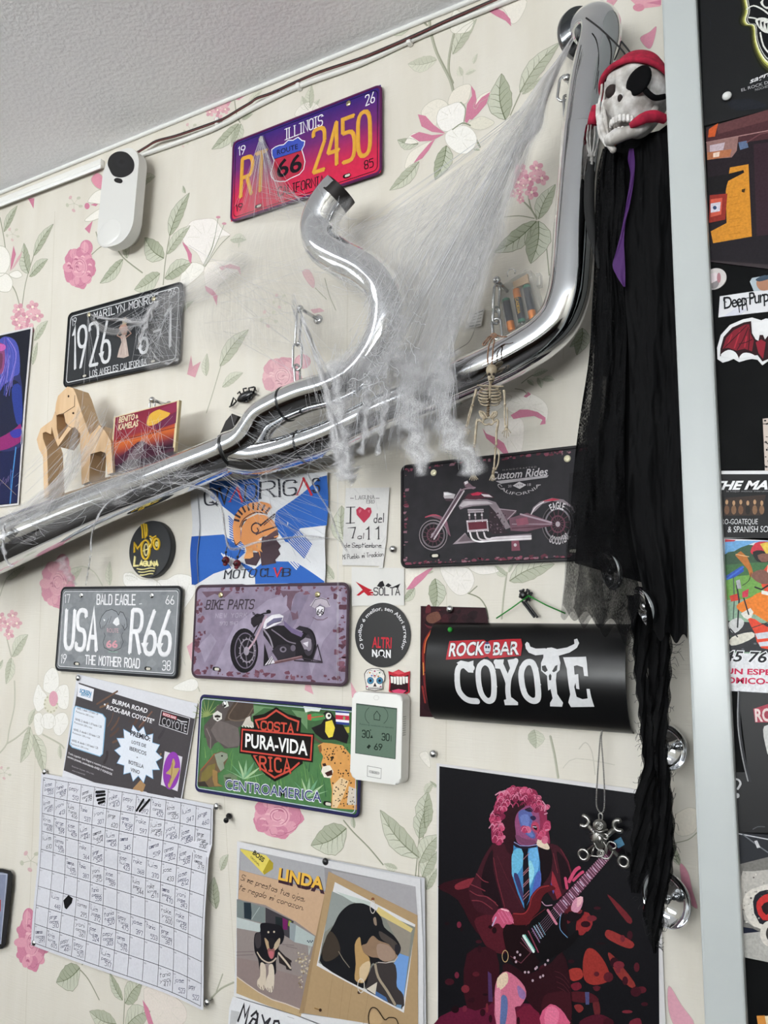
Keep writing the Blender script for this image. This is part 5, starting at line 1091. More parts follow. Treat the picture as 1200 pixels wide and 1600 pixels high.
for i in range(90): x, y = g.uniform(760, 950), g.uniform(680, 1130); A.px(d(ell(x, y, g.uniform(6, 18), g.uniform(5, 14), 6, rot=g.uniform(0, 180))), g.choice(['#b9aa92', '#a08f78', '#c9bda8', '#7d6c5a']), 7) if x > 820-(y-680)*-.1-60 and x < 1000-(y-680)*.15 else None
for i in range(5): A.line(d([(930, 720), (920+i*14, 560+(i % 2)*20)]), .5, '#b5bcb8', 7); A.ell(*d(915+i*15, 545+(i % 2)*15), 1.1, 1.1, '#3f4654', 8)
# board with the dog's profile
A.px(z('606,218 1104,470 1108,1130 470,1018'), '#a98e6b', 8); A.px(z('590,320 606,218 470,1018 440,1020'), '#9a8060', 8)
for q in ('630,800 600,1040', '740,860 710,1060', '830,900 800,1090', '690,840 668,1050'): A.line(z(q), .5, '#93795a', 9)
A.px(z('642,278 1092,522 1028,1022 540,750'), '#d6d4d5', 10)
e = Z(490, 1390, 6.667)
A.px(e('215,5 1070,385 935,1240 75,745'), '#7f8078', 11); A.px(e('215,5 450,110 300,300 140,430'), '#8d928f', 12); A.px(e('250,5 610,120 600,170 420,115'), '#b9c2bd', 12); A.px(e('690,170 1045,400 1025,440 660,235'), '#cdb97c', 12)
A.px(e('740,250 1030,440 1000,690 910,650 900,560'), '#8f877c', 12); A.px(e('890,650 1005,690 950,1120 870,1000 850,760'), '#6f97cf', 13); A.px(e('80,700 120,640 150,760 120,765'), '#7d97a3', 12)
A.px(e('370,160 440,132 540,135 640,190 720,280 750,380 850,470 910,560 918,620 880,690 760,750 640,750 600,830 560,1000 470,985 120,775 108,640 150,500 230,360 290,240'), '#16161a', 14, 3)
A.px(e('660,760 840,750 880,860 880,1000 945,1085 930,1225 660,1090 560,1010 600,850'), '#3a3434', 13, 3); A.px(e('120,600 190,420 270,500 300,640 210,720 130,720'), '#3d342c', 15, 3)
A.px(e('600,500 640,470 700,520 800,560 880,640 870,710 760,740 690,700 620,690 540,640 520,570 570,550'), '#8a705a', 16, 3); A.px(e('680,560 790,570 860,650 850,710 760,735 690,690'), '#9a8272', 17, 3)
A.px(e('450,560 500,480 515,560 540,640 600,700 600,830 560,930 520,960 450,920 460,760'), '#b08e5e', 16, 3); A.px(e('500,800 590,730 610,790 560,920 510,950'), '#cbb390', 17, 3); A.px(e('640,290 665,280 675,360 650,350'), '#8a7868', 16, 3)
A.px(e('700,420 800,480 890,560 870,640 800,560 720,500'), '#4a423e', 17, 3); A.px(e('870,560 920,580 915,640 880,670 860,620'), '#26242a', 18, 3); A.line(e('690,745 770,752 860,735 890,690'), 1.1, '#c9bdb5', 18); A.px(e('610,700 680,720 660,760 620,745'), '#1a1618', 18)
A.line(e('285,630 330,710 395,795'), 1.2, '#8f8678', 16); A.line(e('660,770 690,900 780,1040 860,1180'), 4.5, '#9d8f7c', 15, 3); A.px(e('570,1020 680,950 660,1080'), '#c9c0b2', 15); A.px(e('880,1185 930,1190 925,1230 870,1210'), '#6f8fae', 16); A.px(e('660,1040 770,1110 790,1160 660,1090'), '#4a6a9a', 14)
A.line(e(ell(635, 170, 26, 66, 18)), 1.1, '#cfc9c0', 19, closed=True); A.line(e(ell(515, 985, 34, 72, 18)), 1.3, '#cfc9c0', 19, closed=True); A.ell(*e(636, 88), 2.4, 2.6, '#7a4a32', 19); A.ell(*e(495, 1055), 2.6, 2.6, '#4a3628', 19); A.line(e('40,1215 95,1235'), 1.6, '#8a6a3a', 19); A.ell(*e(98, 1235), 2.2, 2.6, '#3a241a', 20)
A.line(e('600,1400 590,1300 620,1220 680,1230 755,1340 800,1320 870,1330 900,1400'), 1.6, '#2a1f16', 19, 3); A.px(e('610,1390 602,1300 630,1240 670,1245 740,1340 690,1400'), '#b79a74', 18, 3)
A.build('photo_leaf', PAPER, t, y=.0015, warp=cw, maxlen=.02, lay=9e-5)
A = Art(fr); A.px(z('66,925 430,1030 1136,1310 1130,1420 40,1420 48,990'), '#d9d9dc', 0)
A.px(z('60,1000 110,1010 90,1080 55,1080'), '#b9b9bb', 1)
M_ = d
for q in ('65,1530 130,1335 150,1480 200,1355 160,1570',): A.line(M_(q), 3.4, '#2d2b30', 3)
A.line(M_('230,1470 290,1415 310,1480 270,1600 210,1560 250,1500 300,1520'), 3.2, '#2d2b30', 3); A.line(M_('310,1440 300,1600'), 3.2, '#2d2b30', 3); A.line(M_('365,1460 400,1560 465,1500'), 3.4, '#3a3a40', 3); A.line(M_('465,1500 400,1640'), 3.4, '#2d2b30', 3); A.line(M_('500,1620 520,1530 570,1530 590,1600 570,1650'), 3.4, '#2d2b30', 3)
A.line(M_('680,1475 760,1500'), .7, '#9a9a9e', 3)
A.build('month_leaf', PAPER, t, y=.0035, warp=cw, maxlen=.03, lay=9e-5)
# ------------------------------------------------------------------ guitarist poster
fr = Fr.px(860, 1420, -.02, .003); z = Z(660, 1140, 2.857)
t = fr.thing('guitarist_poster', 'concert poster of a curly haired guitarist in red jacket and tie', 'poster')
ps = fr_q(fr, z('64,150 930,262 1050,300 1058,640 1086,1314 1092,1600 68,1600 66,700'))
MB().prism(ps, 0, .0005).build('paper', mat('poster_white', '#d2cfd0', .45), t, smooth=False)
A = Art(fr); A.px(z('77,163 930,282 1040,297 1055,900 1060,1590 70,1590 72,700'), '#131216', 1)
g = random.Random(8); rd = ['#7a2430', '#9a3034', '#5c1c28', '#a83c38', '#401420', '#6a2030']
b4 = Z(740, 1400, 4.615)
def bokeh(q, c, L=2, n=3): A.px(q, c, L, n)
for q, c in (('70,700 200,660 330,690 380,760 360,980 240,900 160,760', '#300f17'), ('240,840 360,830 380,990 300,980 250,900', '#4c1822'), ('80,1280 320,1200 420,1220 540,1240 540,1400 80,1400', '#5a1830'), ('420,1260 540,1250 540,1500 420,1500', '#6a1c32'), ('150,690 230,660 240,690 160,715', '#7a2a34'), ('200,1000 330,990 330,1200 200,1240', '#331019'), ('700,800 760,850 740,900 700,880', '#8a2c30')): bokeh(z(q), c)
for q, c in (('760,130 830,120 850,190 790,280 740,250', '#8a2a2c'), ('970,0 1010,20 1140,160 1110,190', '#6a2228'), ('955,250 1000,250 1150,330 1140,375 1070,360 960,300', '#8c302e'), ('820,380 880,390 950,480 990,590 960,620 870,640 800,600 790,470', '#8f2f2a'), ('690,530 770,520 790,580 740,610 700,600', '#96322c'), ('970,420 1010,430 1160,620 1150,660 1110,640 1030,560', '#82302c'), ('725,790 770,780 795,810 760,840', '#7a2c2c'), ('860,760 900,750 915,840 880,870', '#5c2226'), ('700,640 760,620 780,660 730,680', '#6a1c2a'), ('770,900 900,850 1000,900 1000,1000 780,1000', '#4a1624'), ('1130,900 1200,880 1210,960 1130,960', '#6a2230'), ('700,690 850,700 900,760 720,760', '#4a1820'), ('640,0 680,200 720,100', '#5c1c24')): bokeh(b4(q), c)
for i in range(60): x, y = g.uniform(90, 1040), g.uniform(760, 1310); A.ell(*z(x, y), g.uniform(2, 9), g.uniform(2, 8), g.choice(['#2a0d16', '#3a121c', '#521a24', '#1d0a10', '#6e2630']), 3, n=10)
A.px(b4('805,690 835,690 835,780 810,780'), '#4a4a72', 4); A.px(b4('105,540 130,560 140,760 110,760'), '#4a3058', 4)
for q in ('165,870 180,885', '155,1095 175,1115', '190,1245 220,1265'): A.ell(*z(*P(q)[0]), 3.5, 5, '#6a2436', 4)
h = Z(720, 1210, 6)
jk, jd, jl = '#3c1620', '#1d0d14', '#6b2832'
# left and right jacket
A.px(h('320,640 270,690 210,790 150,930 100,1020 75,1080 100,1190 170,1290 330,1320 420,1300 600,1290 590,1250 540,1100 480,900 480,700 420,650'), jk, 6, 2)
A.px(h('300,700 310,900 400,1250 370,1260 300,1190 200,1100 210,900'), jd, 7, 3); A.line(h('310,780 345,980 415,1240'), 1.4, jl, 8); A.line(h('345,760 430,960 580,1240'), 1.0, '#54202a', 8)
for q in ('90,1090 160,1130 260,1150 350,1230', '110,1180 200,1190 300,1260', '150,930 210,990 260,1010', '100,1030 170,1060 230,1090', '250,1150 330,1200'): A.line(h(q), 1.6, '#75303a', 8, 4)
A.px(h('720,680 860,650 940,690 1000,790 1040,900 1050,1000 960,1130 870,1180 780,1030 740,1000'), jk, 6, 2); A.px(h('735,690 850,700 850,900 770,1030 745,1000'), '#15090f', 7, 3); A.line(h('870,740 910,920'), 1.4, jl, 8); A.px(h('900,720 980,800 1030,960 960,1080 930,900'), jd, 7, 3); A.line(h('940,700 1010,820 1045,960'), 1.8, '#5e222d', 8)
A.px(h('860,900 890,960 950,1130 905,1170 850,1010'), '#8c2a36', 9); A.px(h('850,990 880,1090 870,1120 845,1050'), '#4a4a92', 8)
# shirt and tie
A.px(h('485,650 560,690 720,660 745,820 750,1030 660,1160 600,1260 540,1120 480,930'), '#3f7fb4', 8)
A.px(h('490,720 590,700 580,860 500,960 482,900'), '#66aed0', 9, 3); A.px(h('640,720 720,690 735,860 690,960 640,1060'), '#6aa9d8', 9, 3); A.px(h('650,800 690,880 680,980 640,1040 630,900'), '#8fcfe0', 10, 3); A.px(h('500,950 540,940 590,1120 590,1200'), '#3a3560', 9, 3); A.px(h('700,960 748,900 750,1040 670,1150'), '#4d63b0', 9, 3)
A.px(h('570,690 640,680 630,730 640,860 650,1120 640,1180 600,1270 590,1120 585,850 590,740'), '#14111a', 11)
for y in (770, 900, 920, 1010, 1030, 1120, 1150): A.line(h([(588, y+25), (645, y-35)]), 1.0, '#a06a72', 12)
A.px(h('480,640 500,620 560,660 720,650 715,680 640,690 570,695 520,680'), '#20182a', 12); A.line(h('490,625 560,665 640,668 720,655'), 1.4, '#8a8ab8', 13); A.px(h('740,580 790,610 835,680 820,702 770,690 715,655'), '#dcc9b4', 13, 3)
# head
hr = '#a8365a'
A.px(h('300,640 290,520 285,420 340,260 420,160 520,115 620,125 710,150 740,240 800,300 815,460 840,640 790,620 740,590 745,440 690,330 600,300 520,350 500,640 430,650 380,620'), '#8a2c4c', 12, 3)
A.px(h('510,360 620,290 720,330 745,440 740,560 715,640 620,665 540,640 515,560'), '#8c4a72', 12, 3); A.px(h('545,350 640,330 680,400 660,500 700,560 690,600 640,580 570,500'), '#56619c', 13, 3); A.px(h('560,400 620,370 650,420 640,500 690,570 660,580 600,520'), '#6878b4', 14, 3)
A.px(h('520,560 600,600 700,620 690,655 600,660 530,620'), '#74405f', 14, 3); A.px(h('600,330 650,320 680,350 640,350'), '#2a2038', 15); A.line(h('610,325 650,312 675,335'), 1.6, '#2a1626', 15); A.px(h('655,395 690,385 710,410 690,430 665,420'), '#2a2244', 15, 3); A.px(h('665,470 700,440 735,470 735,545 700,535 670,500'), '#b0405e', 15, 3); A.px(h('675,480 705,475 722,500 715,525 690,510'), '#1a0c16', 16); A.line(h('680,488 712,492'), 1.0, '#d8ccd8', 17)
A.px(h('430,300 380,450 400,600 440,720 490,740 500,640 520,560 510,440 540,350 620,280 560,200 450,220'), '#2c1018', 14, 3)
for ring, (rx, ry), n, cs in ((0, (195, 200), 46, ['#a8365a', '#8e2a4a', '#bf4a6c', '#c86a86']), (1, (150, 150), 30, ['#8e2a4a', '#7a2040', '#a8365a'])):
    for i in range(n):
        a = math.radians(255-i*(330/n)) if ring == 0 else math.radians(230-i*(230/n))
        x, y = 545+rx*1.05*math.cos(a)+g.uniform(-22, 22), 345-ry*math.sin(a)+g.uniform(-22, 22)
        if x > 640 and y > 330: x = g.uniform(740, 815); y = g.uniform(280, 640)
        if x < 560 and y > 330: x = g.uniform(290, 400); y = g.uniform(330, 640)
        r_ = g.uniform(26, 46); A.px(h(ell(x, y, r_, r_*.8, 9, rot=g.uniform(0, 180))), g.choice(cs), 15+ring)
        A.line(h([(x-r_*.7, y+r_*.4), (x-r_*.2, y-r_*.5), (x+r_*.5, y-r_*.3), (x+r_*.7, y+r_*.4)]), .9, g.choice(['#d88aa4', '#6a1c38', '#c05a7c']), 17, 3)
for i in range(30): x, y = g.uniform(430, 700), g.uniform(140, 290); A.line(h([(x-20, y+14), (x, y-12), (x+20, y), (x+26, y+22)]), 1.2, g.choice(['#c05a7c', '#7a2040', '#d07a96', '#962e50']), 18, 3)
for q in ('330,190 360,170 420,150', '270,500 300,460 320,480', '290,370 310,340', '770,250 800,290 790,340', '790,370 815,360', '800,520 830,515'): A.line(h(q), 1.8, '#c88aa0', 18)
# guitar: body, neck, hands
A.px(h('490,1300 600,1290 640,1230 660,1140 740,1050 830,1030 880,1050 885,1075 800,1110 760,1170 750,1250 690,1340 640,1400 480,1400'), '#54161c', 18, 3); A.line(h('500,1300 600,1300 650,1230 670,1150 740,1065 830,1040'), 1.6, '#8a2c30', 19, 4)
A.px(b4('300,180 380,210 560,60 640,130 680,290 640,380 560,400 480,480 400,560 330,520 260,440 225,330 220,230'), '#1a0a0e', 17, 3); A.px(b4('430,150 560,70 640,150 640,230 690,290 750,240 755,290 700,360 600,420 480,470 400,300'), '#0d0a0d', 18, 3)
A.line(b4('635,120 625,180 630,240 680,295'), 1.1, '#6a90b8', 20, 3); A.line(b4('380,210 440,150 520,90'), 1.0, '#5a2026', 20); A.line(h('765,1190 800,1225 860,1220'), 1.4, '#b08aa0', 20, 3)
nk = [h(865, 1245), h(935, 1330), h(1260, 960), h(1180, 880)]
nk = [(864, 1417), (876, 1432), (956, 1349), (946, 1336)]
nk = [h(870, 1240), h(940, 1325), h(1210, 1010), h(1150, 940)]
a0, a1, a2, a3 = [Vector(p) for p in nk]; far = 1.75
A.px([tuple(a0), tuple(a1), tuple(a1+(a2-a1)*far), tuple(a0+(a3-a0)*far)], '#5a2a40', 19)
for i in range(24):
    t_ = (1-.955**i)*2.6
    if t_ > far: break
    p, q_ = a0+(a3-a0)*t_, a1+(a2-a1)*t_; A.line([tuple(p), tuple(q_)], 1.0, '#d0a0b8', 21, cap=False)
    if i in (2, 4, 6, 8, 11, 14, 16, 18, 20): p2, q2 = a0+(a3-a0)*(t_+.05), a1+(a2-a1)*(t_+.05); A.line([tuple(p2.lerp(q2, .25)), tuple(p2.lerp(q2, .75))], 2.2, '#c9b4cc', 20)
for i in range(6): p, q_ = a0.lerp(a1, .12+i*.15), (a3).lerp(a2, .12+i*.15); st = p-(q_-p)*.75; A.line([tuple(st), tuple(p+(q_-p)*far)], .35, '#8a6a80', 22)
e1 = a0+(a3-a0)*far; A.px([tuple(e1+Vector(v)) for v in ((-2, -4), (14, -16), (26, -14), (24, -2), (12, 8), (4, 10))], '#3a1a2c', 19); A.px([tuple(e1+Vector(v)) for v in ((10, -14), (24, -22), (30, -10), (20, -4))], '#5f93b4', 20)
for q, c, w in (('540,100 600,195', '#c0788c', 4.2), ('365,285 435,395', '#cfe0dc', 4.4), ('375,275 445,385', '#5ab0a0', 1.4), ('350,300 420,400', '#8a5a70', 1.2), ('400,250 470,400', '#7a3a4c', 2.2), ('440,215 490,300', '#8aa8c0', 1.8), ('455,205 505,290', '#a8b8cc', 1.2), ('475,190 520,275', '#6a98a8', 1.2), ('425,230 480,330', '#8a6a90', 1.6)): A.line(b4(q), w, c, 22)
A.line(b4('270,430 345,480 415,405 340,330'), .9, '#6a3a44', 20); 
for q in ((320, 400), (300, 440), (340, 420), (310, 470), (400, 545), (450, 520), (430, 605), (485, 580), (520, 490), (540, 460), (375, 545), (505, 570), (460, 510)): A.ell(*b4(*q), 1.8, 2.2, '#b098a4', 23, n=8)
A.line(b4(ell(232, 430, 22, 42, 14)), 1.0, '#c8a878', 21, closed=True)
sk = '#b8506e'
A.px(h('300,1380 320,1310 380,1255 440,1265 470,1300 500,1360 480,1400 420,1400'), sk, 21, 2); A.px(b4('140,210 160,150 180,95 230,85 265,110 290,180 240,200 215,230 180,190'), sk, 21, 3); A.line(b4('140,210 165,150'), 2.2, '#b8a0c0', 22)
for q in ('185,120 225,190', '205,110 250,185', '225,100 275,180', '240,95 290,190'): A.line(b4(q), 2.0, '#c8688a', 22)
A.line(b4('205,90 255,105'), 2.0, '#e8b8c0', 23)
for q, w in (('985,970 1000,1060', 4.5), ('1020,1000 1075,900 1115,870', 5), ('1060,990 1120,930 1150,910', 4)): A.line(h(q), w, '#c0486a', 23, 3)
A.px(h('1050,1200 1090,1150 1150,1150 1140,1230 1100,1290 1040,1270'), '#c88aa0', 22, 2); A.px(h('1100,1150 1150,1145 1130,1210 1095,1240'), '#e0b0b8', 23, 2); A.px(h('1020,1280 1100,1300 1140,1290 1150,1200 1170,1260 1130,1340 1060,1380 990,1350'), '#160c12', 21, 2)
# legs and shorts
A.px(b4('215,540 240,480 320,520 400,560 560,480 640,400 690,540 710,720 705,900 690,910 500,860 380,740'), '#2a0f16', 14, 2)
for i in range(9): A.line(b4([(590+i*6, 540+i*38), (640+i*6, 560+i*40), (690+i*3, 620+i*38)]), 1.0, '#4a2028', 15, 3)
A.px(b4('160,640 190,570 240,540 310,580 370,650 382,720 340,790 300,800 310,930 170,930 155,760'), '#c26a84', 15, 2); A.px(b4('175,590 240,545 250,620 180,680'), '#d8c0a8', 16, 3); A.px(b4('200,730 240,720 250,800 230,930 195,930'), '#5a6a98', 16, 3); A.px(b4('320,640 375,690 370,740 330,720'), '#8a6a9a', 16, 3); A.px(b4('160,690 200,680 190,930 170,930'), '#d08098', 16, 3)
A.px(b4('490,930 500,820 560,775 630,810 680,880 690,930'), '#c8587a', 15, 2); A.px(b4('520,820 570,790 620,830 600,930 520,930'), '#d87090', 16, 2); A.px(b4('160,920 320,920 330,1300 180,1300'), '#a84a68', 15); A.px(b4('490,920 690,920 700,1300 520,1300'), '#b04868', 15)
A.px(b4('510,720 580,690 700,700 705,900 640,810 560,770 490,830'), '#3a141c', 17, 2)
A.build('print', PHOTO, t, y=.0007)
# clear sleeve over the poster's head
# ------------------------------------------------------------------ left poster and the plate corner below
fr = Fr.px(10, 660, .03, .004); z = Z(0, 480, 4.21)
t = fr.thing('singer_poster', 'blue and violet concert poster of a long haired person at the left edge', 'poster')
ps = fr_q(fr, z('-900,290 0,176 212,130 216,145 170,640 124,1300 -900,1420'))
MB().prism(ps, 0, .0006).build('paper', mat('poster_white', '#d2cfd0', .45), t, smooth=False)
A = Art(fr); A.px(z('-880,310 0,188 204,143 160,640 116,1290 -880,1400'), '#1c1e2a', 1)
A.px(z('-800,900 0,960 140,900 116,1285 -800,1390'), '#1b2148', 2)
A.px(z('0,215 40,192 100,215 130,290 135,440 148,520 150,640 150,820 135,920 0,950 -300,900 -250,520 -100,420 -60,260'), '#2f3360', 3, 3); A.px(z('0,215 45,195 100,220 128,290 132,430 90,460 60,520 10,560 -20,560 -60,300'), '#4a52a8', 4, 3)
for i in range(26): x = g.uniform(20, 125); A.line(z([(40+(x-60)*.3, 205), (x, 300), (x-g.uniform(0, 30), 420), (x-g.uniform(20, 70), 520+g.uniform(0, 70))]), 1.0, g.choice(['#6a6ac8', '#8a78c8', '#3a4aa0', '#9a88d0', '#5a3a8a']), 5, 4)
A.px(z('-40,260 20,240 35,310 30,400 10,440 -40,460'), '#8a4a78', 6, 3); A.px(z('-30,250 30,245 40,275 0,290'), '#c060a8', 7, 3); A.px(z('-10,320 20,310 15,400 -10,410'), '#6a3a58', 7, 3)
A.px(z('0,560 100,480 145,560 150,760 100,830 0,860'), '#20243c', 5, 3); A.px(z('80,540 140,520 150,740 110,760'), '#2c3c88', 6, 3); A.px(z('0,860 100,800 140,770 145,860 120,900 0,945 -200,930'), '#8a2a6a', 7, 3); A.px(z('70,820 140,800 138,850 90,860'), '#3a3a9a', 8, 3)
A.line(z('108,925 85,1120 70,1290'), 2.6, '#4a88c8', 6); A.line(z('75,1070 72,1200'), 1.4, '#3a68b0', 6); A.line(z('0,1130 110,1235'), .8, '#9a8a7a', 7); A.line(z('148,790 142,900'), 1.4, '#b9b6c0', 7)
A.line(z('0,1180 30,1120 20,1160 45,1130 40,1165 60,1110 55,1150 80,1080 90,1090'), .6, '#7a6a9a', 7, 4)
A.build('print', PHOTO, t, y=.0008)
fr = Fr.px(-60, 1420, .0, .008); z = Z(0, 1240, 4.44)
t = fr.thing('enamel_sign', 'corner of a grey blue metal sign with dark rim at the left edge', 'metal plate')
q_ = fr_q(fr, z('-700,480 20,520 75,535 88,560 85,640 40,1050 20,1075 -700,1190'))
MB().prism(q_, 0, .0015, .0004).build('panel', mat('sign_rim', '#1d1d20', .4), t, smooth=False)
A = Art(fr); A.px(z('-690,500 20,545 60,555 55,620 12,1040 -690,1150'), '#8289a0', 0); A.px(z('-300,730 12,735 10,815 -300,830'), '#a8323c', 1); A.line(z('-690,505 52,558 12,1040'), 1.2, '#b8bcc8', 1)
A.build('print', ENAMEL, t, y=.0016)
# ------------------------------------------------------------------ posters and stickers on the black pier
PP = PO-.012
def pier_item(name, label, cat, quad, col, z, y=.0006, group=None):
    pts = P(quad); p0 = z(*pts[0]); fr = Fr.px(p0[0], p0[1], 0, PP+y)
    t = fr.thing(name, label, cat, group); q_ = fr_q(fr, z(pts)); MB().prism(q_, -y*.9, .0004).build('sheet', mat('leaf_'+col, col, .4, 0, .25), t, smooth=False)
    return t, Art(fr)
g = random.Random(77)
z = Z(1020, 0, 3.81)
t, A = pier_item('skull_poster', 'black poster with a glowing yellow skull outline, top right corner', 'poster', '262,-700 1500,-1000 1500,430 686,655 305,752', '#131416', z)
for k, c in ((1.16, '#1f2016'), (1.11, '#3a3a20'), (1.06, '#6a6a34'), (1.02, '#b8b860'), (.985, '#e8e8c8'), (.95, '#2a2b2c'), (.925, '#b9b9b4'), (.9, '#17181a')):
    A.px(z([(760+(x-760)*k, 90+(y-90)*k) for x, y in P('760,-320 600,-250 545,-60 560,60 545,120 560,150 600,160 610,250 640,330 690,390 800,430 1000,300 1000,-200')]), c, 2+int((1.16-k)*40), 3)
for q in ('560,60 600,40 650,60 690,90', '575,110 620,120 640,160', '600,0 640,-20 686,0', '640,200 660,280 700,330'): A.line(z(q), 2.2, '#d8d8d2', 16, 3)
A.px(z('610,130 650,110 700,130 700,200 650,190'), '#d8d8d2', 15, 3); A.px(z('640,20 690,-10 720,30 680,60'), '#d8d8d2', 15, 3); A.ell(*z(680, 20), 6, 7, '#17181a', 16)
for i in range(4): A.px(z([(625+i*22, 130+i*8), (640+i*22, 126+i*8), (636+i*22, 170+i*8)]), '#17181a', 17)
A.ptext('sagrado', z(578, 500), z(780, 420), z(578, 470), '#d8d8da', 5, .02, .2); A.ptext('EL ROCK DEL BAR', z(528, 548), z(790, 470), z(526, 530), '#a8a8aa', 5, .01); A.ptext('NOCHES DE ROCK', z(610, 545), z(790, 492), z(609, 530), '#98989a', 5)
A.px(z('450,610 540,590 620,600 680,640 500,660'), '#22242a', 3, 3); A.line(z('290,80 330,110 345,150 335,190'), 1.6, '#26282c', 3, 3)
A.build('print', PHOTO, t, y=.0005)
t, A = pier_item('bar_photo_poster', 'brown photo poster with a bright orange panel below the skull poster', 'poster', '318,760 686,655 1500,430 1500,1700 345,1560', '#2c2226', z, .0012)
A.px(z('318,780 686,660 1500,430 1500,760 686,830 320,880'), '#4a2c30', 1); A.px(z('320,880 686,830 1500,760 1500,1640 345,1540'), '#241d22', 1); A.px(z('380,745 686,655 686,720 390,800'), '#5c3a3c', 2); A.line(z('320,850 500,815 686,780'), 1.6, '#a07a78', 3)
A.px(z('335,770 390,735 370,815 330,820'), '#c4582e', 3); A.px(z('320,850 510,815 500,900 470,940 325,950'), '#8c6a66', 4); A.px(z('340,868 430,850 420,895 340,910'), '#b8a8b0', 5); A.px(z('325,910 470,890 460,935 325,955'), '#a86a4a', 5); A.px(z('360,915 400,905 395,935 360,940'), '#d8c0b0', 6); A.px(z('510,850 560,840 570,880 520,895'), '#5a6a88', 4)
A.px(z('460,1000 570,980 590,1410 360,1450 345,1380 440,1330 435,1140'), '#c8862e', 5); A.px(z('325,1060 440,1040 540,1015 545,1030 450,1080 430,1140 330,1160'), '#1a181a', 6); A.px(z('530,1130 552,1125 545,1150 530,1145'), '#3a2a14', 7)
A.px(z('340,1165 445,1155 432,1310 335,1330'), '#8c3028', 7); A.px(z('345,1190 415,1180 408,1280 345,1295'), '#c85a48', 8); A.px(z('345,1215 405,1205 400,1260 345,1270'), '#c8c4d0', 9); A.ell(*z(370, 1240), 3, 3, '#3a4a6a', 10)
for y in range(1180, 1420, 44): A.line(z([(455, y), (520, y-12)]), .8, '#b0721f', 8)
A.px(z('600,860 686,850 1500,800 1500,1500 620,1450'), '#33222a', 2); A.px(z('345,1450 600,1410 1500,1300 1500,1640 345,1550'), '#1f1b20', 3); A.line(z('560,850 640,800 686,790'), 2, '#6a4448', 4)
A.build('print', PHOTO, t, y=.0005)
# small stickers
z = Z(1040, 400, 3.478)
def round_one(cx, cy, r, col, label, inner=None):
    p = z(cx, cy); fr = Fr.px(p[0], p[1], 0, PP+.0010); t = fr.thing('round_sticker', label, 'sticker')
    rr_ = prad(p[0], p[1], PP, r/3.478); MB().prism(ell(0, 0, rr_, rr_*1.0, 40), -.0009, .0004).build('vinyl', mat('leaf_'+col, col, .4, 0, .25), t, smooth=False); A = Art(fr); return t, A
t, A = round_one(266, 125, 60, '#c9c4c2', 'round pale sticker half hidden behind the white corner trim')
A.px(z(ell(262, 140, 30, 40, 16)), '#8a8486', 2); A.px(z('240,100 275,90 290,130 250,150'), '#d8ccd0', 3); A.ell(*z(290, 120), 3, 8, '#a87880', 3); A.build('print', PAPER, t, y=.0006)
t, A = pier_item('face_sticker', 'small sticker with a portrait face above the white band sticker', 'sticker', '458,140 470,120 620,95 650,160 620,180 480,192', '#a8b4bc', z)
A.px(z('500,130 540,118 575,140 570,180 520,188 495,160'), '#a87a62', 2, 3); A.px(z('490,128 540,105 590,120 560,128 510,140'), '#3a4a5a', 3, 3); A.build('print', PAPER, t, y=.0005)
t, A = pier_item('band_sticker', 'white sticker strip lettered Deep Purple in black', 'sticker', '295,220 680,162 680,290 557,303 287,334', '#d8d8dc', z)
A.ptext('Deep Purple', z(318, 290), z(600, 240), z(316, 222), '#17181c', 3, .012, 0, .82); A.line(z('330,230 318,225 316,245 330,252'), 1.2, '#17181c', 3, 3); A.line(z('395,250 402,308'), 1.4, '#17181c', 3); A.line(z('436,238 445,298'), 1.4, '#17181c', 3); A.line(z('470,225 430,235 430,260'), 1.2, '#17181c', 3, 3)
A.px(z('315,330 380,285 450,290 400,322'), '#cfd0dc', 2); A.build('print', PAPER, t, y=.0005)
bat = '282,560 280,500 300,430 350,375 420,345 470,335 520,350 545,340 580,345 640,345 720,400 760,480 760,560 690,590 640,560 600,560 560,570 526,594 500,565 470,560 440,565 400,577 370,560 340,572 310,580'
t, A = pier_item('bat_sticker', 'red and black bat wing sticker with white outline', 'sticker', bat, '#dcdcde', z)
A.px(z('296,548 298,505 316,440 362,390 425,362 465,355 470,420 490,455 505,462 512,430 530,430 540,455 560,430 600,360 640,362 710,410 745,480 745,545 690,560 560,560 526,574 500,540 450,545 440,525 400,560 385,530 340,520 310,535'), '#2a1116', 2); A.px(z('310,505 330,445 370,405 430,375 455,372 462,425 480,460 470,520 430,505 385,515 340,500'), '#7a1c2a', 3)
for q in ('440,380 380,440 320,500', '450,390 420,460 390,510', '455,400 455,460 450,515', '470,455 440,470 400,480'): A.line(z(q), 1.4, '#3a0f16', 5)
for q in ('360,430 340,480', '405,410 385,470 375,500', '440,440 430,495'): A.line(z(q), 2.0, '#a82a3a', 4)
A.px(z('300,540 340,512 380,525 395,560 350,556'), '#e2e2e4', 6, 3); A.px(z('400,560 420,530 460,530 490,548 450,552'), '#e2e2e4', 6, 3); A.px(z('490,470 520,455 545,470 530,560 505,530'), '#8a2030', 4); A.px(z('475,365 520,358 570,352 560,420 545,440 530,410 512,412 505,440 480,420'), '#e2e2e4', 5)
A.build('print', PAPER, t, y=.0005)
t, A = pier_item('ticket_strip', 'narrow pale ticket strip with black specks at the right edge', 'sticker', '528,885 650,870 660,1165 540,1168', '#c3b4aa', z)
for i in range(60): A.px(z(ell(g.uniform(535, 640), g.uniform(890, 1150), g.uniform(2, 9), g.uniform(2, 7), 7)), '#1e1a1c', 3)
A.build('print', PAPER, t, y=.0005)
t, A = pier_item('band_poster', 'black poster lettered in white italics with small group photo', 'poster', '303,1168 900,1165 900,1560 318,1536', '#d8d8da', z)
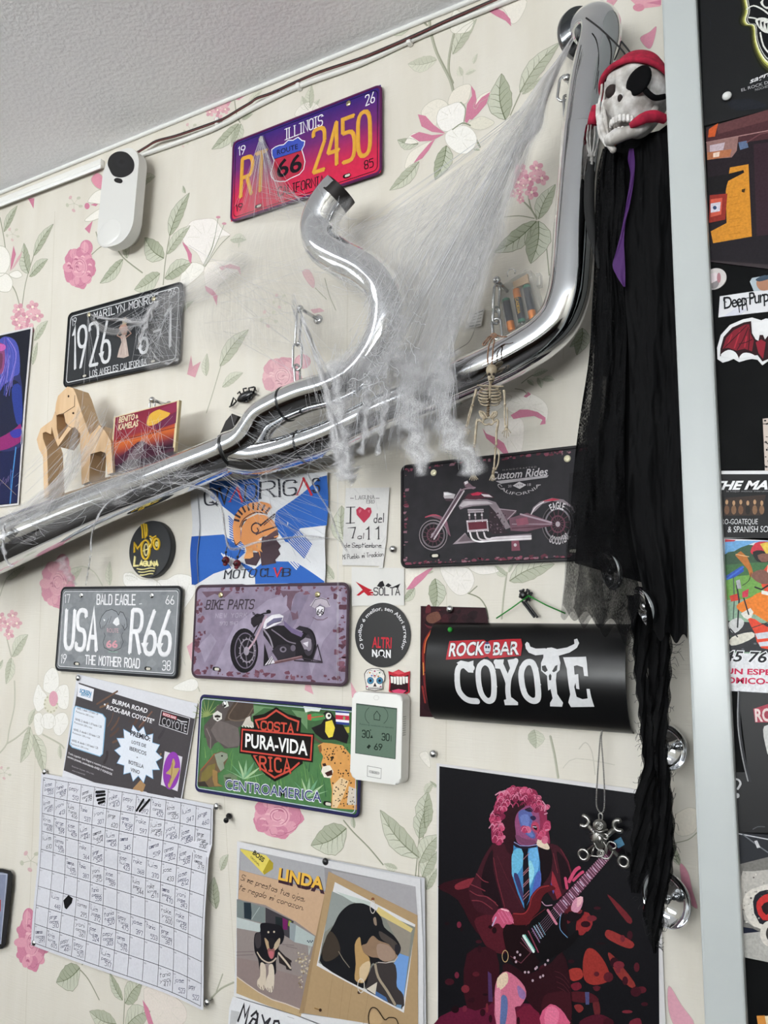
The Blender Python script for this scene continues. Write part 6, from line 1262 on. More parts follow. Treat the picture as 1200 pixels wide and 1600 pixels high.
A.px(z('303,1186 900,1186 900,1540 312,1530'), '#141416', 1); A.ptext('THE MAGNETIC', z(262, 1270), z(890, 1264), z(266, 1224), '#eeeef0', 3, .04, .3); A.ptext('la mejor musica instrumental en directo', z(332, 1283), z(700, 1282), z(332, 1274), '#8c8c8e', 3)
A.px(z('325,1315 545,1298 520,1410 318,1412'), '#33261f', 2)
for i in range(6): x = 325+i*38; A.px(z(ell(x+8, 1338+(i % 2)*5, 8, 14, 10)), '#b08a66', 4); A.px(z(ell(x+8, 1380, 14, 26, 10)), g.choice(['#6a4a34', '#1d1612', '#7a5a40']), 3)
A.ptext('AFRO-GOATEQUE', z(272, 1458), z(502, 1458), z(272, 1428), '#d0d0d2', 3, 0, .1); A.ptext('& SPANISH SOUND', z(338, 1502), z(640, 1500), z(338, 1468), '#d8d8da', 3, 0, .1)
A.build('print', PHOTO, t, y=.0005)
z = Z(1040, 820, 4)
t, A = pier_item('street_band_poster', 'poster of a person in orange work clothes playing a guitar by drums', 'poster', '360,82 1000,85 1000,1070 408,1038', '#dadade', z)
A.px(z('372,100 1000,100 1000,240 640,130 560,110 480,140 372,190'), '#6aa0d0', 1); A.px(z('366,190 430,165 520,125 640,160 640,280 380,320'), '#33503a', 2, 2); A.px(z('372,300 640,270 1000,300 1000,480 385,480'), '#6a9a48', 1); A.px(z('375,250 640,230 640,300 378,330'), '#3f6a40', 3); A.px(z('385,470 1000,440 1000,820 398,800'), '#8aa890', 1); A.px(z('388,600 1000,640 1000,820 396,790'), '#2c2c30', 2); A.px(z('372,90 440,95 430,104 372,108'), '#b03040', 3)
A.px(z('378,320 480,255 490,290 430,330 385,345'), '#2c50a8', 4); A.line(z('385,340 485,265'), 2.6, '#3c68c8', 5); A.line(z('425,330 430,470 420,640'), 1.6, '#4a5a52', 5)
A.px(z('435,190 470,165 510,200 540,270 550,310 530,330 515,280 480,240'), '#b06a2c', 6); A.line(z('440,185 520,200'), 1.2, '#d8b080', 7); A.line(z('535,300 520,350 480,380'), .9, '#17181a', 6, 3)
A.px(z('530,170 560,115 620,105 700,120 700,180 600,185 560,190'), '#c23040', 7, 2); A.px(z('590,120 640,108 660,160 640,200'), '#d8b84a', 8); A.px(z('545,170 600,160 660,190 650,230 590,235 560,215'), '#1c1a1c', 7, 2); A.px(z('575,190 640,180 650,225 600,232'), '#7a5246', 9, 2)
A.px(z('545,300 600,280 640,300 660,360 600,370 540,330'), '#7a5246', 9, 2); A.px(z('600,300 640,250 760,240 800,500 640,450 600,380'), '#d8482a', 6); A.px(z('600,410 760,440 760,470 600,432'), '#e0dcd4', 8); A.px(z('630,330 640,250 660,250 655,350'), '#e0dcd4', 7)
A.px(z('445,520 460,490 540,450 600,420 700,450 800,520 760,630 640,610 560,560 500,560'), '#dd7a24', 7, 2); A.px(z('470,555 530,520 550,545 530,600 490,580'), '#d8d4cc', 8); A.px(z('400,445 450,430 470,470 410,480'), '#c83a2a', 6); A.px(z('480,420 520,400 515,450 480,455'), '#c03048', 6)
A.px(z('515,590 560,590 640,640 800,660 800,780 600,770 560,680'), '#d8442a', 8, 2); A.px(z('560,680 700,660 720,700 575,715'), '#c8ccd4', 9); A.px(z('580,735 700,720 710,755 590,760'), '#c8ccd4', 9); A.line(z('560,390 600,405 640,380'), 2.4, '#1c1c20', 9)
A.px(z('395,610 450,580 490,600 480,640 430,680 400,650'), '#c8c8c8', 6, 2); A.px(z('400,720 440,690 540,670 555,700 480,740 410,755'), '#d2cec2', 7, 2); A.line(z('445,380 460,470 450,640'), 2.2, '#26262a', 6); A.px(z('440,350 465,340 475,400 450,400'), '#a8a8ac', 7); A.line(z('465,670 640,610'), 1.2, '#3a3430', 8); A.line(z('405,650 450,700'), 2, '#2a2a2e', 8); A.line(z('490,460 520,560'), 2.0, '#1c1c20', 9)
for i in range(24): A.px(z(ell(g.uniform(400, 640), g.uniform(560, 790), g.uniform(3, 10), g.uniform(3, 8), 7)), g.choice(['#1c1c20', '#5a5a60', '#a8a8a4', '#3a4a3c']), 5)
A.px(z('398,800 560,805 640,830 1000,820 1000,1070 408,1038'), '#dcdce0', 9)
A.ptext('45 76 32', z(362, 850), z(790, 868), z(366, 782), '#e6e6ea', 11, .06, .2); A.ptext('45 76 32', z(364, 850), z(788, 866), z(368, 785), '#1a1a1e', 12, .02, .2)
A.ptext('UN ESPECTACULO', z(376, 930), z(1040, 950), z(378, 895), '#c01848', 11, .03); A.ptext('COMICO-MUSICAL', z(330, 985), z(960, 1010), z(332, 948), '#c01848', 11, .03)
A.build('print', PHOTO, t, y=.0005)
t, A = pier_item('bar_leaflet', 'black leaflet with painted edge highlight and red edged bar lettering', 'poster', '452,1040 1000,1075 1000,1640 522,1600', '#121214', z, .002)
A.line(z('455,1045 452,1250 480,1450 515,1600'), 1.8, '#8f9092', 3, 3); A.line(z('462,1045 462,1250 490,1450 530,1600'), 3.5, '#303134', 2, 3)  # light edge highlight drawn as two grey lines down the left side
A.px(z('548,1150 640,1120 1000,1140 1000,1230 560,1235'), '#a04050', 3); A.ptext('ROCK-BAR', z(562, 1228), z(960, 1215), z(556, 1148), '#dcc8c6', 5, .03); A.px(z('610,1280 640,1250 760,1250 760,1500 660,1470 625,1380'), '#c2c2c0', 3, 2)
A.build('print', PHOTO, t, y=.0005)
z = Z(1040, 1180, 3.81)
t, A = pier_item('question_sticker', 'black sticker with part of a white curl and dot beside the trim', 'sticker', '405,100 900,110 900,460 425,460', '#121214', z, .0014)
A.line(z('412,140 436,148 446,170 430,200'), 3.0, '#c6c6c8', 3, 4); A.ell(*z(427, 240), 3.6, 4, '#c6c6c8', 3); A.line(z('520,440 550,425 590,425'), 1.4, '#55565a', 3, 3); A.build('print', PHOTO, t, y=.0005)
t, A = pier_item('turntable_poster', 'grey photo poster of a record player at the lower right edge', 'poster', '432,462 900,490 900,1290 462,1200', '#1b1d24', z, .0018)
A.line(z('434,466 610,500 900,540'), 1.6, '#c2c2c6', 3); A.line(z('460,470 540,530 640,600 760,700'), 2, '#6a6e74', 3, 3); A.px(z('528,510 545,506 565,548 545,552'), '#c2c2c6', 4)
A.px(z('432,650 610,605 900,560 900,1000 612,1050 450,1050'), '#75736f', 2); A.px(z('450,720 520,690 900,690 900,1010 620,1030 470,980'), '#b0aca6', 3, 2); A.px(z('460,900 480,820 560,780 700,770 700,1050 560,1030 500,990'), '#cfcac2', 4, 2); A.px(z('520,870 560,810 640,800 720,820 720,1010 560,1000'), '#22222a', 5, 2); A.px(z('540,900 560,850 620,820 700,840 700,960 580,980'), '#b83030', 6, 2); A.px(z('570,900 610,870 640,900 600,950'), '#2a1a1c', 7, 2); A.ell(*z(620, 1060), 15, 20, '#c9c4bc', 6); A.ell(*z(628, 1060), 8, 12, '#3a3634', 7)
for i in range(40): A.px(z(ell(g.uniform(450, 640), g.uniform(680, 1000), g.uniform(2, 8), g.uniform(2, 6), 7)), g.choice(['#8a8680', '#5a5854', '#d6d2ca']), 5)
A.px(z('452,1050 900,1010 900,1290 462,1200'), '#a9a7a2', 2); A.px(z('455,1020 520,1030 560,1050 455,1060'), '#1c2030', 3)
A.build('print', PHOTO, t, y=.0005)
t, A = pier_item('orange_sticker', 'orange corner of a sticker at the bottom right edge', 'sticker', '542,1552 590,1550 640,1800 580,1800', '#cf8a3e', z, .001); A.px(z('590,1550 640,1550 680,1800 640,1800'), '#d8c8a8', 2); A.build('print', PAPER, t, y=.0005)
# ------------------------------------------------------------------ curved bar sign and what hangs round it
z = Z(640, 900, 3.243)
fr = Fr.px(700, 1035, 0, .0025)
t = fr.thing('red_poster', 'dark red fiery poster half hidden behind the curved bar sign', 'poster')
ps = fr_q(fr, z('57,152 385,160 398,215 420,730 52,712')); MB().prism(ps, 0, .0005).build('paper', mat('poster_red', '#2a1016', .45), t, smooth=False)
A = Art(fr); A.px(z('58,153 384,161 396,215 416,728 53,711'), '#2d1118', 1)
g = random.Random(2)
for i in range(150):
    x, y = g.uniform(62, 380), g.uniform(160, 700); A.px(z(ell(x, y, g.uniform(8, 40), g.uniform(6, 24), 10, rot=g.uniform(0, 180))), g.choice(['#3a141c', '#4a1820', '#250d14', '#5a2028', '#1e0a10']), 2) if x > 95 and y < 690 and x < 345 else None
for q, c, w in (('110,280 80,330 70,400 75,480', '#8a2a20', 4), ('108,285 84,330 76,390', '#d06a38', 1.6), ('76,500 90,600 130,690', '#6a1c20', 6), ('66,560 80,640', '#8a2a28', 3), ('70,440 72,500', '#d88a48', 1.8)): A.line(z(q), w, c, 4, 4)
A.px(z('90,200 140,180 160,215 120,240 90,230'), '#6a4438', 4, 3)
A.build('print', PHOTO, t, y=.0006)
zc0, zc1 = W(*z(125, 235)), W(*z(170, 725))
CZ, CH = (zc0.z+zc1.z)/2, (zc0.z-zc1.z)/2; CXL = (zc0.x+zc1.x)/2
lo, hi = .01, .2
for _ in range(40):
    md = (lo+hi)/2
    if W(*z(80, 452), md).x < CXL: lo = md
    else: hi = md
CD = (lo+hi)/2; CXR = W(*z(1152, 838)).x-.002
class FrCyl(Fr):
    def uv(s, px, py, off=None):
        o_ = CD*.8
        for _ in range(60):
            p = W(px, py, o_); k = (p.z-CZ)/CH; o_ = .5*o_+.5*CD*math.sqrt(max(0, 1-k*k)) if abs(k) < 1 else .6*o_
        return (p.x-s.x, p.z-s.z)
fr = FrCyl(0, 0, 0, 0); fr.x, fr.z = (CXL+CXR)/2, CZ; HL = (CXR-CXL)/2
t = thing('bar_sign', 'glossy black half-round sign painted ROCK BAR COYOTE', 'sign', (fr.x, -.0, CZ))
def half(u, a, d): r = d; return Vector((u, -.004-(CD-.004-r)*math.sin(a), (CH-r*.6)*math.cos(a)))
b = MB(); nA = 48
def shell(s_, t_):  # closed loop: outer then inner
    a = t_*2
    return half(-HL+2*HL*s_, PI*min(a, 1) if a <= 1 else PI*(2-a), 0 if a <= 1 else .003)
b.grid(shell, 24, 2*nA); bmesh.ops.remove_doubles(b.bm, verts=b.bm.verts, dist=1e-5)
bl = mat('sign_black', '#0c0c0d', .3, 0, .35); b.build('half_tube', bl, t, angle=40)
b = MB()
for u in (-HL, HL):
    b = MB()
    for k in range(nA):
        a0, a1 = PI*k/nA, PI*(k+1)/nA; vs = [b.bm.verts.new(half(u, a, d)) for a, d in ((a0, 0), (a1, 0), (a1, .003), (a0, .003))]; b.bm.faces.new(vs)
    b.build('cut_edge', mat('cut_edge', '#1c1c1e', .6), t, smooth=False)
A = Art(fr); wh = '#d4d4d6'
def paint(q, w, c=wh, L=4, closed=False):
    pts = sm(z(q), 5, closed); k = prad(800, 1050, CD, 1); g2 = random.Random(len(q)); loc_ = A.q(pts)
    A.stroke(loc_, w*k, c, L, closed)
    for p in loc_[::3]: A.poly([(p[0]+g2.uniform(.35, .62)*w*k*math.cos(a), p[1]+g2.uniform(.3, .6)*w*k*math.sin(a)) for a in [i*.785 for i in range(8)]], c, L+1)
paint('318,466 300,456 270,452 248,470 243,520 250,575 275,612 305,630 345,634', 9.6); A.px(z('240,440 262,428 300,436 326,428 325,490 300,488 280,470'), wh, 5)
paint('378,438 352,470 352,540 368,600 398,632 425,618 430,560 424,490 408,450', 9.2, closed=True)
paint('440,436 465,452 488,505 500,540', 8.6); paint('540,430 524,470 505,520 500,580 506,628', 8.6); A.px(z('430,425 480,422 476,448 462,470 436,468'), wh, 5); A.px(z('498,425 545,418 540,465 512,470'), wh, 5); A.px(z('480,628 520,615 552,640 552,654 486,654'), wh, 5)
paint('590,442 568,485 572,550 590,605 625,632 652,618 650,550 640,480 622,440', 9.4, closed=True)
A.px(z('680,382 700,364 722,362 748,370 756,396 766,440 762,476 746,492 743,530 750,598 780,642 775,662 714,660 714,642 727,620 716,572 704,580 698,505 668,480 668,440 680,412'), wh, 5)
A.px(z('588,345 597,333 608,340 614,358 642,368 692,366 700,396 640,402 606,388 592,368'), wh, 6); A.px(z('742,372 800,362 838,344 836,322 852,317 862,340 850,364 812,388 758,404'), wh, 6)
A.px(z('672,456 690,452 702,478 688,488 674,476'), '#0c0c0d', 8); A.px(z('724,482 740,455 752,450 748,478 732,488'), '#0c0c0d', 8); A.px(z('707,505 714,494 721,505 719,528 709,528'), '#0c0c0d', 8)
A.px(z('780,412 862,410 896,408 900,440 906,508 886,506 880,462 850,452 834,456 838,500 856,496 862,574 846,570 842,540 836,562 848,612 878,624 904,620 898,572 914,572 922,612 938,662 820,664 806,640 816,600 806,540 798,470'), wh, 5)
A.px(z('205,330 300,325 380,323 396,336 412,326 500,320 568,318 574,350 566,404 500,410 412,420 396,408 370,416 290,418 186,424 196,370'), '#b02430', 4)
for s_, a_, b_, c_ in (('ROCK', (200, 406), (378, 398), (212, 338)), ('BAR', (424, 400), (556, 396), (430, 334))): A.ptext(s_, z(*a_), z(*b_), z(*c_), '#1a1416', 6, .05); A.ptext(s_, z(*a_), z(*b_), z(*c_), '#dcdcde', 7, .025)
A.px(z('382,350 398,338 412,350 414,372 404,392 388,392 380,372'), '#c8ccd4', 8, 3); A.ell(*z(391, 360), 1.6, 2, '#20283a', 9); A.ell(*z(404, 360), 1.6, 2, '#20283a', 9); A.line(z('388,384 406,384'), 1.2, '#20283a', 9); A.ell(*z(396, 340), 3.4, 1.6, '#2c3c6a', 9)
def cylw(u, v, h): k = max(-1, min(1, v/CH)); return Vector((u, -.004-(CD-.004)*math.sqrt(max(0, 1-k*k))-h, v))
A.build('painted_lettering', mat('x', '#fff') if 0 else printed('sign_paint', .35, .05, 200, .3), t, y=.0008, warp=cylw, maxlen=.008, lay=8e-5)
kn = fr.uv(*z(212, 272)); MB().ball(cylw(kn[0], kn[1], .002), .0035, 10, 8).build('green_knot', mat('green_cord', '#1f8a2c', .6), t)
nail = W(*z(602, 100), .02)
cords = MB(); l0 = W(*z(440, 214), .012); l1 = W(*z(790, 190), .012); o0 = t.location
for a in (l0, l1): cords.tube([Vector(a)-o0, (Vector(a)+nail)/2-o0+Vector((0, -.001, -.001)), nail-o0], .0009, 8)
cords.build('hanging_cord', mat('green_cord', '#1f8a2c', .6), t)
hk = thing('black_nail', 'black nail with bunched bead chain above the curved bar sign', 'nail', W(*z(602, 100), .0))
b = MB(); b.tube([(0, .001, 0), (0, -.022, 0)], .0022, 12); b.ball((0, -.023, 0), .0045, 12, 8, (1, .5, 1)); b.build('nail', BLACKPL, hk)
chain = MB(); g = random.Random(4)
for i in range(34):
    a = i*.75; r = .009*(.4+.6*g.random()); chain.ball((r*math.cos(a), -.006-.012*g.random(), r*.8*math.sin(a)), .0018, 8, 6)
p0 = Vector(W(*z(572, 130), .015))-hk.location; p1 = Vector(W(*z(630, 206), .012))-hk.location
for k in range(2):
    for i in range(14): chain.ball(p0.lerp(p1, i/13)+Vector((.004*k, 0, 0)), .0017, 8, 6)
chain.build('bead_chain', mat('dark_bead', '#4a4a4c', .3, 1), hk)
# ------------------------------------------------------------------ cable duct, cable, detector
def along(pts, off, n=4): return catmull([W(x, y, off) for x, y in P(pts)], n)
dt = thing('cable_duct', 'white cable duct under the ceiling left of the motion detector', 'cable duct', W(80, 290, 0))
def bar3(b, a, c, w, d, o):     # flat bar from a to c (on the wall), w high, d deep
    a, c = Vector(a), Vector(c); L_ = (c-a); ang = math.atan2(L_.z, L_.x); M = Matrix.Rotation(-ang, 3, 'Y')
    b.box((a+c)/2-o+Vector((0, -d/2, 0)), (L_.length, d, w), .0015, M.to_quaternion().to_euler())
b = MB(); bar3(b, W(-60, 343.5), W(164, 257.5), .0165, .011, dt.location); b.build('duct', WHITEPL, dt, angle=40)
b = MB(); bar3(b, W(-60, 343.5, .011), W(158, 260, .011), .009, .0015, dt.location); b.build('lid', mat('white_gloss', '#f0f0ee', .25), dt, angle=40)
cn = thing('cable_conduit', 'thin white conduit rising to the right under the ceiling', 'conduit', W(467, 135, 0))
cp = [W(x, y, .005) for x, y in ((200, 251), (214, 245), (330, 203), (400, 166), (467, 134.5), (562, 100), (660, 55), (790, 2), (830, -15))]
MB().tube([p-cn.location for p in catmull(cp, 3)], .0042, 12).build('pipe', WHITEPL, cn)
for i, (x, y) in enumerate(((341, 191), (467, 134.5), (640, 64))):
    b = MB(); p = W(x, y, .006)-cn.location; b.box(p, (.008, .012, .014), .002); b.build('clip', WHITEPL, cn)
ca = thing('alarm_cable', 'thin black and dark red cable lying along the white conduit', 'cable', W(467, 130, 0))
cab = '208,242 228,230 245,220 275,212 310,200 338,190 352,184 375,170 392,160 402,153 425,145 460,129 500,112 560,92 600,76 650,54 700,31 760,5 790,-8'
MB().tube([p-ca.location for p in along(cab, .0105)], .0021, 8).build('black_core', mat('cable_black', '#1d1415', .5), ca)
MB().tube([p-ca.location+Vector((0, -.001, -.0025)) for p in along(cab, .0105)], .0014, 8).build('red_core', mat('cable_red', '#5a2522', .5), ca)
fr = Fr.px(184, 308, -.035, .046); z = Z(0, 0, 3)
tp, bt = W(191, 231, .046), W(178, 384, .04); hh = (tp-bt).length; ww = (W(208, 300, .046)-W(154, 303, .046)).length
t = fr.thing('motion_detector', 'white capsule shaped motion detector with dark eye under the ceiling', 'motion detector')
b = MB(); b.prism(rr(ww, hh, ww*.44, 10), -.020, 0, .011); b.build('housing', mat('detector_white', '#d8d7d4', .3), t, angle=50)
b = MB(); b.prism(rr(ww*.55, hh*.8, ww*.24, 8, cx=-ww*.1), -.0459, -.019); b.build('wall_bracket', WHITEPL, t, angle=40)
A = Art(fr); A.px(z('512,790 505,765 515,735 540,715 570,710 600,720 625,750 630,780 620,808 590,828 560,832 530,822'), '#101114', 1, 4); A.px(z(ell(570, 760, 26, 24)), '#1d1e22', 2); A.px(z(ell(572, 758, 12, 11)), '#050506', 3); B2 = Art(fr); B2.px(z('535,842 548,834 570,840 575,852 565,860 542,854'), '#141414', 1, 3); B2.build('indicator', printed('lens_gloss', .12, .0), t, y=.0003)
A.build('lens_window', printed('lens_gloss', .12, .0), t, y=.0003)
c = fr.l(*z(518, 1092), .043); MB().ball(c, ww*.37, 24, 14, (1, .16, .8)).build('sensor_dome', mat('dome_white', '#dcdbd8', .2), t)
# ------------------------------------------------------------------ hooks and chain links that carry the exhaust
def chain_link(b, c, L_, w, r, ang, tilt=0):
    pts = []
    for i in range(24):
        a = 2*PI*i/24; x = w/2*math.cos(a); y = (L_/2-w/2)*(1 if math.sin(a) >= 0 else -1)+w/2*math.sin(a)
        X = x*math.cos(tilt); D = x*math.sin(tilt); pts.append(Vector(c)+Vector((X*math.cos(ang)-y*math.sin(ang), D, X*math.sin(ang)+y*math.cos(ang))))
    return b.tube(pts, r, 10, closed=True)
def hanger(label, hook, links, off):
    h0 = W(hook[0], hook[1], off); h0.y = 0; t = thing('chain_hook', label, 'hook', h0, (0, 0, 0), 'hooks and chain links carrying the exhaust')
    b = MB(); b.tube([(0, .001, 0), (0, -off, 0)], .0028, 12); b.lathe([(.008, 0), (.008, .002), (.004, .004)], n=20); b.ball((0, -off, 0), .0055, 14, 10); b.build('wall_hook', STEEL, t)
    for i, (x0, y0, x1, y1, w, tl_) in enumerate(links):
        a, c = W(x0, y0, off)-h0, W(x1, y1, off)-h0; b = MB(); d = a-c
        chain_link(b, (a+c)/2, d.length, w, .0019, math.atan2(-d.x, d.z), tl_); b.build('chain_link', STEEL, t)
hanger('steel hook with oval chain link left of the top of the tall chrome pipe', (886, 122), [(885, 118, 879, 158, .016, .3), (886, 150, 888, 190, .014, 1.1)], .035)
hanger('steel hook with chain links left of the battery box', (776, 438), [(777, 446, 774, 487, .011, 1.2), (776, 480, 774, 506, .010, 1.0), (775, 498, 778, 530, .012, .2)], .05)
hanger('steel hook with chain links behind cobweb above the split of the pipes', (469, 482), [(468, 487, 464, 540, .009, 1.3), (465, 536, 464, 578, .014, .3), (464, 570, 465, 600, .010, 1.2)], .05)
hanger('steel hook above the small sunset card', (238, 625), [(238, 628, 237, 652, .008, 1.0), (238, 645, 238, 680, .01, .4)], .04)
# bracket behind the silencer
br = thing('pipe_bracket', 'short dark metal bracket sticking up behind the pipe left of the black beetle', 'bracket', W(352, 672, 0))
b = MB(); q = [W(x, y, .03)-br.location for x, y in ((338, 690), (352, 658), (362, 646), (372, 650), (366, 664), (352, 690))]
b.prism([(p.x, p.z) for p in q], .0, .03, .001); b.build('bracket', mat('dark_steel', '#2e2c2c', .45, .8), br, smooth=False)
# ------------------------------------------------------------------ battery box and its tag
z = Z(740, 400, 8.571); fr = Fr.px(810, 472, 0, .034)
t = fr.thing('battery_box', 'clear plastic box holding three batteries inside the bend of the chrome pipe', 'battery box')
clear = bpy.data.materials.new('clear_plastic'); clear.use_nodes = True; nt = clear.node_tree; bs = nt.nodes['Principled BSDF']; tr = nt.nodes.new('ShaderNodeBsdfTransparent'); mxs = nt.nodes.new('ShaderNodeMixShader'); lw = nt.nodes.new('ShaderNodeLayerWeight'); lw.inputs[0].default_value = .35
bs.inputs['Base Color'].default_value = (.9, .9, .87, 1); bs.inputs['Roughness'].default_value = .15; mr = nt.nodes.new('ShaderNodeMapRange'); mr.inputs['To Min'].default_value = .05; mr.inputs['To Max'].default_value = .75
nt.links.new(lw.outputs['Facing'], mr.inputs['Value']); nt.links.new(mr.outputs[0], mxs.inputs[0]); nt.links.new(tr.outputs[0], mxs.inputs[1]); nt.links.new(bs.outputs[0], mxs.inputs[2]); nt.links.new(mxs.outputs[0], nt.nodes['Material Output'].inputs['Surface'])
MB().prism([fr.uv(*z(*a)) for a in ((320, 430), (345, 405), (690, 182), (760, 180), (905, 745), (890, 780), (480, 1060), (450, 1060))], -.024, 0, .002).build('case', clear, t, angle=40)
MB().prism([fr.uv(*z(*a), .012) for a in ((340, 440), (690, 215), (850, 745), (470, 1020))], -.0235, -.0225).build('back_wall', mat('case_back', '#a9a49a', .5), t, smooth=False)
b = MB(); b.prism([fr.uv(*z(*a)) for a in ((500, 330), (700, 210), (715, 330), (520, 410))], -.012, -.006); b.build('contact_board', mat('board_tan', '#b09476', .5), t, smooth=False)
def batt(a, c, cop_at_end, nm):
    p0, p1 = fr.l(*z(*a), .024), fr.l(*z(*c), .024); d = p1-p0; r = .0052
    e = thing('battery', nm, 'battery', fr_world(fr, p0), (0, -fr.a, 0), 'batteries in the clear box'); o_ = p0
    cu, gr, bk = mat('battery_copper', '#d8803a', .35, .5), mat('battery_green', '#2f6a55', .35), mat('battery_black', '#2a2c36', .3)
    k = (lambda s_: p0+d*s_-o_) if not cop_at_end else (lambda s_: p1-d*s_-o_)
    MB().tube([k(0), k(.05), k(.26), k(.27)], [r*.9, r, r, r], 20).build('copper_end', cu, e, angle=40); MB().tube([k(.27), k(.9)], r*.995, 20).build('sleeve', bk, e, angle=40)
    MB().tube([k(.9), k(.97), k(.985)], [r, r, r*.85], 20).build('green_band', gr, e, angle=40); MB().tube([k(.985), k(1.03)], r*.4, 12).build('terminal', STEEL, e)
    return e, k
def fr_world(fr, l): return Vector((fr.x+l.x*fr.c-l.z*fr.s, -fr.off+l.y, fr.z+l.x*fr.s+l.z*fr.c))
batt((430, 570), (510, 1000), True, 'battery with copper end down, left of the three in the clear box')
e, k = batt((570, 450), (650, 900), False, 'battery with copper end up, middle of the three in the clear box')
A = Art(Fr(0, 0)); A.fr = fr; A.plate('CADENA', 0, 0, .022, .0035, .0007, '#d0a030', 1)
d = (k(.9)-k(.27)); ang = math.atan2(d.z, d.x); m0 = k(.3)
A.build('lettering', PAPER, e, warp=lambda u, v, h: Vector((m0.x+u*math.cos(ang)-(v-.0018)*math.sin(ang), m0.y-.0053-h, m0.z+u*math.sin(ang)+(v-.0018)*math.cos(ang))))
batt((705, 390), (800, 870), True, 'battery with copper end down, right of the three in the clear box')
lp_ = MB(); lp_.tube([fr.l(*z(x, y), .03) for x, y in ((455, 280), (450, 230), (480, 180), (530, 170), (560, 200), (550, 240))], .0007, 8); lp_.build('wire_loop', STEEL, t)
b = MB(); b.box(fr.l(*z(880, 330), .025), (.006, .012, .018), .001); b.build('switch', clear, t, smooth=False)
z = Z(600, 400, 3.75); t, A = sheet(Fr.px(738, 495, 0, .006), 'paper_tag', 'tiny white printed tag on a thin wire left of the hook and battery box', 'tag', z('515,340 590,305 570,410 492,425'), '#cfccc6', th=.0003)
for i in range(5): A.line(z([(522-i*5, 345+i*17), (580-i*4, 322+i*20)]), 1.3 if i in (0, 4) else .8, '#5a5854', 2); 
for i in range(5): A.line(z([(540-i*4+5, 332+i*18), (550-i*4, 334+i*18)]), 1.6, '#cfccc6', 3)
A.build('print', PAPER, t, y=.0004)
wr = MB(); o_ = t.location; wr.tube([p-o_ for p in along('743,508 740,520 732,535 715,546 700,556 690,562', .012)], .0006, 6); wr.build('wire', mat('wire_clear', '#9a958a', .4), t)
# ------------------------------------------------------------------ sunset card and wooden carving on the silencer
def on_pipe(fr, pts):
    "let outlines that stand on the silencer end on its top"
    c = [(W(*a[:3]), prad(*a)) for a in mp]; out = []
    for u, v in pts:
        x = fr.x+u
        for (p, r), (q, r2) in zip(c, c[1:]):
            if p.x <= x <= q.x: k = (x-p.x)/(q.x-p.x); v = max(v, p.z+(q.z-p.z)*k+(r+(r2-r)*k)*1.04+.001-fr.z)
        out.append((u, v))
    return out
z = Z(0, 600, 3.529); fr = Fr.px(225, 680, .0, .082)
q_ = z('628,182 988,88 963,372 602,482'); pts = on_pipe(fr, fr_q(fr, q_))
t = fr.thing('music_card', 'square sunset card lettered BENITO KAMELAS standing on the pipe', 'card')
MB().prism(pts, -.006, 0, .0006).build('card', mat('card_cream', '#d3c094', .5), t, smooth=False)
A = Art(fr)
qq = [Vector(p) for p in pts]; B4 = lambda s_, t_: tuple(qq[0]*(1-s_)*(1-t_)+qq[1]*s_*(1-t_)+qq[2]*s_*t_+qq[3]*(1-s_)*t_)
bands = [(0, '#7c2038'), (.2, '#8a2a3c'), (.42, '#8c2b36'), (.47, '#a8442c'), (.56, '#c4622e'), (.66, '#a84a30'), (.76, '#6a2a38'), (.86, '#3a1a2c'), (1, '#241424')]
for (t0, c0), (t1, c1) in zip(bands, bands[1:]): A._add([B4(.03, .02+t0*.96), B4(.97, .02+t0*.96), B4(.97, .02+t1*.96), B4(.03, .02+t1*.96)], [(0, 1, 2, 3)], [c0, c0, c1, c1], 1)
A.px(z('812,205 830,165 880,140 925,140 938,165 900,200 850,225 815,230'), '#d8a840', 2, 3); A.line(z('820,210 900,190'), 1, '#e2bc5c', 3)
A.px(z('850,230 900,195 975,150 970,215 900,240 860,255'), '#6a2444', 3); A.px(z('880,140 975,95 975,150 940,160'), '#8a2c4a', 2)
A.px(z('690,380 760,320 790,315 830,345 870,350 900,370 960,350 958,395 610,495 615,440'), '#4a2034', 3); A.px(z('610,470 700,420 800,410 958,370 955,400 605,500'), '#2c1424', 4)
A.line(z('640,310 760,290 965,240'), 1.0, '#5a1e28', 3); A.line(z('635,330 800,300'), .8, '#d87a3a', 3)
A.ptext('BENITO', z(655, 215), z(742, 196), z(660, 182), '#dcc9a8', 5, .03); A.ptext('& ', z(750, 190), z(764, 186), z(750, 170), '#dcc9a8', 5, .03); A.ptext('KAMELAS', z(652, 256), z(762, 232), z(656, 222), '#dcc9a8', 5, .03)
A.build('print', PAPER, t, y=.0002)
z = Z(0, 420, 3.75); fr = Fr.px(120, 660, 0, .088)
t = fr.thing('wooden_carving', 'sawn wooden carving of two hugging animals standing on the pipe', 'carving')
wood = noisy('pale_wood', '#dcbc96', '#c9a378', 9, (5, 1, .4), .5, bump=.1, bdist=.0006, lo=.3, hi=.7)
head = '395,690 428,698 445,735 462,790 485,860 525,972 555,945 580,915 615,950 650,1010 660,1212 628,1222 620,1080 590,1068 530,1085 520,1262 478,1276 470,1040 470,965 440,928 420,932 385,978 340,1042 318,985 303,925 298,970 268,955 250,962 252,995 275,1060 285,1335 258,1344 252,1100 228,1055 215,1000 238,935 305,885 322,836'
hole = '332,862 333,935 346,1000 398,925 384,902 373,852 345,851'
outl = P(head)+[(322, 835.5)]+P(hole)+[(331.5, 862), (321.6, 835)]+P('330,790 340,745')
outl = [a for a in P(head)]+P('331,864 333,935 346,1000 398,925 384,902 373,852 345,851 331,861')+P('322.5,833 328,790 340,745')
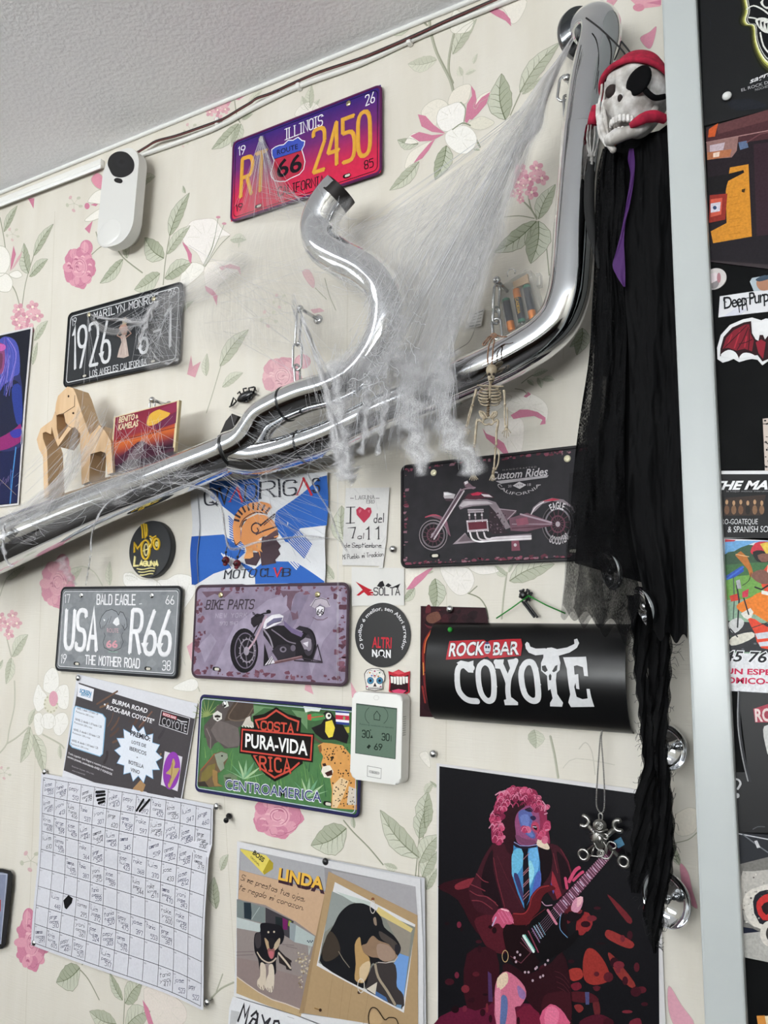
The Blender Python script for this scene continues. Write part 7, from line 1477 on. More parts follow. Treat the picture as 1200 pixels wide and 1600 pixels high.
MB().prism(on_pipe(fr, fr_q(fr, z(outl))), -.034, 0, 0).build('carving', wood, t, smooth=False)
A = Art(fr); ln = '#3a2416'
A.line(z('332,860 372,848 437,806 439,742'), 1.0, ln, 1); A.line(z('373,850 384,902 398,925'), 1.0, ln, 1); A.ell(*z(402, 747), 1.3, 2, ln, 1); A.ell(*z(430, 846), 1.6, 1.8, ln, 1); A.line(z('384,902 405,925 420,930'), .8, ln, 1)
A.build('carved_lines', PAPER, t, y=.0002)
# ------------------------------------------------------------------ beetle, ear-rings
z = Z(340, 560, 4); fr = Fr.px(382, 619, 0, .008)
t = fr.thing('toy_beetle', 'black plastic beetle on the wallpaper above the pipes', 'toy insect')
b = MB(); c = fr.l(*z(172, 238)); a = Vector(fr.l(*z(222, 212)))-Vector(fr.l(*z(118, 268))); ang = math.atan2(a.z, a.x); R3 = Matrix.Rotation(-ang, 3, 'Y')
b.ball(c, a.length*.46, 20, 12, (1, .34, .5), R3); b.ball(c+a*.36, a.length*.14, 14, 10, (1, .6, .9), R3); b.ball(c-a*.38, a.length*.10, 14, 10, (1, .6, .9), R3); b.build('body', mat('beetle_black', '#141416', .25), t)
for q in ('200,210 195,185 230,178', '225,215 235,180 240,205', '225,215 240,228', '165,215 160,190 182,186', '145,225 138,208 125,220', '210,225 215,245 195,258', '185,250 188,268 160,272', '118,268 100,245 82,300', '118,268 98,290 75,303'):
    p = P(q); MB().tube([fr.l(*z(*s_), .006+.004*(i == 1)) for i, s_ in enumerate(p)], .0014, 6).build('leg', mat('beetle_black', '#141416', .25), t)
skr = noisy('red_skull', '#7a1626', '#3f0a14', 90, rough=.35)
z = Z(290, 730, 3.529)
for i, (hx, hy, x, y, lab) in enumerate(((222, 428, 222, 518, 'dark red skull ear-ring, left of the pair hanging before the flag'), (290, 460, 284, 536, 'dark red skull ear-ring, right of the pair hanging before the flag'))):
    fr = Fr.px(*z(x, y), 0, .020); t = fr.thing('skull_earring', lab, 'ear-ring', 'red skull ear-rings on the flag'); r = prad(*z(x, y), .02, 22/3.529)
    b = MB(); b.ball((0, 0, r*.2), r, 18, 12, (1, .9, 1)); b.ball((0, -r*.2, -r*.75), r*.62, 14, 10, (1, .9, .8)); b.build('skull', skr, t)
    b = MB()
    for s_ in (-1, 1): b.ball((s_*r*.4, -r*.8, r*.1), r*.27, 10, 8)
    b.ball((0, -r*.9, -r*.35), r*.14, 8, 6); b.build('eye_sockets', mat('socket_black', '#120508', .6), t)
    top = fr.l(*z(hx, hy)); b = MB(); b.tube([Vector((0, 0, r*1.1)), top*.6, top*.9+Vector((.003, 0, 0)), top+Vector((.001, .004, .004)), top+Vector((-.004, .010, .002))], .0008, 6); b.ball(top*.55, .0022, 8, 6); b.build('ear_wire', mat('dark_bead', '#4a4a4c', .3, 1), t)
# ------------------------------------------------------------------ hanging skeleton
z = Z(680, 500, 5.714); SO = .118; fr = Fr.px(768, 600, 0, SO)
t = fr.thing('hanging_skeleton', 'small plastic skeleton hanging by brown twine before the chrome pipe', 'skeleton figure')
bone = noisy('old_bone', '#bfb29c', '#87775f', 160, rough=.5, lo=.25, hi=.75); px1 = prad(768, 600, SO, 1/5.714)
def L3(x, y, d=0): return fr.l(*z(x, y), SO+d)
def bones(nm, segs, parent=t):
    b = MB()
    for pts, r, *e in segs:
        pp = [L3(*p) for p in P(pts)]; n_ = len(pp); pp = catmull(pp, 4) if n_ > 2 else pp; rr0, rr1 = (r if isinstance(r, tuple) else (r, r))
        b.tube(pp, [(rr0+(rr1-rr0)*i/(len(pp)-1))*px1 for i in range(len(pp))], 8)
        if e:
            for p in (pp[0], pp[-1]): b.ball(p, e[0]*px1, 8, 6)
    return b.build(nm, bone, parent)
b = MB(); b.ball(L3(503, 448), 50*px1, 20, 14, (1, .95, 1.12)); b.ball(L3(500, 515, .003), 33*px1, 16, 12, (1, .8, 1.2)); b.ball(L3(500, 545, .003), 24*px1, 14, 10, (1, .8, .8)); sk_ = b.build('skull', bone, t)
b = MB()
for x in (482, 523): b.ball(L3(x, 484, .0085), 13*px1, 10, 8)
b.ball(L3(500, 512, .0085), 7*px1, 8, 6); b.box(L3(500, 540, .0078), (34*px1, .002, 5*px1)); b.build('eye_sockets', mat('socket_dark', '#2a1f18', .7), sk_)
ribs = [('375,582 490,588 610,594', 7), ('487,590 487,700', (15, 11)), ('495,555 490,600', 14)]
for i in range(6):
    y = 606+i*24; w = (78, 92, 98, 100, 96, 84)[i]
    for s_ in (-1, 1):
        b_ = [L3(487+s_*12, y+18+i*3, .004), L3(487+s_*w*.6, y+16+i*4, .003), L3(487+s_*w, y+2+i*3, -.002), L3(487+s_*w*.8, y-6, -.008), L3(485, y, -.010)]
        ribs.append((b_, 6.5))
b = MB()
for pts, r in ribs:
    pp = [L3(*p) for p in P(pts)] if isinstance(pts, str) else pts; r0, r1 = r if isinstance(r, tuple) else (r, r); pp = catmull(pp, 4)
    b.tube(pp, [(r0+(r1-r0)*i/(len(pp)-1))*px1 for i in range(len(pp))], 8)
b.build('rib_cage', bone, t)
b = MB()
for i in range(13): b.ball(L3(480-i*.8, 600+i*21, -.006 if i < 5 else -.001), (17 if i > 4 else 14)*px1, 10, 7, (1, .9, .62))
b.tube([L3(480, 600, -.006), L3(470, 855, -.001)], 11*px1, 8); b.build('spine', noisy('brown_bone', '#7d6a54', '#5c4c3a', 160, rough=.55), t)
bones('pelvis', [('395,815 405,850 430,880 425,915 450,935 488,925', (9, 9)), ('550,820 545,850 515,880 522,915 500,935 480,925', (9, 9)), ('395,815 430,822 455,855 465,880', 9), ('550,820 520,826 495,858 480,880', 9), ('405,830 430,860 450,880', 14), ('540,835 520,862 500,880', 14), ('425,915 390,890', 9), ('522,915 555,895', 9)])
for nm, segs in (('arm', [('365,628 350,680 332,758', (13, 9), 14), ('322,775 300,850 284,925', (8, 7), 9), ('330,785 312,860 296,930', (6, 6), 7), ('286,935 278,960', 15)]+[('278,955 %d,%d %d,%d' % q, (5, 4), 5) for q in ((262, 968, 240, 985), (264, 985, 254, 1012), (276, 990, 274, 1024), (290, 988, 296, 1020), (300, 975, 314, 1000))]),
                 ('arm', [('615,635 620,690 622,755', (13, 9), 14), ('622,775 618,850 624,935', (8, 7), 9), ('642,785 646,860 646,938', (6, 6), 7), ('634,940 636,965', 15)]+[('636,960 %d,%d %d,%d' % q, (5, 4), 5) for q in ((618, 980, 598, 1010), (622, 995, 614, 1038), (636, 1000, 636, 1052), (648, 995, 654, 1036), (655, 980, 674, 1006))]),
                 ('leg', [('400,895 372,905 362,1000 352,1110', (14, 11), 14), ('350,1135 325,1180 322,1260 332,1340', (8, 8), 15), ('355,1150 352,1240 340,1335', (10, 8), 8), ('334,1350 338,1385', 14)]+[('336,1375 %d,%d %d,%d' % q, (6, 4), 5) for q in ((322, 1395, 308, 1424), (332, 1400, 328, 1430), (344, 1400, 348, 1430), (350, 1395, 366, 1426), (354, 1388, 380, 1420))]),
                 ('leg', [('545,895 562,908 548,1000 545,1110', (14, 11), 14), ('540,1145 532,1230 525,1325', (10, 8), 15), ('560,1160 570,1210 562,1280 540,1335', (8, 7), 7), ('522,1340 515,1380', 14)]+[('516,1370 %d,%d %d,%d' % q, (6, 4), 5) for q in ((500, 1395, 486, 1428), (508, 1400, 502, 1432), (518, 1402, 516, 1434), (526, 1395, 532, 1428))])): bones(nm, segs)
tw = noisy('brown_twine', '#6b4a38', '#8a6a54', 200, rough=.8)
b = MB()
for q in ('470,392 468,330 476,250 490,200 515,160 540,140', '505,396 512,330 518,240 528,190 520,150', '520,140 480,150 450,185 425,215 440,225 465,190 500,150', '530,130 560,140 600,150 640,148', '500,130 525,120 548,135 535,155 505,150 500,130', '510,150 540,130 520,120'): b.tube(catmull([L3(x, y, -.006+.010*min(1, max(0, (y-140)/200))) for x, y in P(q)], 4), 7*px1, 7)
b.build('twine', tw, t)
# ------------------------------------------------------------------ necklace with pendant
z = Z(880, 1120, 6.154); NO = .026; fr = Fr.px(938, 1250, 0, NO)
t = fr.thing('pendant_necklace', 'steel bead chain with a skull, engine and crossed wrenches pendant', 'necklace'); n1 = prad(938, 1250, NO, 1/6.154)
L3 = lambda x, y, d=0: fr.l(*z(x, y), NO+d)
silver = mat('old_silver', '#a09e9a', .28, 1)
b = MB(); ch = catmull([L3(x, y) for x, y in P('372,140 358,190 345,350 330,560 320,760 322,860 345,910 372,925 392,890 398,780 392,600 378,380 366,220 372,150')], 8)
acc = 0; last = ch[0]; b.ball(last, 9*n1, 8, 6)
for p, q in zip(ch, ch[1:]):
    for s_ in range(8):
        m_ = p.lerp(q, s_/8)
        if (m_-last).length > 15.5*n1: b.ball(m_, 8.5*n1, 8, 6); last = m_
b.tube(ch, 3*n1, 6); b.build('bead_chain', silver, t)
b = MB(); chain_link(b, L3(360, 960), 60*n1, 36*n1, 7*n1, 0); b.build('bail', silver, t)
pd = MB(); pd.ball(L3(352, 1045, .004), 66*n1, 20, 14, (1, .75, .9)); 
for r in (34, 20, 8): pd.tube([L3(350+r*math.cos(a), 1050+r*math.sin(a), .012) for a in [i*PI/8 for i in range(16)]], 5*n1, 6, closed=True)
pd.tube([L3(285, 1085, .007), L3(350, 1108, .011), L3(430, 1085, .007)], 10*n1, 8); pd.build('helmet', silver, t)
pd = MB(); pd.ball(L3(345, 1180, .003), 78*n1, 16, 12, (.95, .6, 1.15)); pd.ball(L3(352, 1180, .010), 30*n1, 12, 8, (1, .6, 1.4))
for i in range(6): pd.tube([L3(250+i*3, 1125+i*17, .002), L3(305+i*3, 1115+i*19, .007)], 6.5*n1, 6)
for q in ('390,1120 430,1140 420,1180 380,1160', '300,1210 320,1260 350,1280', '400,1290 430,1220 455,1200 500,1220 505,1260 470,1270', '260,1335 340,1345 430,1365 470,1320 480,1290', '380,1190 420,1260 410,1320', '300,1250 270,1330'): pd.tube(catmull([L3(x, y, .007) for x, y in P(q)], 3), 9*n1, 7)
for r in (34, 22): pd.tube([L3(362+r*math.cos(a), 1312+r*math.sin(a), .008) for a in [i*PI/8 for i in range(16)]], 7*n1, 6, closed=True)
pd.ball(L3(362, 1312, .008), 12*n1, 10, 8); pd.build('engine', silver, t)
def wrench(jaw, ring, a0):
    b = MB(); J, R_ = L3(*jaw), L3(*ring); b.tube([J.lerp(R_, .12), J.lerp(R_, .5), J.lerp(R_, .86)], [26*n1, 20*n1, 22*n1], 10, squash=None)
    b.tube([R_+Vector((46*n1*math.cos(a), 0, 46*n1*math.sin(a))) for a in [i*PI/10 for i in range(20)]], 17*n1, 8, closed=True)
    b.tube([J+Vector((48*n1*math.cos(a), 0, 48*n1*math.sin(a))) for a in [a0+math.radians(48+i*264/14) for i in range(15)]], [9*n1]+[24*n1]*13+[9*n1], 8)
    b.build('wrench', silver, t)
wrench((200, 1005), (582, 1392), math.radians(165)); wrench((535, 1048), (197, 1325), math.radians(8))
# ------------------------------------------------------------------ chrome dishes on the wall beside the pier
def dish(px, py, r_px, off, yaw, pitch, label):
    c = W(px, py, off); r = prad(px, py, off, r_px); t = thing('chrome_dish', label, 'chrome dish', c, (pitch, 0, yaw), 'chrome dishes down the right of the wall')
    MB().lathe([(r*.15, -.004), (r*.55, -.003), (r*.9, .002), (r, .007), (r*.985, .0085), (r*.93, .0075), (r*.86, .0035), (r*.5, -.0005), (r*.12, -.002)], n=48).build('dish', CHROME, t, angle=60)
    b = MB(); b.tube([(0, -.001, 0), (0, -.007, 0)], .0032, 12); b.ball((0, -.008, 0), .0055, 12, 8, (1, .7, 1)); b.build('pin', STEEL, t)
dish(1048, 1167, 35, .020, -.42, 0, 'chrome dish behind the black rags, level with the curved bar sign')
dish(1047, 1403, 43, .022, -.42, 0, 'lowest chrome dish, beside the guitarist poster')
dish(963, 890, 31, .110, -.9, .2, 'chrome dish dimly seen through the black gauze above the bar sign')
dish(1017, 945, 33, .112, -1.05, .3, 'tilted chrome dish edge at the hem of the black robe')
# ------------------------------------------------------------------ drawing pins
GPIN = 'drawing pins'
for x, y, o_, lab in ((70, 1206, .006, 'steel pin at the top left corner of the score sheet'), (338.5, 1260, .008, 'steel pin at the top right corner of the score sheet'), (54, 1473, .006, 'steel pin at the lower left corner of the score sheet'), (324, 1566, .012, 'steel pin at the lower right corner of the score sheet'),
                     (122.5, 1059.5, .005, 'steel pin at the top left corner of the dark BURMA ROAD notice'), (677, 1178, .004, 'steel pin above the top left corner of the guitarist poster'), (614, 858, .003, 'steel pin beside the white 7 al 11 flyer'), (703, 952, .005, 'steel pin at the top of the red fiery poster')): tack(x, y, lab, o_, group=GPIN)
tack(509, 1346, 'black pin at the top middle of the calendar', .010, .005, mat('pin_black', '#1a1a1c', .3), GPIN)
p = tack(1136, 151, 'white pin on the glowing skull poster', PP+.002, .0045, mat('pin_white', '#dcdcda', .3), GPIN)
t = thing('push_pin', 'black push pin stuck in bare wallpaper right of the score sheet', 'pin', W(360, 1272, 0))
b = MB(); b.lathe([(.0008, -.004), (.0008, .004), (.0048, .005), (.0046, .007), (.0026, .009), (.0026, .014), (.0042, .017), (.004, .0185), (.001, .019)], n=18, rot=Matrix.Rotation(.35, 3, 'X')@Matrix.Rotation(.3, 3, 'Z')); b.build('pin', BLACKPL, t)
# ------------------------------------------------------------------ hanging pirate ghoul
from mathutils import noise as mnoise
def thin_cloth(name, col, rough, weave, lo, hi, fib=False):
    "cloth or gauze let through by its own density (attribute Dens) and its weave"
    m = bpy.data.materials.new(name); m.use_nodes = True; nt = m.node_tree; b = nt.nodes['Principled BSDF']
    b.inputs['Base Color'].default_value = hexc(col)+(1,); b.inputs['Roughness'].default_value = rough; b.inputs['Specular IOR Level'].default_value = .05
    tr = nt.nodes.new('ShaderNodeBsdfTransparent'); mx = nt.nodes.new('ShaderNodeMixShader'); at = nt.nodes.new('ShaderNodeAttribute'); at.attribute_name = 'Dens'
    uv = nt.nodes.new('ShaderNodeUVMap'); out = nt.nodes['Material Output']; acc = None
    for sc, w in weave:
        mp = nt.nodes.new('ShaderNodeMapping'); mp.inputs['Scale'].default_value = sc; n = nt.nodes.new('ShaderNodeTexNoise'); n.inputs['Scale'].default_value = 1; n.inputs['Detail'].default_value = 3
        if fib: n.inputs['Distortion'].default_value = .25
        nt.links.new(uv.outputs[0], mp.inputs['Vector']); nt.links.new(mp.outputs[0], n.inputs['Vector'])
        mu = nt.nodes.new('ShaderNodeMath'); mu.operation = 'MULTIPLY'; mu.inputs[1].default_value = w; nt.links.new(n.outputs['Fac'], mu.inputs[0])
        if acc is None: acc = mu
        else: ad = nt.nodes.new('ShaderNodeMath'); nt.links.new(acc.outputs[0], ad.inputs[0]); nt.links.new(mu.outputs[0], ad.inputs[1]); acc = ad
    mr = nt.nodes.new('ShaderNodeMapRange'); mr.inputs['From Min'].default_value = .36; mr.inputs['From Max'].default_value = .64; mr.inputs['To Min'].default_value = lo; mr.inputs['To Max'].default_value = hi
    nt.links.new(acc.outputs[0], mr.inputs['Value']); a2 = nt.nodes.new('ShaderNodeMath'); a2.operation = 'MULTIPLY'; a2.use_clamp = True
    nt.links.new(at.outputs['Fac'], a2.inputs[0]); nt.links.new(mr.outputs[0], a2.inputs[1])
    nt.links.new(a2.outputs[0], mx.inputs[0]); nt.links.new(tr.outputs[0], mx.inputs[1]); nt.links.new(b.outputs[0], mx.inputs[2]); nt.links.new(mx.outputs[0], out.inputs['Surface'])
    return m
def surf(name, m, parent, fn, dn, nu, nv, ul=1.0, vl=1.0, solid=0):
    "a cloth from fn(s, t), density dn(s, t); uv runs over ul x vl metres"
    me = bpy.data.meshes.new(name); V = [fn(i/nu, j/nv) for i in range(nu+1) for j in range(nv+1)]; F = []
    for i in range(nu):
        for j in range(nv): a = i*(nv+1)+j; F.append((a, a+nv+1, a+nv+2, a+1))
    me.from_pydata(V, [], F); uvl = me.uv_layers.new(name='UVMap'); at = me.attributes.new('Dens', 'FLOAT', 'POINT')
    for i in range(nu+1):
        for j in range(nv+1): at.data[i*(nv+1)+j].value = dn(i/nu, j/nv)
    for p in me.polygons:
        p.use_smooth = True
        for li in p.loop_indices:
            v = me.loops[li].vertex_index; uvl.data[li].uv = (v//(nv+1)/nu*ul, v % (nv+1)/nv*vl)
    return link(name, me, parent, [m])
def curve2(q, n=40):
    pts = catmull([Vector((a[0], a[1], 0)) for a in P(q)], 8); ln = [0]
    for a, b in zip(pts, pts[1:]): ln.append(ln[-1]+(b-a).length)
    def f(t):
        d = t*ln[-1]
        for i in range(len(ln)-1):
            if ln[i+1] >= d: k = (d-ln[i])/max(1e-9, ln[i+1]-ln[i]); return pts[i].lerp(pts[i+1], k)
        return pts[-1]
    return f
GX = X0-.004
gh = thing('hanging_ghoul', 'pirate skeleton decoration in ragged black robe and red bandana hung from the pipe', 'halloween figure', W(1000, 330, .12))
gb = gh.location.copy()
def GL3(px, py, off): p = W(px, py, off); p.x = min(p.x, GX); return p-gb
robe = thin_cloth('black_robe', '#161617', .85, (((900, 500, 1), .5), ((60, 8, 1), .5)), .82, 1.25)
gauze = thin_cloth('black_gauze', '#141415', .85, (((700, 300, 1), .5), ((40, 12, 1), .5)), .5, 1.2)
def panel(name, lq, rq, off, amp, nf, seed, dens, mt, hem=None):
    fl, fr_ = curve2(lq), curve2(rq); g = random.Random(seed); ph = [g.uniform(0, 6.28) for _ in range(6)]
    def fn(s_, t_):
        a, b = fl(t_), fr_(t_); x, y = a.x+(b.x-a.x)*s_, a.y+(b.y-a.y)*s_
        if hem and t_ > .9: y += hem*math.sin(s_*17+seed)*(t_-.9)*10
        w = amp*(.9*math.sin(s_*nf*4.2+ph[0]+1.6*math.sin(t_*3.2+ph[1])+s_*t_*3)*(.4+.6*t_)+1.5*mnoise.noise(Vector((s_*3.2+t_*1.6, t_*5, seed)))+.8*mnoise.noise(Vector((s_*8-t_*5, t_*13, seed+7)))+.35*mnoise.noise(Vector((s_*18+t_*20, t_*34, seed+3))))
        return GL3(x, y, off+w)
    return surf(name, mt, gh, fn, dens, 60, 110, .12, .6)
panel('robe_back', '945,225 936,300 934,400 930,500 926,600 915,700 905,800 898,880', '1046,200 1052,300 1056,420 1060,560 1064,700 1068,800 1072,880 1072,930', .098, .004, 3, 3, lambda s, t: 1.2 if s > .16 or t < .55 else .8, robe)
panel('robe_left', '942,232 933,270 930,330 929,400 925,480 920,560 908,640 900,700 893,770 888,840 884,900 879,955', '974,240 977,300 974,350 969,400 974,450 979,520 977,600 976,700 977,800 985,870 1000,930 985,985', .118, .006, 2.4, 5, lambda s, t: (1.25 if t < .6 else 1.25-(t-.6)*1.6*(1-s*.55)), gauze, 10)
panel('robe_right', '984,238 986,280 977,330 974,390 977,470 982,540 984,640 982,740 985,820 1000,900 1010,950 1008,990', '1046,192 1053,300 1056,420 1060,560 1064,700 1068,800 1072,880 1074,940 1074,1000', .126, .006, 2.2, 8, lambda s, t: 1.3, robe, 8)
panel('gauze_hem', '915,800 908,860 902,910 895,962', '975,790 1000,860 1004,920 985,1000', .128, .004, 2, 11, lambda s, t: .62, gauze, 12)
panel('gauze_hem', '890,740 886,820 882,900 876,960', '930,730 935,820 940,900 950,975', .112, .003, 1.5, 13, lambda s, t: .5, gauze, 8)
purple = mat('purple_lining', '#46205e', .6, 0, .3)
def pfn(q):
    b = MB(); pts = P(q); b.bm.faces.new([b.bm.verts.new(GL3(x, y, .131+.002*math.sin(y*.2))) for x, y in pts]); return b
def ribbon3(name, lq, rq, off, m, nu=6, nv=40, amp=.001):
    fl, fr_ = curve2(lq), curve2(rq); b = MB(); b.grid(lambda s, t: GL3(fl(t).x+(fr_(t).x-fl(t).x)*s, fl(t).y+(fr_(t).y-fl(t).y)*s, off+amp*math.sin(s*6+t*20)), nu, nv); return b.build(name, m, gh)
ribbon3('purple_lining', '983,232 981,250 985,275 978,320 971,360 962,395 957,415 964,432 974,448', '990,232 992,255 990,285 984,320 977,350 975,380 976,400 977,425 977,448', .134, purple)
# ragged black strips below the hem
for k, (lq, rq, o_, d) in enumerate((('978,930 988,1000 991,1056 997,1103 1001,1156 1004,1200 994,1231 990,1275 986,1312 983,1375 986,1395', '1012,930 1014,1000 1013,1056 1018,1103 1022,1156 1026,1200 1020,1240 1018,1290 1014,1330 1008,1370 1000,1396', .088, 1.1), ('1004,930 1006,1000 1010,1056 1008,1103 1012,1156 1014,1200 1008,1260 1010,1312 1012,1375 1005,1416 1010,1450 1022,1490', '1052,930 1050,1000 1049,1047 1047,1094 1044,1134 1040,1162 1047,1200 1050,1237 1055,1312 1053,1344 1048,1375 1038,1415 1036,1453 1024,1490', .078, 1.1), ('1022,950 1026,1010 1028,1060 1022,1110 1020,1160 1026,1210 1030,1260 1028,1320 1026,1380 1020,1430 1018,1470', '1044,950 1046,1010 1042,1060 1044,1110 1042,1160 1046,1210 1049,1260 1050,1320 1046,1370 1036,1430 1030,1470', .092, 1.2))):
    g = random.Random(k); ph = g.uniform(0, 6)
    fl, fr_ = curve2(lq), curve2(rq)
    surf('ragged_strip', robe, gh, lambda s, t: GL3(fl(t).x+(fr_(t).x-fl(t).x)*s+1.6*math.sin(t*90+s*20), fl(t).y+(fr_(t).y-fl(t).y)*s, o_+.004*math.sin(s*9+t*17+ph)+.003*math.sin(t*41)), lambda s, t: d*(1.15 if .08 < s < .92 else .75)*(1 if t < .93 else .7), 18, 120, .05, .5)
b = MB(); g = random.Random(6)
for i in range(130):
    y = g.uniform(960, 1480); e = curve2('1052,950 1050,1000 1049,1047 1047,1094 1044,1134 1040,1162 1047,1200 1050,1237 1055,1312 1053,1344 1048,1375 1038,1415 1036,1453 1024,1490') if i % 2 else curve2('980,950 988,1000 991,1056 997,1103 1001,1156 1004,1200 994,1231 990,1275 986,1312 983,1375 1004,1420 1016,1470')
    t_ = (y-950)/540; c = e(min(1, max(0, t_))); sx = 1 if i % 2 else -1; l_ = g.uniform(5, 20) if y < 1060 and sx > 0 else g.uniform(2, 9)
    b.tube(catmull([GL3(c.x-sx*3, c.y, .085), GL3(c.x+sx*l_*.5, c.y+g.uniform(-4, 6), .087), GL3(c.x+sx*l_, c.y+g.uniform(-8, 12), .085)], 3), .00022, 4)
o = b.build('frayed_threads', mat('thread_black', '#121213', .8), gh); o['kind'] = 'stuff'
# head
HO = .132; hc = W(995, 152, HO); U1 = prad(995, 140, HO, 50)
Rh = Matrix.Rotation(math.radians(7), 3, 'Y') @ Matrix.Rotation(math.radians(-20), 3, 'Z')
def H(x, y, z): "head space: x right, y towards the viewer, z up"; p = Rh @ Vector((x*U1, -y*U1, z*U1)); q = hc+p; q.x = min(q.x, GX); return q-gb
sk = noisy('skull_white', '#f2f0ee', '#a8a29c', 60, rough=.55, bump=.5, bdist=.003, lo=.3, hi=.62)
def skull_mesh():
    b = MB(); nu, nv = 72, 54
    def ga(x, z, cx, cz, s_): return math.exp(-((x-cx)**2+(z-cz)**2)/(2*s_*s_))
    def f(i, j):
        th = 2*PI*i; ph = PI*(j*.998+.001); n = Vector((math.sin(ph)*math.cos(th), math.sin(ph)*math.sin(th), math.cos(ph)))
        x, y, z = n.x*.98, n.y*1.02, n.z*(1.3 if n.z > 0 else 1.08); d = 0
        if n.y > -.1:
            w = min(1, (n.y+.1)*2)
            d += w*(-.42*ga(x, z, -.40, -.02, .17)-.42*ga(x, z, .40, -.02, .17)+.13*ga(x, z, -.42, .32, .2)+.13*ga(x, z, .42, .32, .2)+.12*ga(x, z, 0, -.05, .10)-.30*ga(x, z, 0, -.42, .11)+.16*ga(x, z, -.62, -.38, .16)+.16*ga(x, z, .62, -.38, .16)+.22*ga(x, z, 0, -.8, .28))
        if z < -.3: k = (-.3-z); x *= 1-k*.55; z -= k*.25
        return H(x+n.x*d*.3, y+max(0, n.y)*d+n.y*d*.2, z)
    b.grid(f, nu, nv); bmesh.ops.remove_doubles(b.bm, verts=b.bm.verts, dist=1e-6); return b
head = skull_mesh().build('skull', sk, gh)
b = MB(); dk = mat('socket_black', '#120508', .6)
b.ball(H(-.40, .74, -.03), U1*.21, 14, 10); b.build('eye_socket', mat('socket_brown', '#231614', .8), head); MB().ball(H(.0, .84, -.46), U1*.10, 12, 8, (.8, 1, 1.2)).build('nose_cavity', mat('socket_brown', '#231614', .8), head)
b = MB()      # upper teeth and palate
for i in range(9): a = math.radians(-64+i*16); b.box(H(.40*math.sin(a), .42+.50*math.cos(a), -1.18), (U1*.105, U1*.12, U1*.22), U1*.03)
b.build('teeth', sk, head)
b = MB()      # lower jaw, hanging open
jp = [H(-.72, .0, -.62), H(-.66, .12, -1.05), H(-.52, .42, -1.45), H(-.25, .78, -1.66), H(0, .86, -1.72), H(.25, .78, -1.66), H(.52, .42, -1.45), H(.66, .12, -1.05), H(.72, .0, -.62)]
jc = catmull(jp, 4); b.tube(jc, [U1*(.10+.10*math.sin(PI*i/(len(jc)-1))) for i in range(len(jc))], 12)
b.ball(H(0, .84, -1.66), U1*.24, 14, 10, (1.1, .7, .9)); b.build('jaw', sk, gh)
b = MB()
for i in range(8): a = math.radians(-56+i*16); b.box(H(.38*math.sin(a), .36+.46*math.cos(a), -1.50), (U1*.10, U1*.10, U1*.2), U1*.03)
b.build('teeth', sk, gh)
MB().ball(GL3(958, 219, .138), U1*.16, 14, 10, (.8, .6, 1.5)).build('mouth_lining', mat('mouth_orange', '#a8481c', .5), gh)
red = noisy('bandana_red', '#b8183c', '#8e0f2e', 140, rough=.85, bump=.4, bdist=.001)
def band():
    b = MB()
    def f(s_, t_):
        th = PI*(-.08+1.16*s_); z = .44+.78*t_; r = math.sqrt(max(.02, 1-(min(z, 1.26)/1.32)**2)); x, y = r*1.09*math.cos(th), r*1.12*math.sin(th)
        zz = z-.30*(1-abs(math.sin(th)))*(1-t_)-.05*math.sin(s_*20)*(1-t_); return H(-x, y, zz+.05)
    b.grid(f, 48, 14); return b
bo = band(); bo.build('bandana', red, gh)
b = MB(); ed = [H(-1.11*math.cos(PI*(-.08+1.16*i/30)), 1.15*math.sin(PI*(-.08+1.16*i/30)), .50-.30*(1-abs(math.sin(PI*(-.08+1.16*i/30))))) for i in range(31)]
b.tube(ed, U1*.085, 8); b.build('bandana_rim', red, gh)
# eye patch with its strap
patch = mat('patch_black', '#08080a', .8, 0, .1)
b = MB(); b.ball(GL3(998, 126, HO+U1*.98), U1*.43, 20, 12, (1, .3, 1.05), Rh); b.build('eye_patch', patch, gh)
b = MB(); b.tube(catmull([GL3(1006, 138, HO+U1*.98), GL3(1014, 147, HO+U1*.94), GL3(1024, 153, HO+U1*.8), GL3(1038, 151, HO+U1*.4)], 4), U1*.085, 8); b.build('patch_strap', patch, gh)
b = MB(); b.tube(catmull([GL3(984, 197, HO+U1*.95), GL3(996, 190, HO+U1*.95), GL3(1010, 183, HO+U1*.85), GL3(1024, 182, HO+U1*.7), GL3(1038, 186, HO+U1*.4)], 4), [U1*r for r in (.07, .09, .11, .13, .14, .15, .16, .16, .17, .17, .18, .18, .17, .16, .15, .14, .14)], 10); b.build('neck_scarf', red, gh)
MB().tube([GL3(925, 195, .118), GL3(928, 180, .12), GL3(932, 168, .12)], .006, 10).build('scarf_tail', red, gh)
z = Z(820, 0, 5)
def bony(nm, segs, off, m):
    b = MB()
    for q, r0, r1 in segs:
        pp = catmull([GL3(*z(x, y), off) for x, y in P(q)], 4); k = prad(940, 160, off, .2)
        b.tube(pp, [(r0+(r1-r0)*i/(len(pp)-1))*k for i in range(len(pp))], 8)
        b.ball(pp[0], r0*k*1.15, 8, 6); b.ball(pp[len(pp)//2], (r0+r1)*.56*k, 8, 6); b.ball(pp[-1], r1*k*1.1, 8, 6)
    return b.build(nm, m, gh)
bony('raised_hand', [('604,618 598,720 578,830 585,920', 8, 14), ('630,648 624,740 606,840 605,930', 8, 14), ('615,800 625,900 640,1000', 10, 16), ('565,820 565,900 580,980', 9, 14), ('590,920 610,1020 650,1110 690,1170', 26, 24), ('580,960 590,1050 640,1130', 18, 16), ('620,940 650,1050 680,1120', 16, 14)], .150, sk)
gr = noisy('grey_bone', '#a9a7a4', '#75726f', 90, rough=.5)
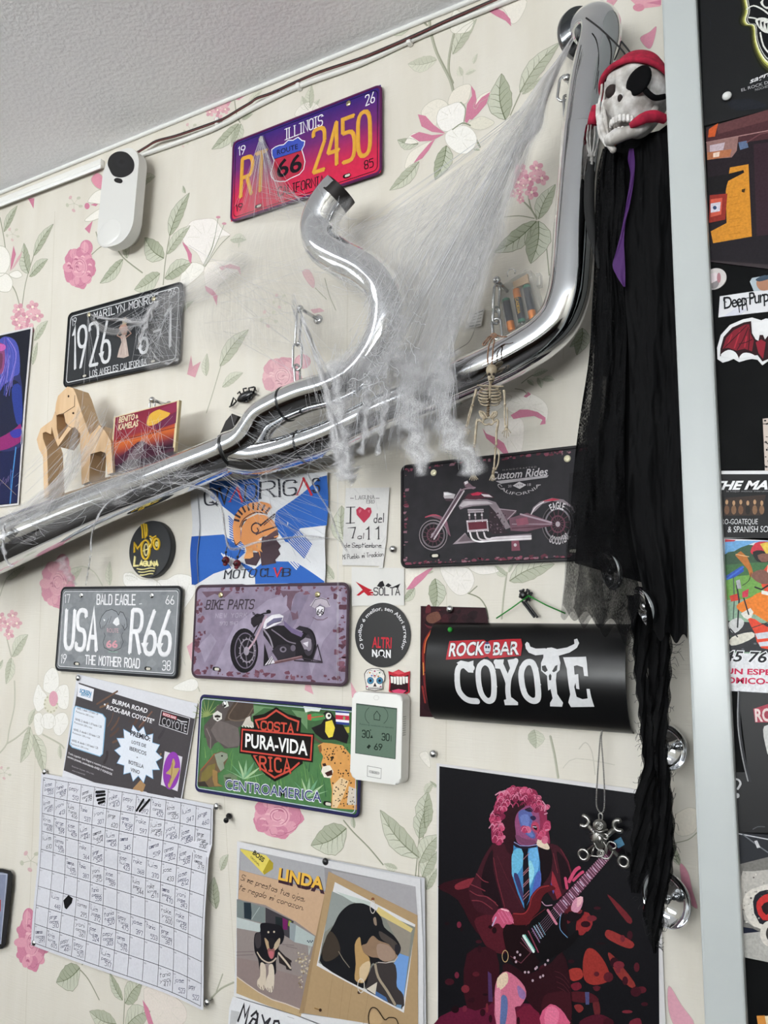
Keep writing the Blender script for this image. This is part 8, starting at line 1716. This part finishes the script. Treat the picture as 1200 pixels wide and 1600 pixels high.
bony('lowered_hand', [('500,930 494,1000 486,1080 506,1190', 6, 8), ('520,955 512,1030 508,1100 516,1200', 6, 8), ('548,990 546,1060 540,1120 530,1200', 6, 8), ('578,1060 566,1130 552,1180 538,1215', 6, 8), ('492,1100 488,1150 508,1210', 5, 7), ('522,1200 524,1240 520,1285', 15, 17), ('500,1215 545,1215', 11, 11)], .118, gr)
MB().tube(catmull([GL3(*z(520, 1275), .116), GL3(*z(512, 1330), .116), GL3(*z(505, 1450), .112), GL3(922, 340, .112), GL3(936, 420, .118)], 4), [.0045]*5+[.006]*6+[.006]*3+[.004, .003, .001], 12).build('sleeve', robe if 0 else mat('sleeve_black', '#151516', .85), gh)
b = MB()
for q in ('478,140 560,200 630,262 740,370 795,440', '640,275 668,340 676,420 668,500', '752,325 730,400 700,470', '752,322 800,380 832,425'): b.tube(catmull([GL3(*z(x, y), .118) for x, y in P(q)], 4), .0010, 6)
b.build('hanging_string', mat('string_black', '#111112', .6), gh)
# ------------------------------------------------------------------ stretched cobweb
webm = thin_cloth('cobweb_gauze', '#b6b4b4', .9, (((420, 10, 1), .4), ((120, 24, 1), .25), ((1100, 40, 1), .35)), .3, 1.25, True)
wool = thin_cloth('cobweb_wool', '#c6c5c7', .9, (((120, 60, 1), .45), ((520, 380, 1), .55)), .3, 1.15, True)
strm = mat('cobweb_strand', '#d6d6da', .8, 0, .2)
def fall(s, e=.16): return min(1, s/e, (1-s)/e) if e else 1
def web_thing(label, px, py, off): return thing('cobweb', label, 'cobweb', W(px, py, off))
def sheet2(t, lq, rq, offs, dens, nu=40, nv=80, m=None, ul=.3, vl=.6, edge=.06, tfade=.03, name='veil', rip=.004, seed=1):
    fl, fr_ = curve2(lq), curve2(rq); b0 = t.location; g = random.Random(seed); ph = g.uniform(0, 6)
    def fn(s, t_):
        a, b = fl(t_), fr_(t_); o_ = offs(s, t_)+rip*math.sin(s*9+t_*6+ph)*math.sin(PI*s)*.5
        return W(a.x+(b.x-a.x)*s, a.y+(b.y-a.y)*s, o_)-b0
    return surf(name, m or webm, t, fn, lambda s, t_: dens(s, t_)*max(0, fall(s, edge))*max(0, fall(t_, tfade) if tfade else 1), nu, nv, ul, vl)
def ribbon(t, q, ws, off, d, m=None, vl=.3, ul=.06, name='wisp', edge=.35, seed=0, wob=1.0, tf=.05):
    "a fluffy band along photo points, width ws in photo pixels at each point"
    f = curve2(q); n = len(P(q)); g = random.Random(seed); ph = [g.uniform(0, 6.28) for _ in range(4)]; b0 = t.location
    wa = lambda t_: (lambda k: ws[int(k)]+(ws[min(int(k)+1, len(ws)-1)]-ws[int(k)])*(k-int(k)))(t_*(len(ws)-1))
    oa = off if callable(off) else (lambda t_: off)
    for la in range(2):
        def fn(s, t_):
            c = f(t_); c2 = f(min(1, t_+.01)); c1 = f(max(0, t_-.01)); d_ = (c2-c1).normalized(); nx, ny = -d_.y, d_.x; w = wa(t_)*(1+.25*math.sin(t_*19+ph[0])*wob+.12*math.sin(t_*47+ph[1]))*(1-.25*la)
            k = (s-.5)*w+wob*w*.08*math.sin(t_*31+ph[2]); return W(c.x+nx*k, c.y+ny*k, oa(t_)+.006*math.cos((s-.5)*PI)*(1 if la == 0 else .3)+.003*math.sin(t_*23+s*5+ph[3]))-b0
        surf(name, m or wool, t, fn, lambda s, t_: d*max(0, fall(s, edge))*max(0, fall(t_, tf)), 14, 50, ul, vl)
def strands(t, segs, r=.00028, seed=3, name='strands', sag=2):
    b = MB(); g = random.Random(seed); b0 = t.location
    for (x0, y0, o0), (x1, y1, o1) in segs:
        pts = []
        for i in range(5): k = i/4; pts.append(W(x0+(x1-x0)*k+g.uniform(-1, 1)*sag*.3, y0+(y1-y0)*k+sag*math.sin(PI*k)+g.uniform(-1, 1)*sag*.3, o0+(o1-o0)*k)-b0)
        b.tube(pts, r*.72*g.uniform(.6, 1.5), 3)
    o = b.build(name, strm, t); o['kind'] = 'stuff'; return o
g = random.Random(40)
# main veil from the top of the tall pipe to the curved pipe
cw1 = web_thing('large white cobweb stretched from the tall pipe top down over the curved pipe', 700, 350, .12)
LQ = '893,58 868,95 845,122 815,165 790,192 755,235 715,262 690,280 655,305 620,325 580,343 552,352 536,372 545,402 572,430 584,470 572,510 545,545 518,570 500,600'
RQ = '897,62 879,100 868,124 853,167 846,201 825,225 813,252 801,268 789,300 782,340 772,380 759,420 746,448 730,475 720,510 709,549 702,575 695,590 692,610 690,627'
def off1(s, t): a = .105+.04*min(1, t*1.7); b = .105+.012*t; return a+(b-a)*max(0, (s-.35)/.65)**1.2
def den1(s, t):
    d = .78-.55*min(1, t/.42) if t < .42 else .23+.32*min(1, (t-.42)/.3)
    d += .42*math.exp(-((s-.86)/.14)**2)*(1 if t > .2 else .4) + .12*math.exp(-((s-.5)/.1)**2)
    if t > .5: d *= 1-.62*min(1, (t-.5)/.15)*max(0, 1-s/.75)
    return d*1.25*min(1, (1-t)/.16)
sheet2(cw1, LQ, RQ, off1, den1, 60, 120, webm, .35, .75, .025, .0, seed=2)
sheet2(cw1, LQ, RQ, lambda s, t: off1(s, t)+.006, lambda s, t: .3*den1(s, t)+(.25 if s > .6 else 0)*min(1, (1-t)/.2), 40, 80, wool, .35, .75, .05, .02, seed=5)
ribbon(cw1, '893,60 872,105 852,150 830,205 808,255 785,320 765,390 742,455 722,520', [8, 20, 30, 40, 40, 44, 46, 46, 44], lambda t: .112+.006*t, .62, webm, .6, .06, 'rope', seed=4, wob=.5)
ribbon(cw1, '528,560 524,610 530,660 535,710 542,752', [36, 40, 36, 38, 46], .128, .85, seed=1); ribbon(cw1, '470,488 488,540 505,590 518,650 530,720', [7, 9, 16, 18, 22], .132, .9, seed=2, wob=.4); ribbon(cw1, '530,700 540,725 548,745 556,752', [30, 44, 44, 24], .10, .8, seed=3)
ribbon(cw1, '640,540 638,590 640,640 652,690 662,745', [66, 60, 52, 48, 30], .118, .95, seed=6); ribbon(cw1, '690,545 692,600 696,650 712,690 736,722 745,745', [56, 52, 46, 50, 58, 32], .118, .9, seed=7); ribbon(cw1, '575,590 573,640 570,690 560,710', [30, 20, 15, 16], .125, .75, seed=8); ribbon(cw1, '604,600 600,650 592,700 585,712', [28, 22, 12, 10], .125, .7, seed=9)
ribbon(cw1, '520,560 570,575 620,560 670,590 715,585', [40, 56, 60, 56, 40], .135, .34, seed=10); ribbon(cw1, '620,470 625,520 610,560 580,590', [30, 34, 40, 40], .14, .55, seed=12)
sheet2(cw1, '500,320 475,345 472,385 500,420 545,455 570,480 560,530 520,560', '556,300 545,340 548,370 570,395 610,430 632,480 622,530 590,580', lambda s, t: .128+.012*math.sin(PI*s), lambda s, t: .34, 24, 60, wool, .1, .5, .08, .04, seed=9)
sheet2(cw1, '560,535 535,580 522,630 520,680 530,715', '722,540 712,590 702,640 690,680 668,700', lambda s, t: .135-.012*t, lambda s, t: (.34-.2*t)*(1+.8*math.sin(s*13)**2), 40, 40, wool, .2, .3, .1, .12, seed=21)
sg = []
for i in range(110):
    s = g.random(); t1 = g.uniform(.5, 1); a0 = (893+g.uniform(-3, 3), 60+g.uniform(-3, 6), .112); fl, fr_ = curve2(LQ), curve2(RQ) if i == 0 else (None, None)
    if i == 0: FL, FRR = curve2(LQ), curve2(RQ)
    a, b_ = FL(t1), FRR(t1); t0 = g.uniform(.15, .5); c, d_ = FL(t0), FRR(t0)
    sg.append(((c.x+(d_.x-c.x)*s, c.y+(d_.y-c.y)*s, off1(s, t0)+.004), (a.x+(b_.x-a.x)*s+g.uniform(-12, 12), a.y+(b_.y-a.y)*s+g.uniform(-10, 10), off1(s, t1)+.004)))
for i in range(120):
    x, y = g.uniform(520, 720), g.uniform(520, 640); sg.append(((x, y, .128), (x+g.uniform(-26, 14), y+g.uniform(50, 110), .118)))
for i in range(90):
    k = g.random(); x = 500+k*110; y = 330+k*130+g.uniform(-30, 60); sg.append(((x, y, .135), (x+g.uniform(-45, 45), y+g.uniform(-45, 45), .135)))
strands(cw1, sg, .00026, 5)
# curly tufts
b = MB()
for i in range(60):
    x, y = g.choice(((612, 480), (620, 520), (600, 560), (585, 590), (632, 470), (640, 510), (590, 560))); p = []
    x += g.uniform(-16, 16); y += g.uniform(-24, 24); a = g.uniform(0, 6)
    for k in range(9): p.append(W(x, y, .142+g.uniform(-.003, .003))-cw1.location); a += g.uniform(-1.4, 1.4); x += 5*math.cos(a)-1; y += 5*math.sin(a)+1
    b.tube(catmull(p, 2), .00035, 4)
o = b.build('curls', strm, cw1); o['kind'] = 'stuff'
# faint veil over the wall left of the curved pipe, with its tip at the purple plate's screw
cw2 = web_thing('thin cobweb spread from the purple plate corner to the curved pipe end', 420, 300, .03)
sheet2(cw2, '407,212 398,240 388,275 376,310 362,346', '412,212 422,240 436,270 458,298 492,318', lambda s, t: .016+.05*s*t*t, lambda s, t: .34-.12*t, 30, 40, webm, .12, .2, .10, .0)
sheet2(cw2, '372,345 340,400 310,440 290,500 300,560', '492,318 480,370 505,430 560,470 560,560', lambda s, t: .02+.07*s, lambda s, t: .20, 30, 40, webm, .4, .4, .12, .15, seed=3)
sg = [((408+g.uniform(-2, 2), 213, .018), (g.uniform(365, 470), 300+g.uniform(0, 45), .02)) for _ in range(24)]+[((440+g.uniform(-40, 40), g.uniform(280, 330), .03), (500+g.uniform(-10, 10), 315+g.uniform(-10, 30), .12)) for _ in range(30)]
sg += [((g.uniform(290, 360), g.uniform(380, 520), .03), (g.uniform(440, 540), g.uniform(380, 600), .08)) for _ in range(26)]
sg += [((458+g.uniform(-3, 3), 466+g.uniform(-10, 20), .05), (g.uniform(480, 540), g.uniform(560, 660), .12)) for _ in range(30)]
strands(cw2, sg, .00024, 6)
# web over the black plate
cw3 = web_thing('grey cobweb rag draped over the right half of the black 1926 plate', 230, 520, .02)
sheet2(cw3, '232,470 222,500 214,520 220,560 230,585', '300,420 292,470 290,500 288,540 284,575', lambda s, t: .024, lambda s, t: .30, 24, 30, webm, .15, .2, .12, .08); sheet2(cw3, '138,490 150,515 175,525 200,520 215,505', '140,492 160,505 185,512 215,500 245,480', lambda s, t: .022, lambda s, t: .5, 16, 24, webm, .06, .15, .2, .05)
sheet2(cw3, '236,462 260,452 290,440 330,415 380,385', '240,500 270,490 300,480 350,450 400,410', lambda s, t: .022, lambda s, t: .32, 16, 24, webm, .06, .15, .2, .1, seed=4)
ribbon(cw3, '137,490 165,498 195,500 220,505 240,480 250,468', [4, 6, 9, 12, 14, 10], .024, .8, seed=5, wob=.6); ribbon(cw3, '240,478 234,500 222,520 215,545', [8, 12, 8, 5], .024, .7, seed=6); ribbon(cw3, '234,540 245,560 262,568 280,560', [5, 5, 6, 5], .024, .7, seed=7)
sg = [((137, 490, .02), (g.uniform(140, 160), g.uniform(510, 620), .03)) for _ in range(6)]+[((g.uniform(205, 290), g.uniform(455, 570), .026), (g.uniform(205, 295), g.uniform(455, 575), .026)) for _ in range(70)]+[((g.uniform(150, 220), g.uniform(495, 520), .025), (g.uniform(215, 290), g.uniform(450, 500), .025)) for _ in range(20)]
strands(cw3, sg, .00024, 7)
# web over the silencer, carving and card
cw4 = web_thing('loose cobweb strung between the wooden carving, the sunset card and the chrome silencer', 150, 760, .12)
sheet2(cw4, '122,632 108,690 92,738 50,775 0,808 -30,820', '126,634 122,690 118,735 100,770 60,800 10,835', lambda s, t: .10+.02*t, lambda s, t: .38+.5*t*(1-s), 20, 50, webm, .1, .35, .15, .03); sheet2(cw4, '165,655 140,690 108,725 80,755 40,790', '168,658 150,700 128,735 105,768 70,805', lambda s, t: .105+.018*t, lambda s, t: .5, 16, 40, webm, .08, .3, .2, .03, seed=3)
sheet2(cw4, '225,680 205,705 185,730 160,760 150,795', '232,682 222,710 215,740 205,765 200,790', lambda s, t: .10+.022*t, lambda s, t: .36, 14, 30, webm, .08, .25, .2, .05, seed=4)
sheet2(cw4, '-10,800 60,775 130,745 200,722 300,690', '-10,870 60,845 130,815 200,785 300,755', lambda s, t: .118-.014*abs(s-.35), lambda s, t: .34-.15*t, 20, 60, webm, .1, .4, .2, .04, seed=8)
ribbon(cw4, '246,752 200,770 165,790 148,820 142,850 144,868', [8, 6, 6, 5, 4, 4], .12, .75, seed=9, wob=.5, ul=.02); ribbon(cw4, '250,752 290,757 320,765 345,790 352,835 362,858 400,848 440,842 480,838 520,842', [6, 7, 9, 7, 5, 6, 5, 5, 4, 4], lambda t: .11-.07*min(1, t*1.6), .7, seed=10, wob=.4, ul=.02); ribbon(cw4, '478,735 500,775 515,800 530,840 545,866', [4, 4, 5, 5, 4], .025, .6, seed=11, wob=.4, ul=.02); ribbon(cw4, '8,815 5,850 12,880 24,884', [8, 10, 8, 5], .125, .8, seed=12, ul=.02)
ribbon(cw4, '95,870 105,895 120,915', [26, 20, 6], .05, .3, seed=13); ribbon(cw4, '142,866 138,890 134,915', [4, 3, 3], .04, .6, seed=14, ul=.02)
sg = [((g.uniform(120, 170), g.uniform(630, 665), .10), (g.uniform(20, 120), g.uniform(735, 805), .12)) for _ in range(24)]+[((x0, y0, .118), (x0+g.uniform(-60, 60), y0+g.uniform(-25, 25), .118)) for x0, y0 in [(lambda k: (k*330, 835-k*120+g.uniform(-25, 25)))(g.random()) for _ in range(110)]]
sg += [((g.uniform(175, 280), g.uniform(640, 710), .09), (g.uniform(150, 300), g.uniform(690, 770), .112)) for _ in range(40)]+[((g.uniform(350, 520), g.uniform(640, 720), .105), (g.uniform(370, 560), g.uniform(690, 760), .07)) for _ in range(60)]+[((g.uniform(310, 420), g.uniform(720, 770), .08), (g.uniform(400, 540), g.uniform(780, 880), .02)) for _ in range(30)]
sg += [((527, 745, .05), (527, 1068, .014)), ((528, 745, .05), (529, 1068, .014)), ((498, 425, .03), (508, 470, .1)), ((137, 500, .02), (128, 640, .1)), ((520, 842, .02), (612, 858, .01)), ((560, 750, .06), (606, 852, .01))]
strands(cw4, sg, .00024, 8)
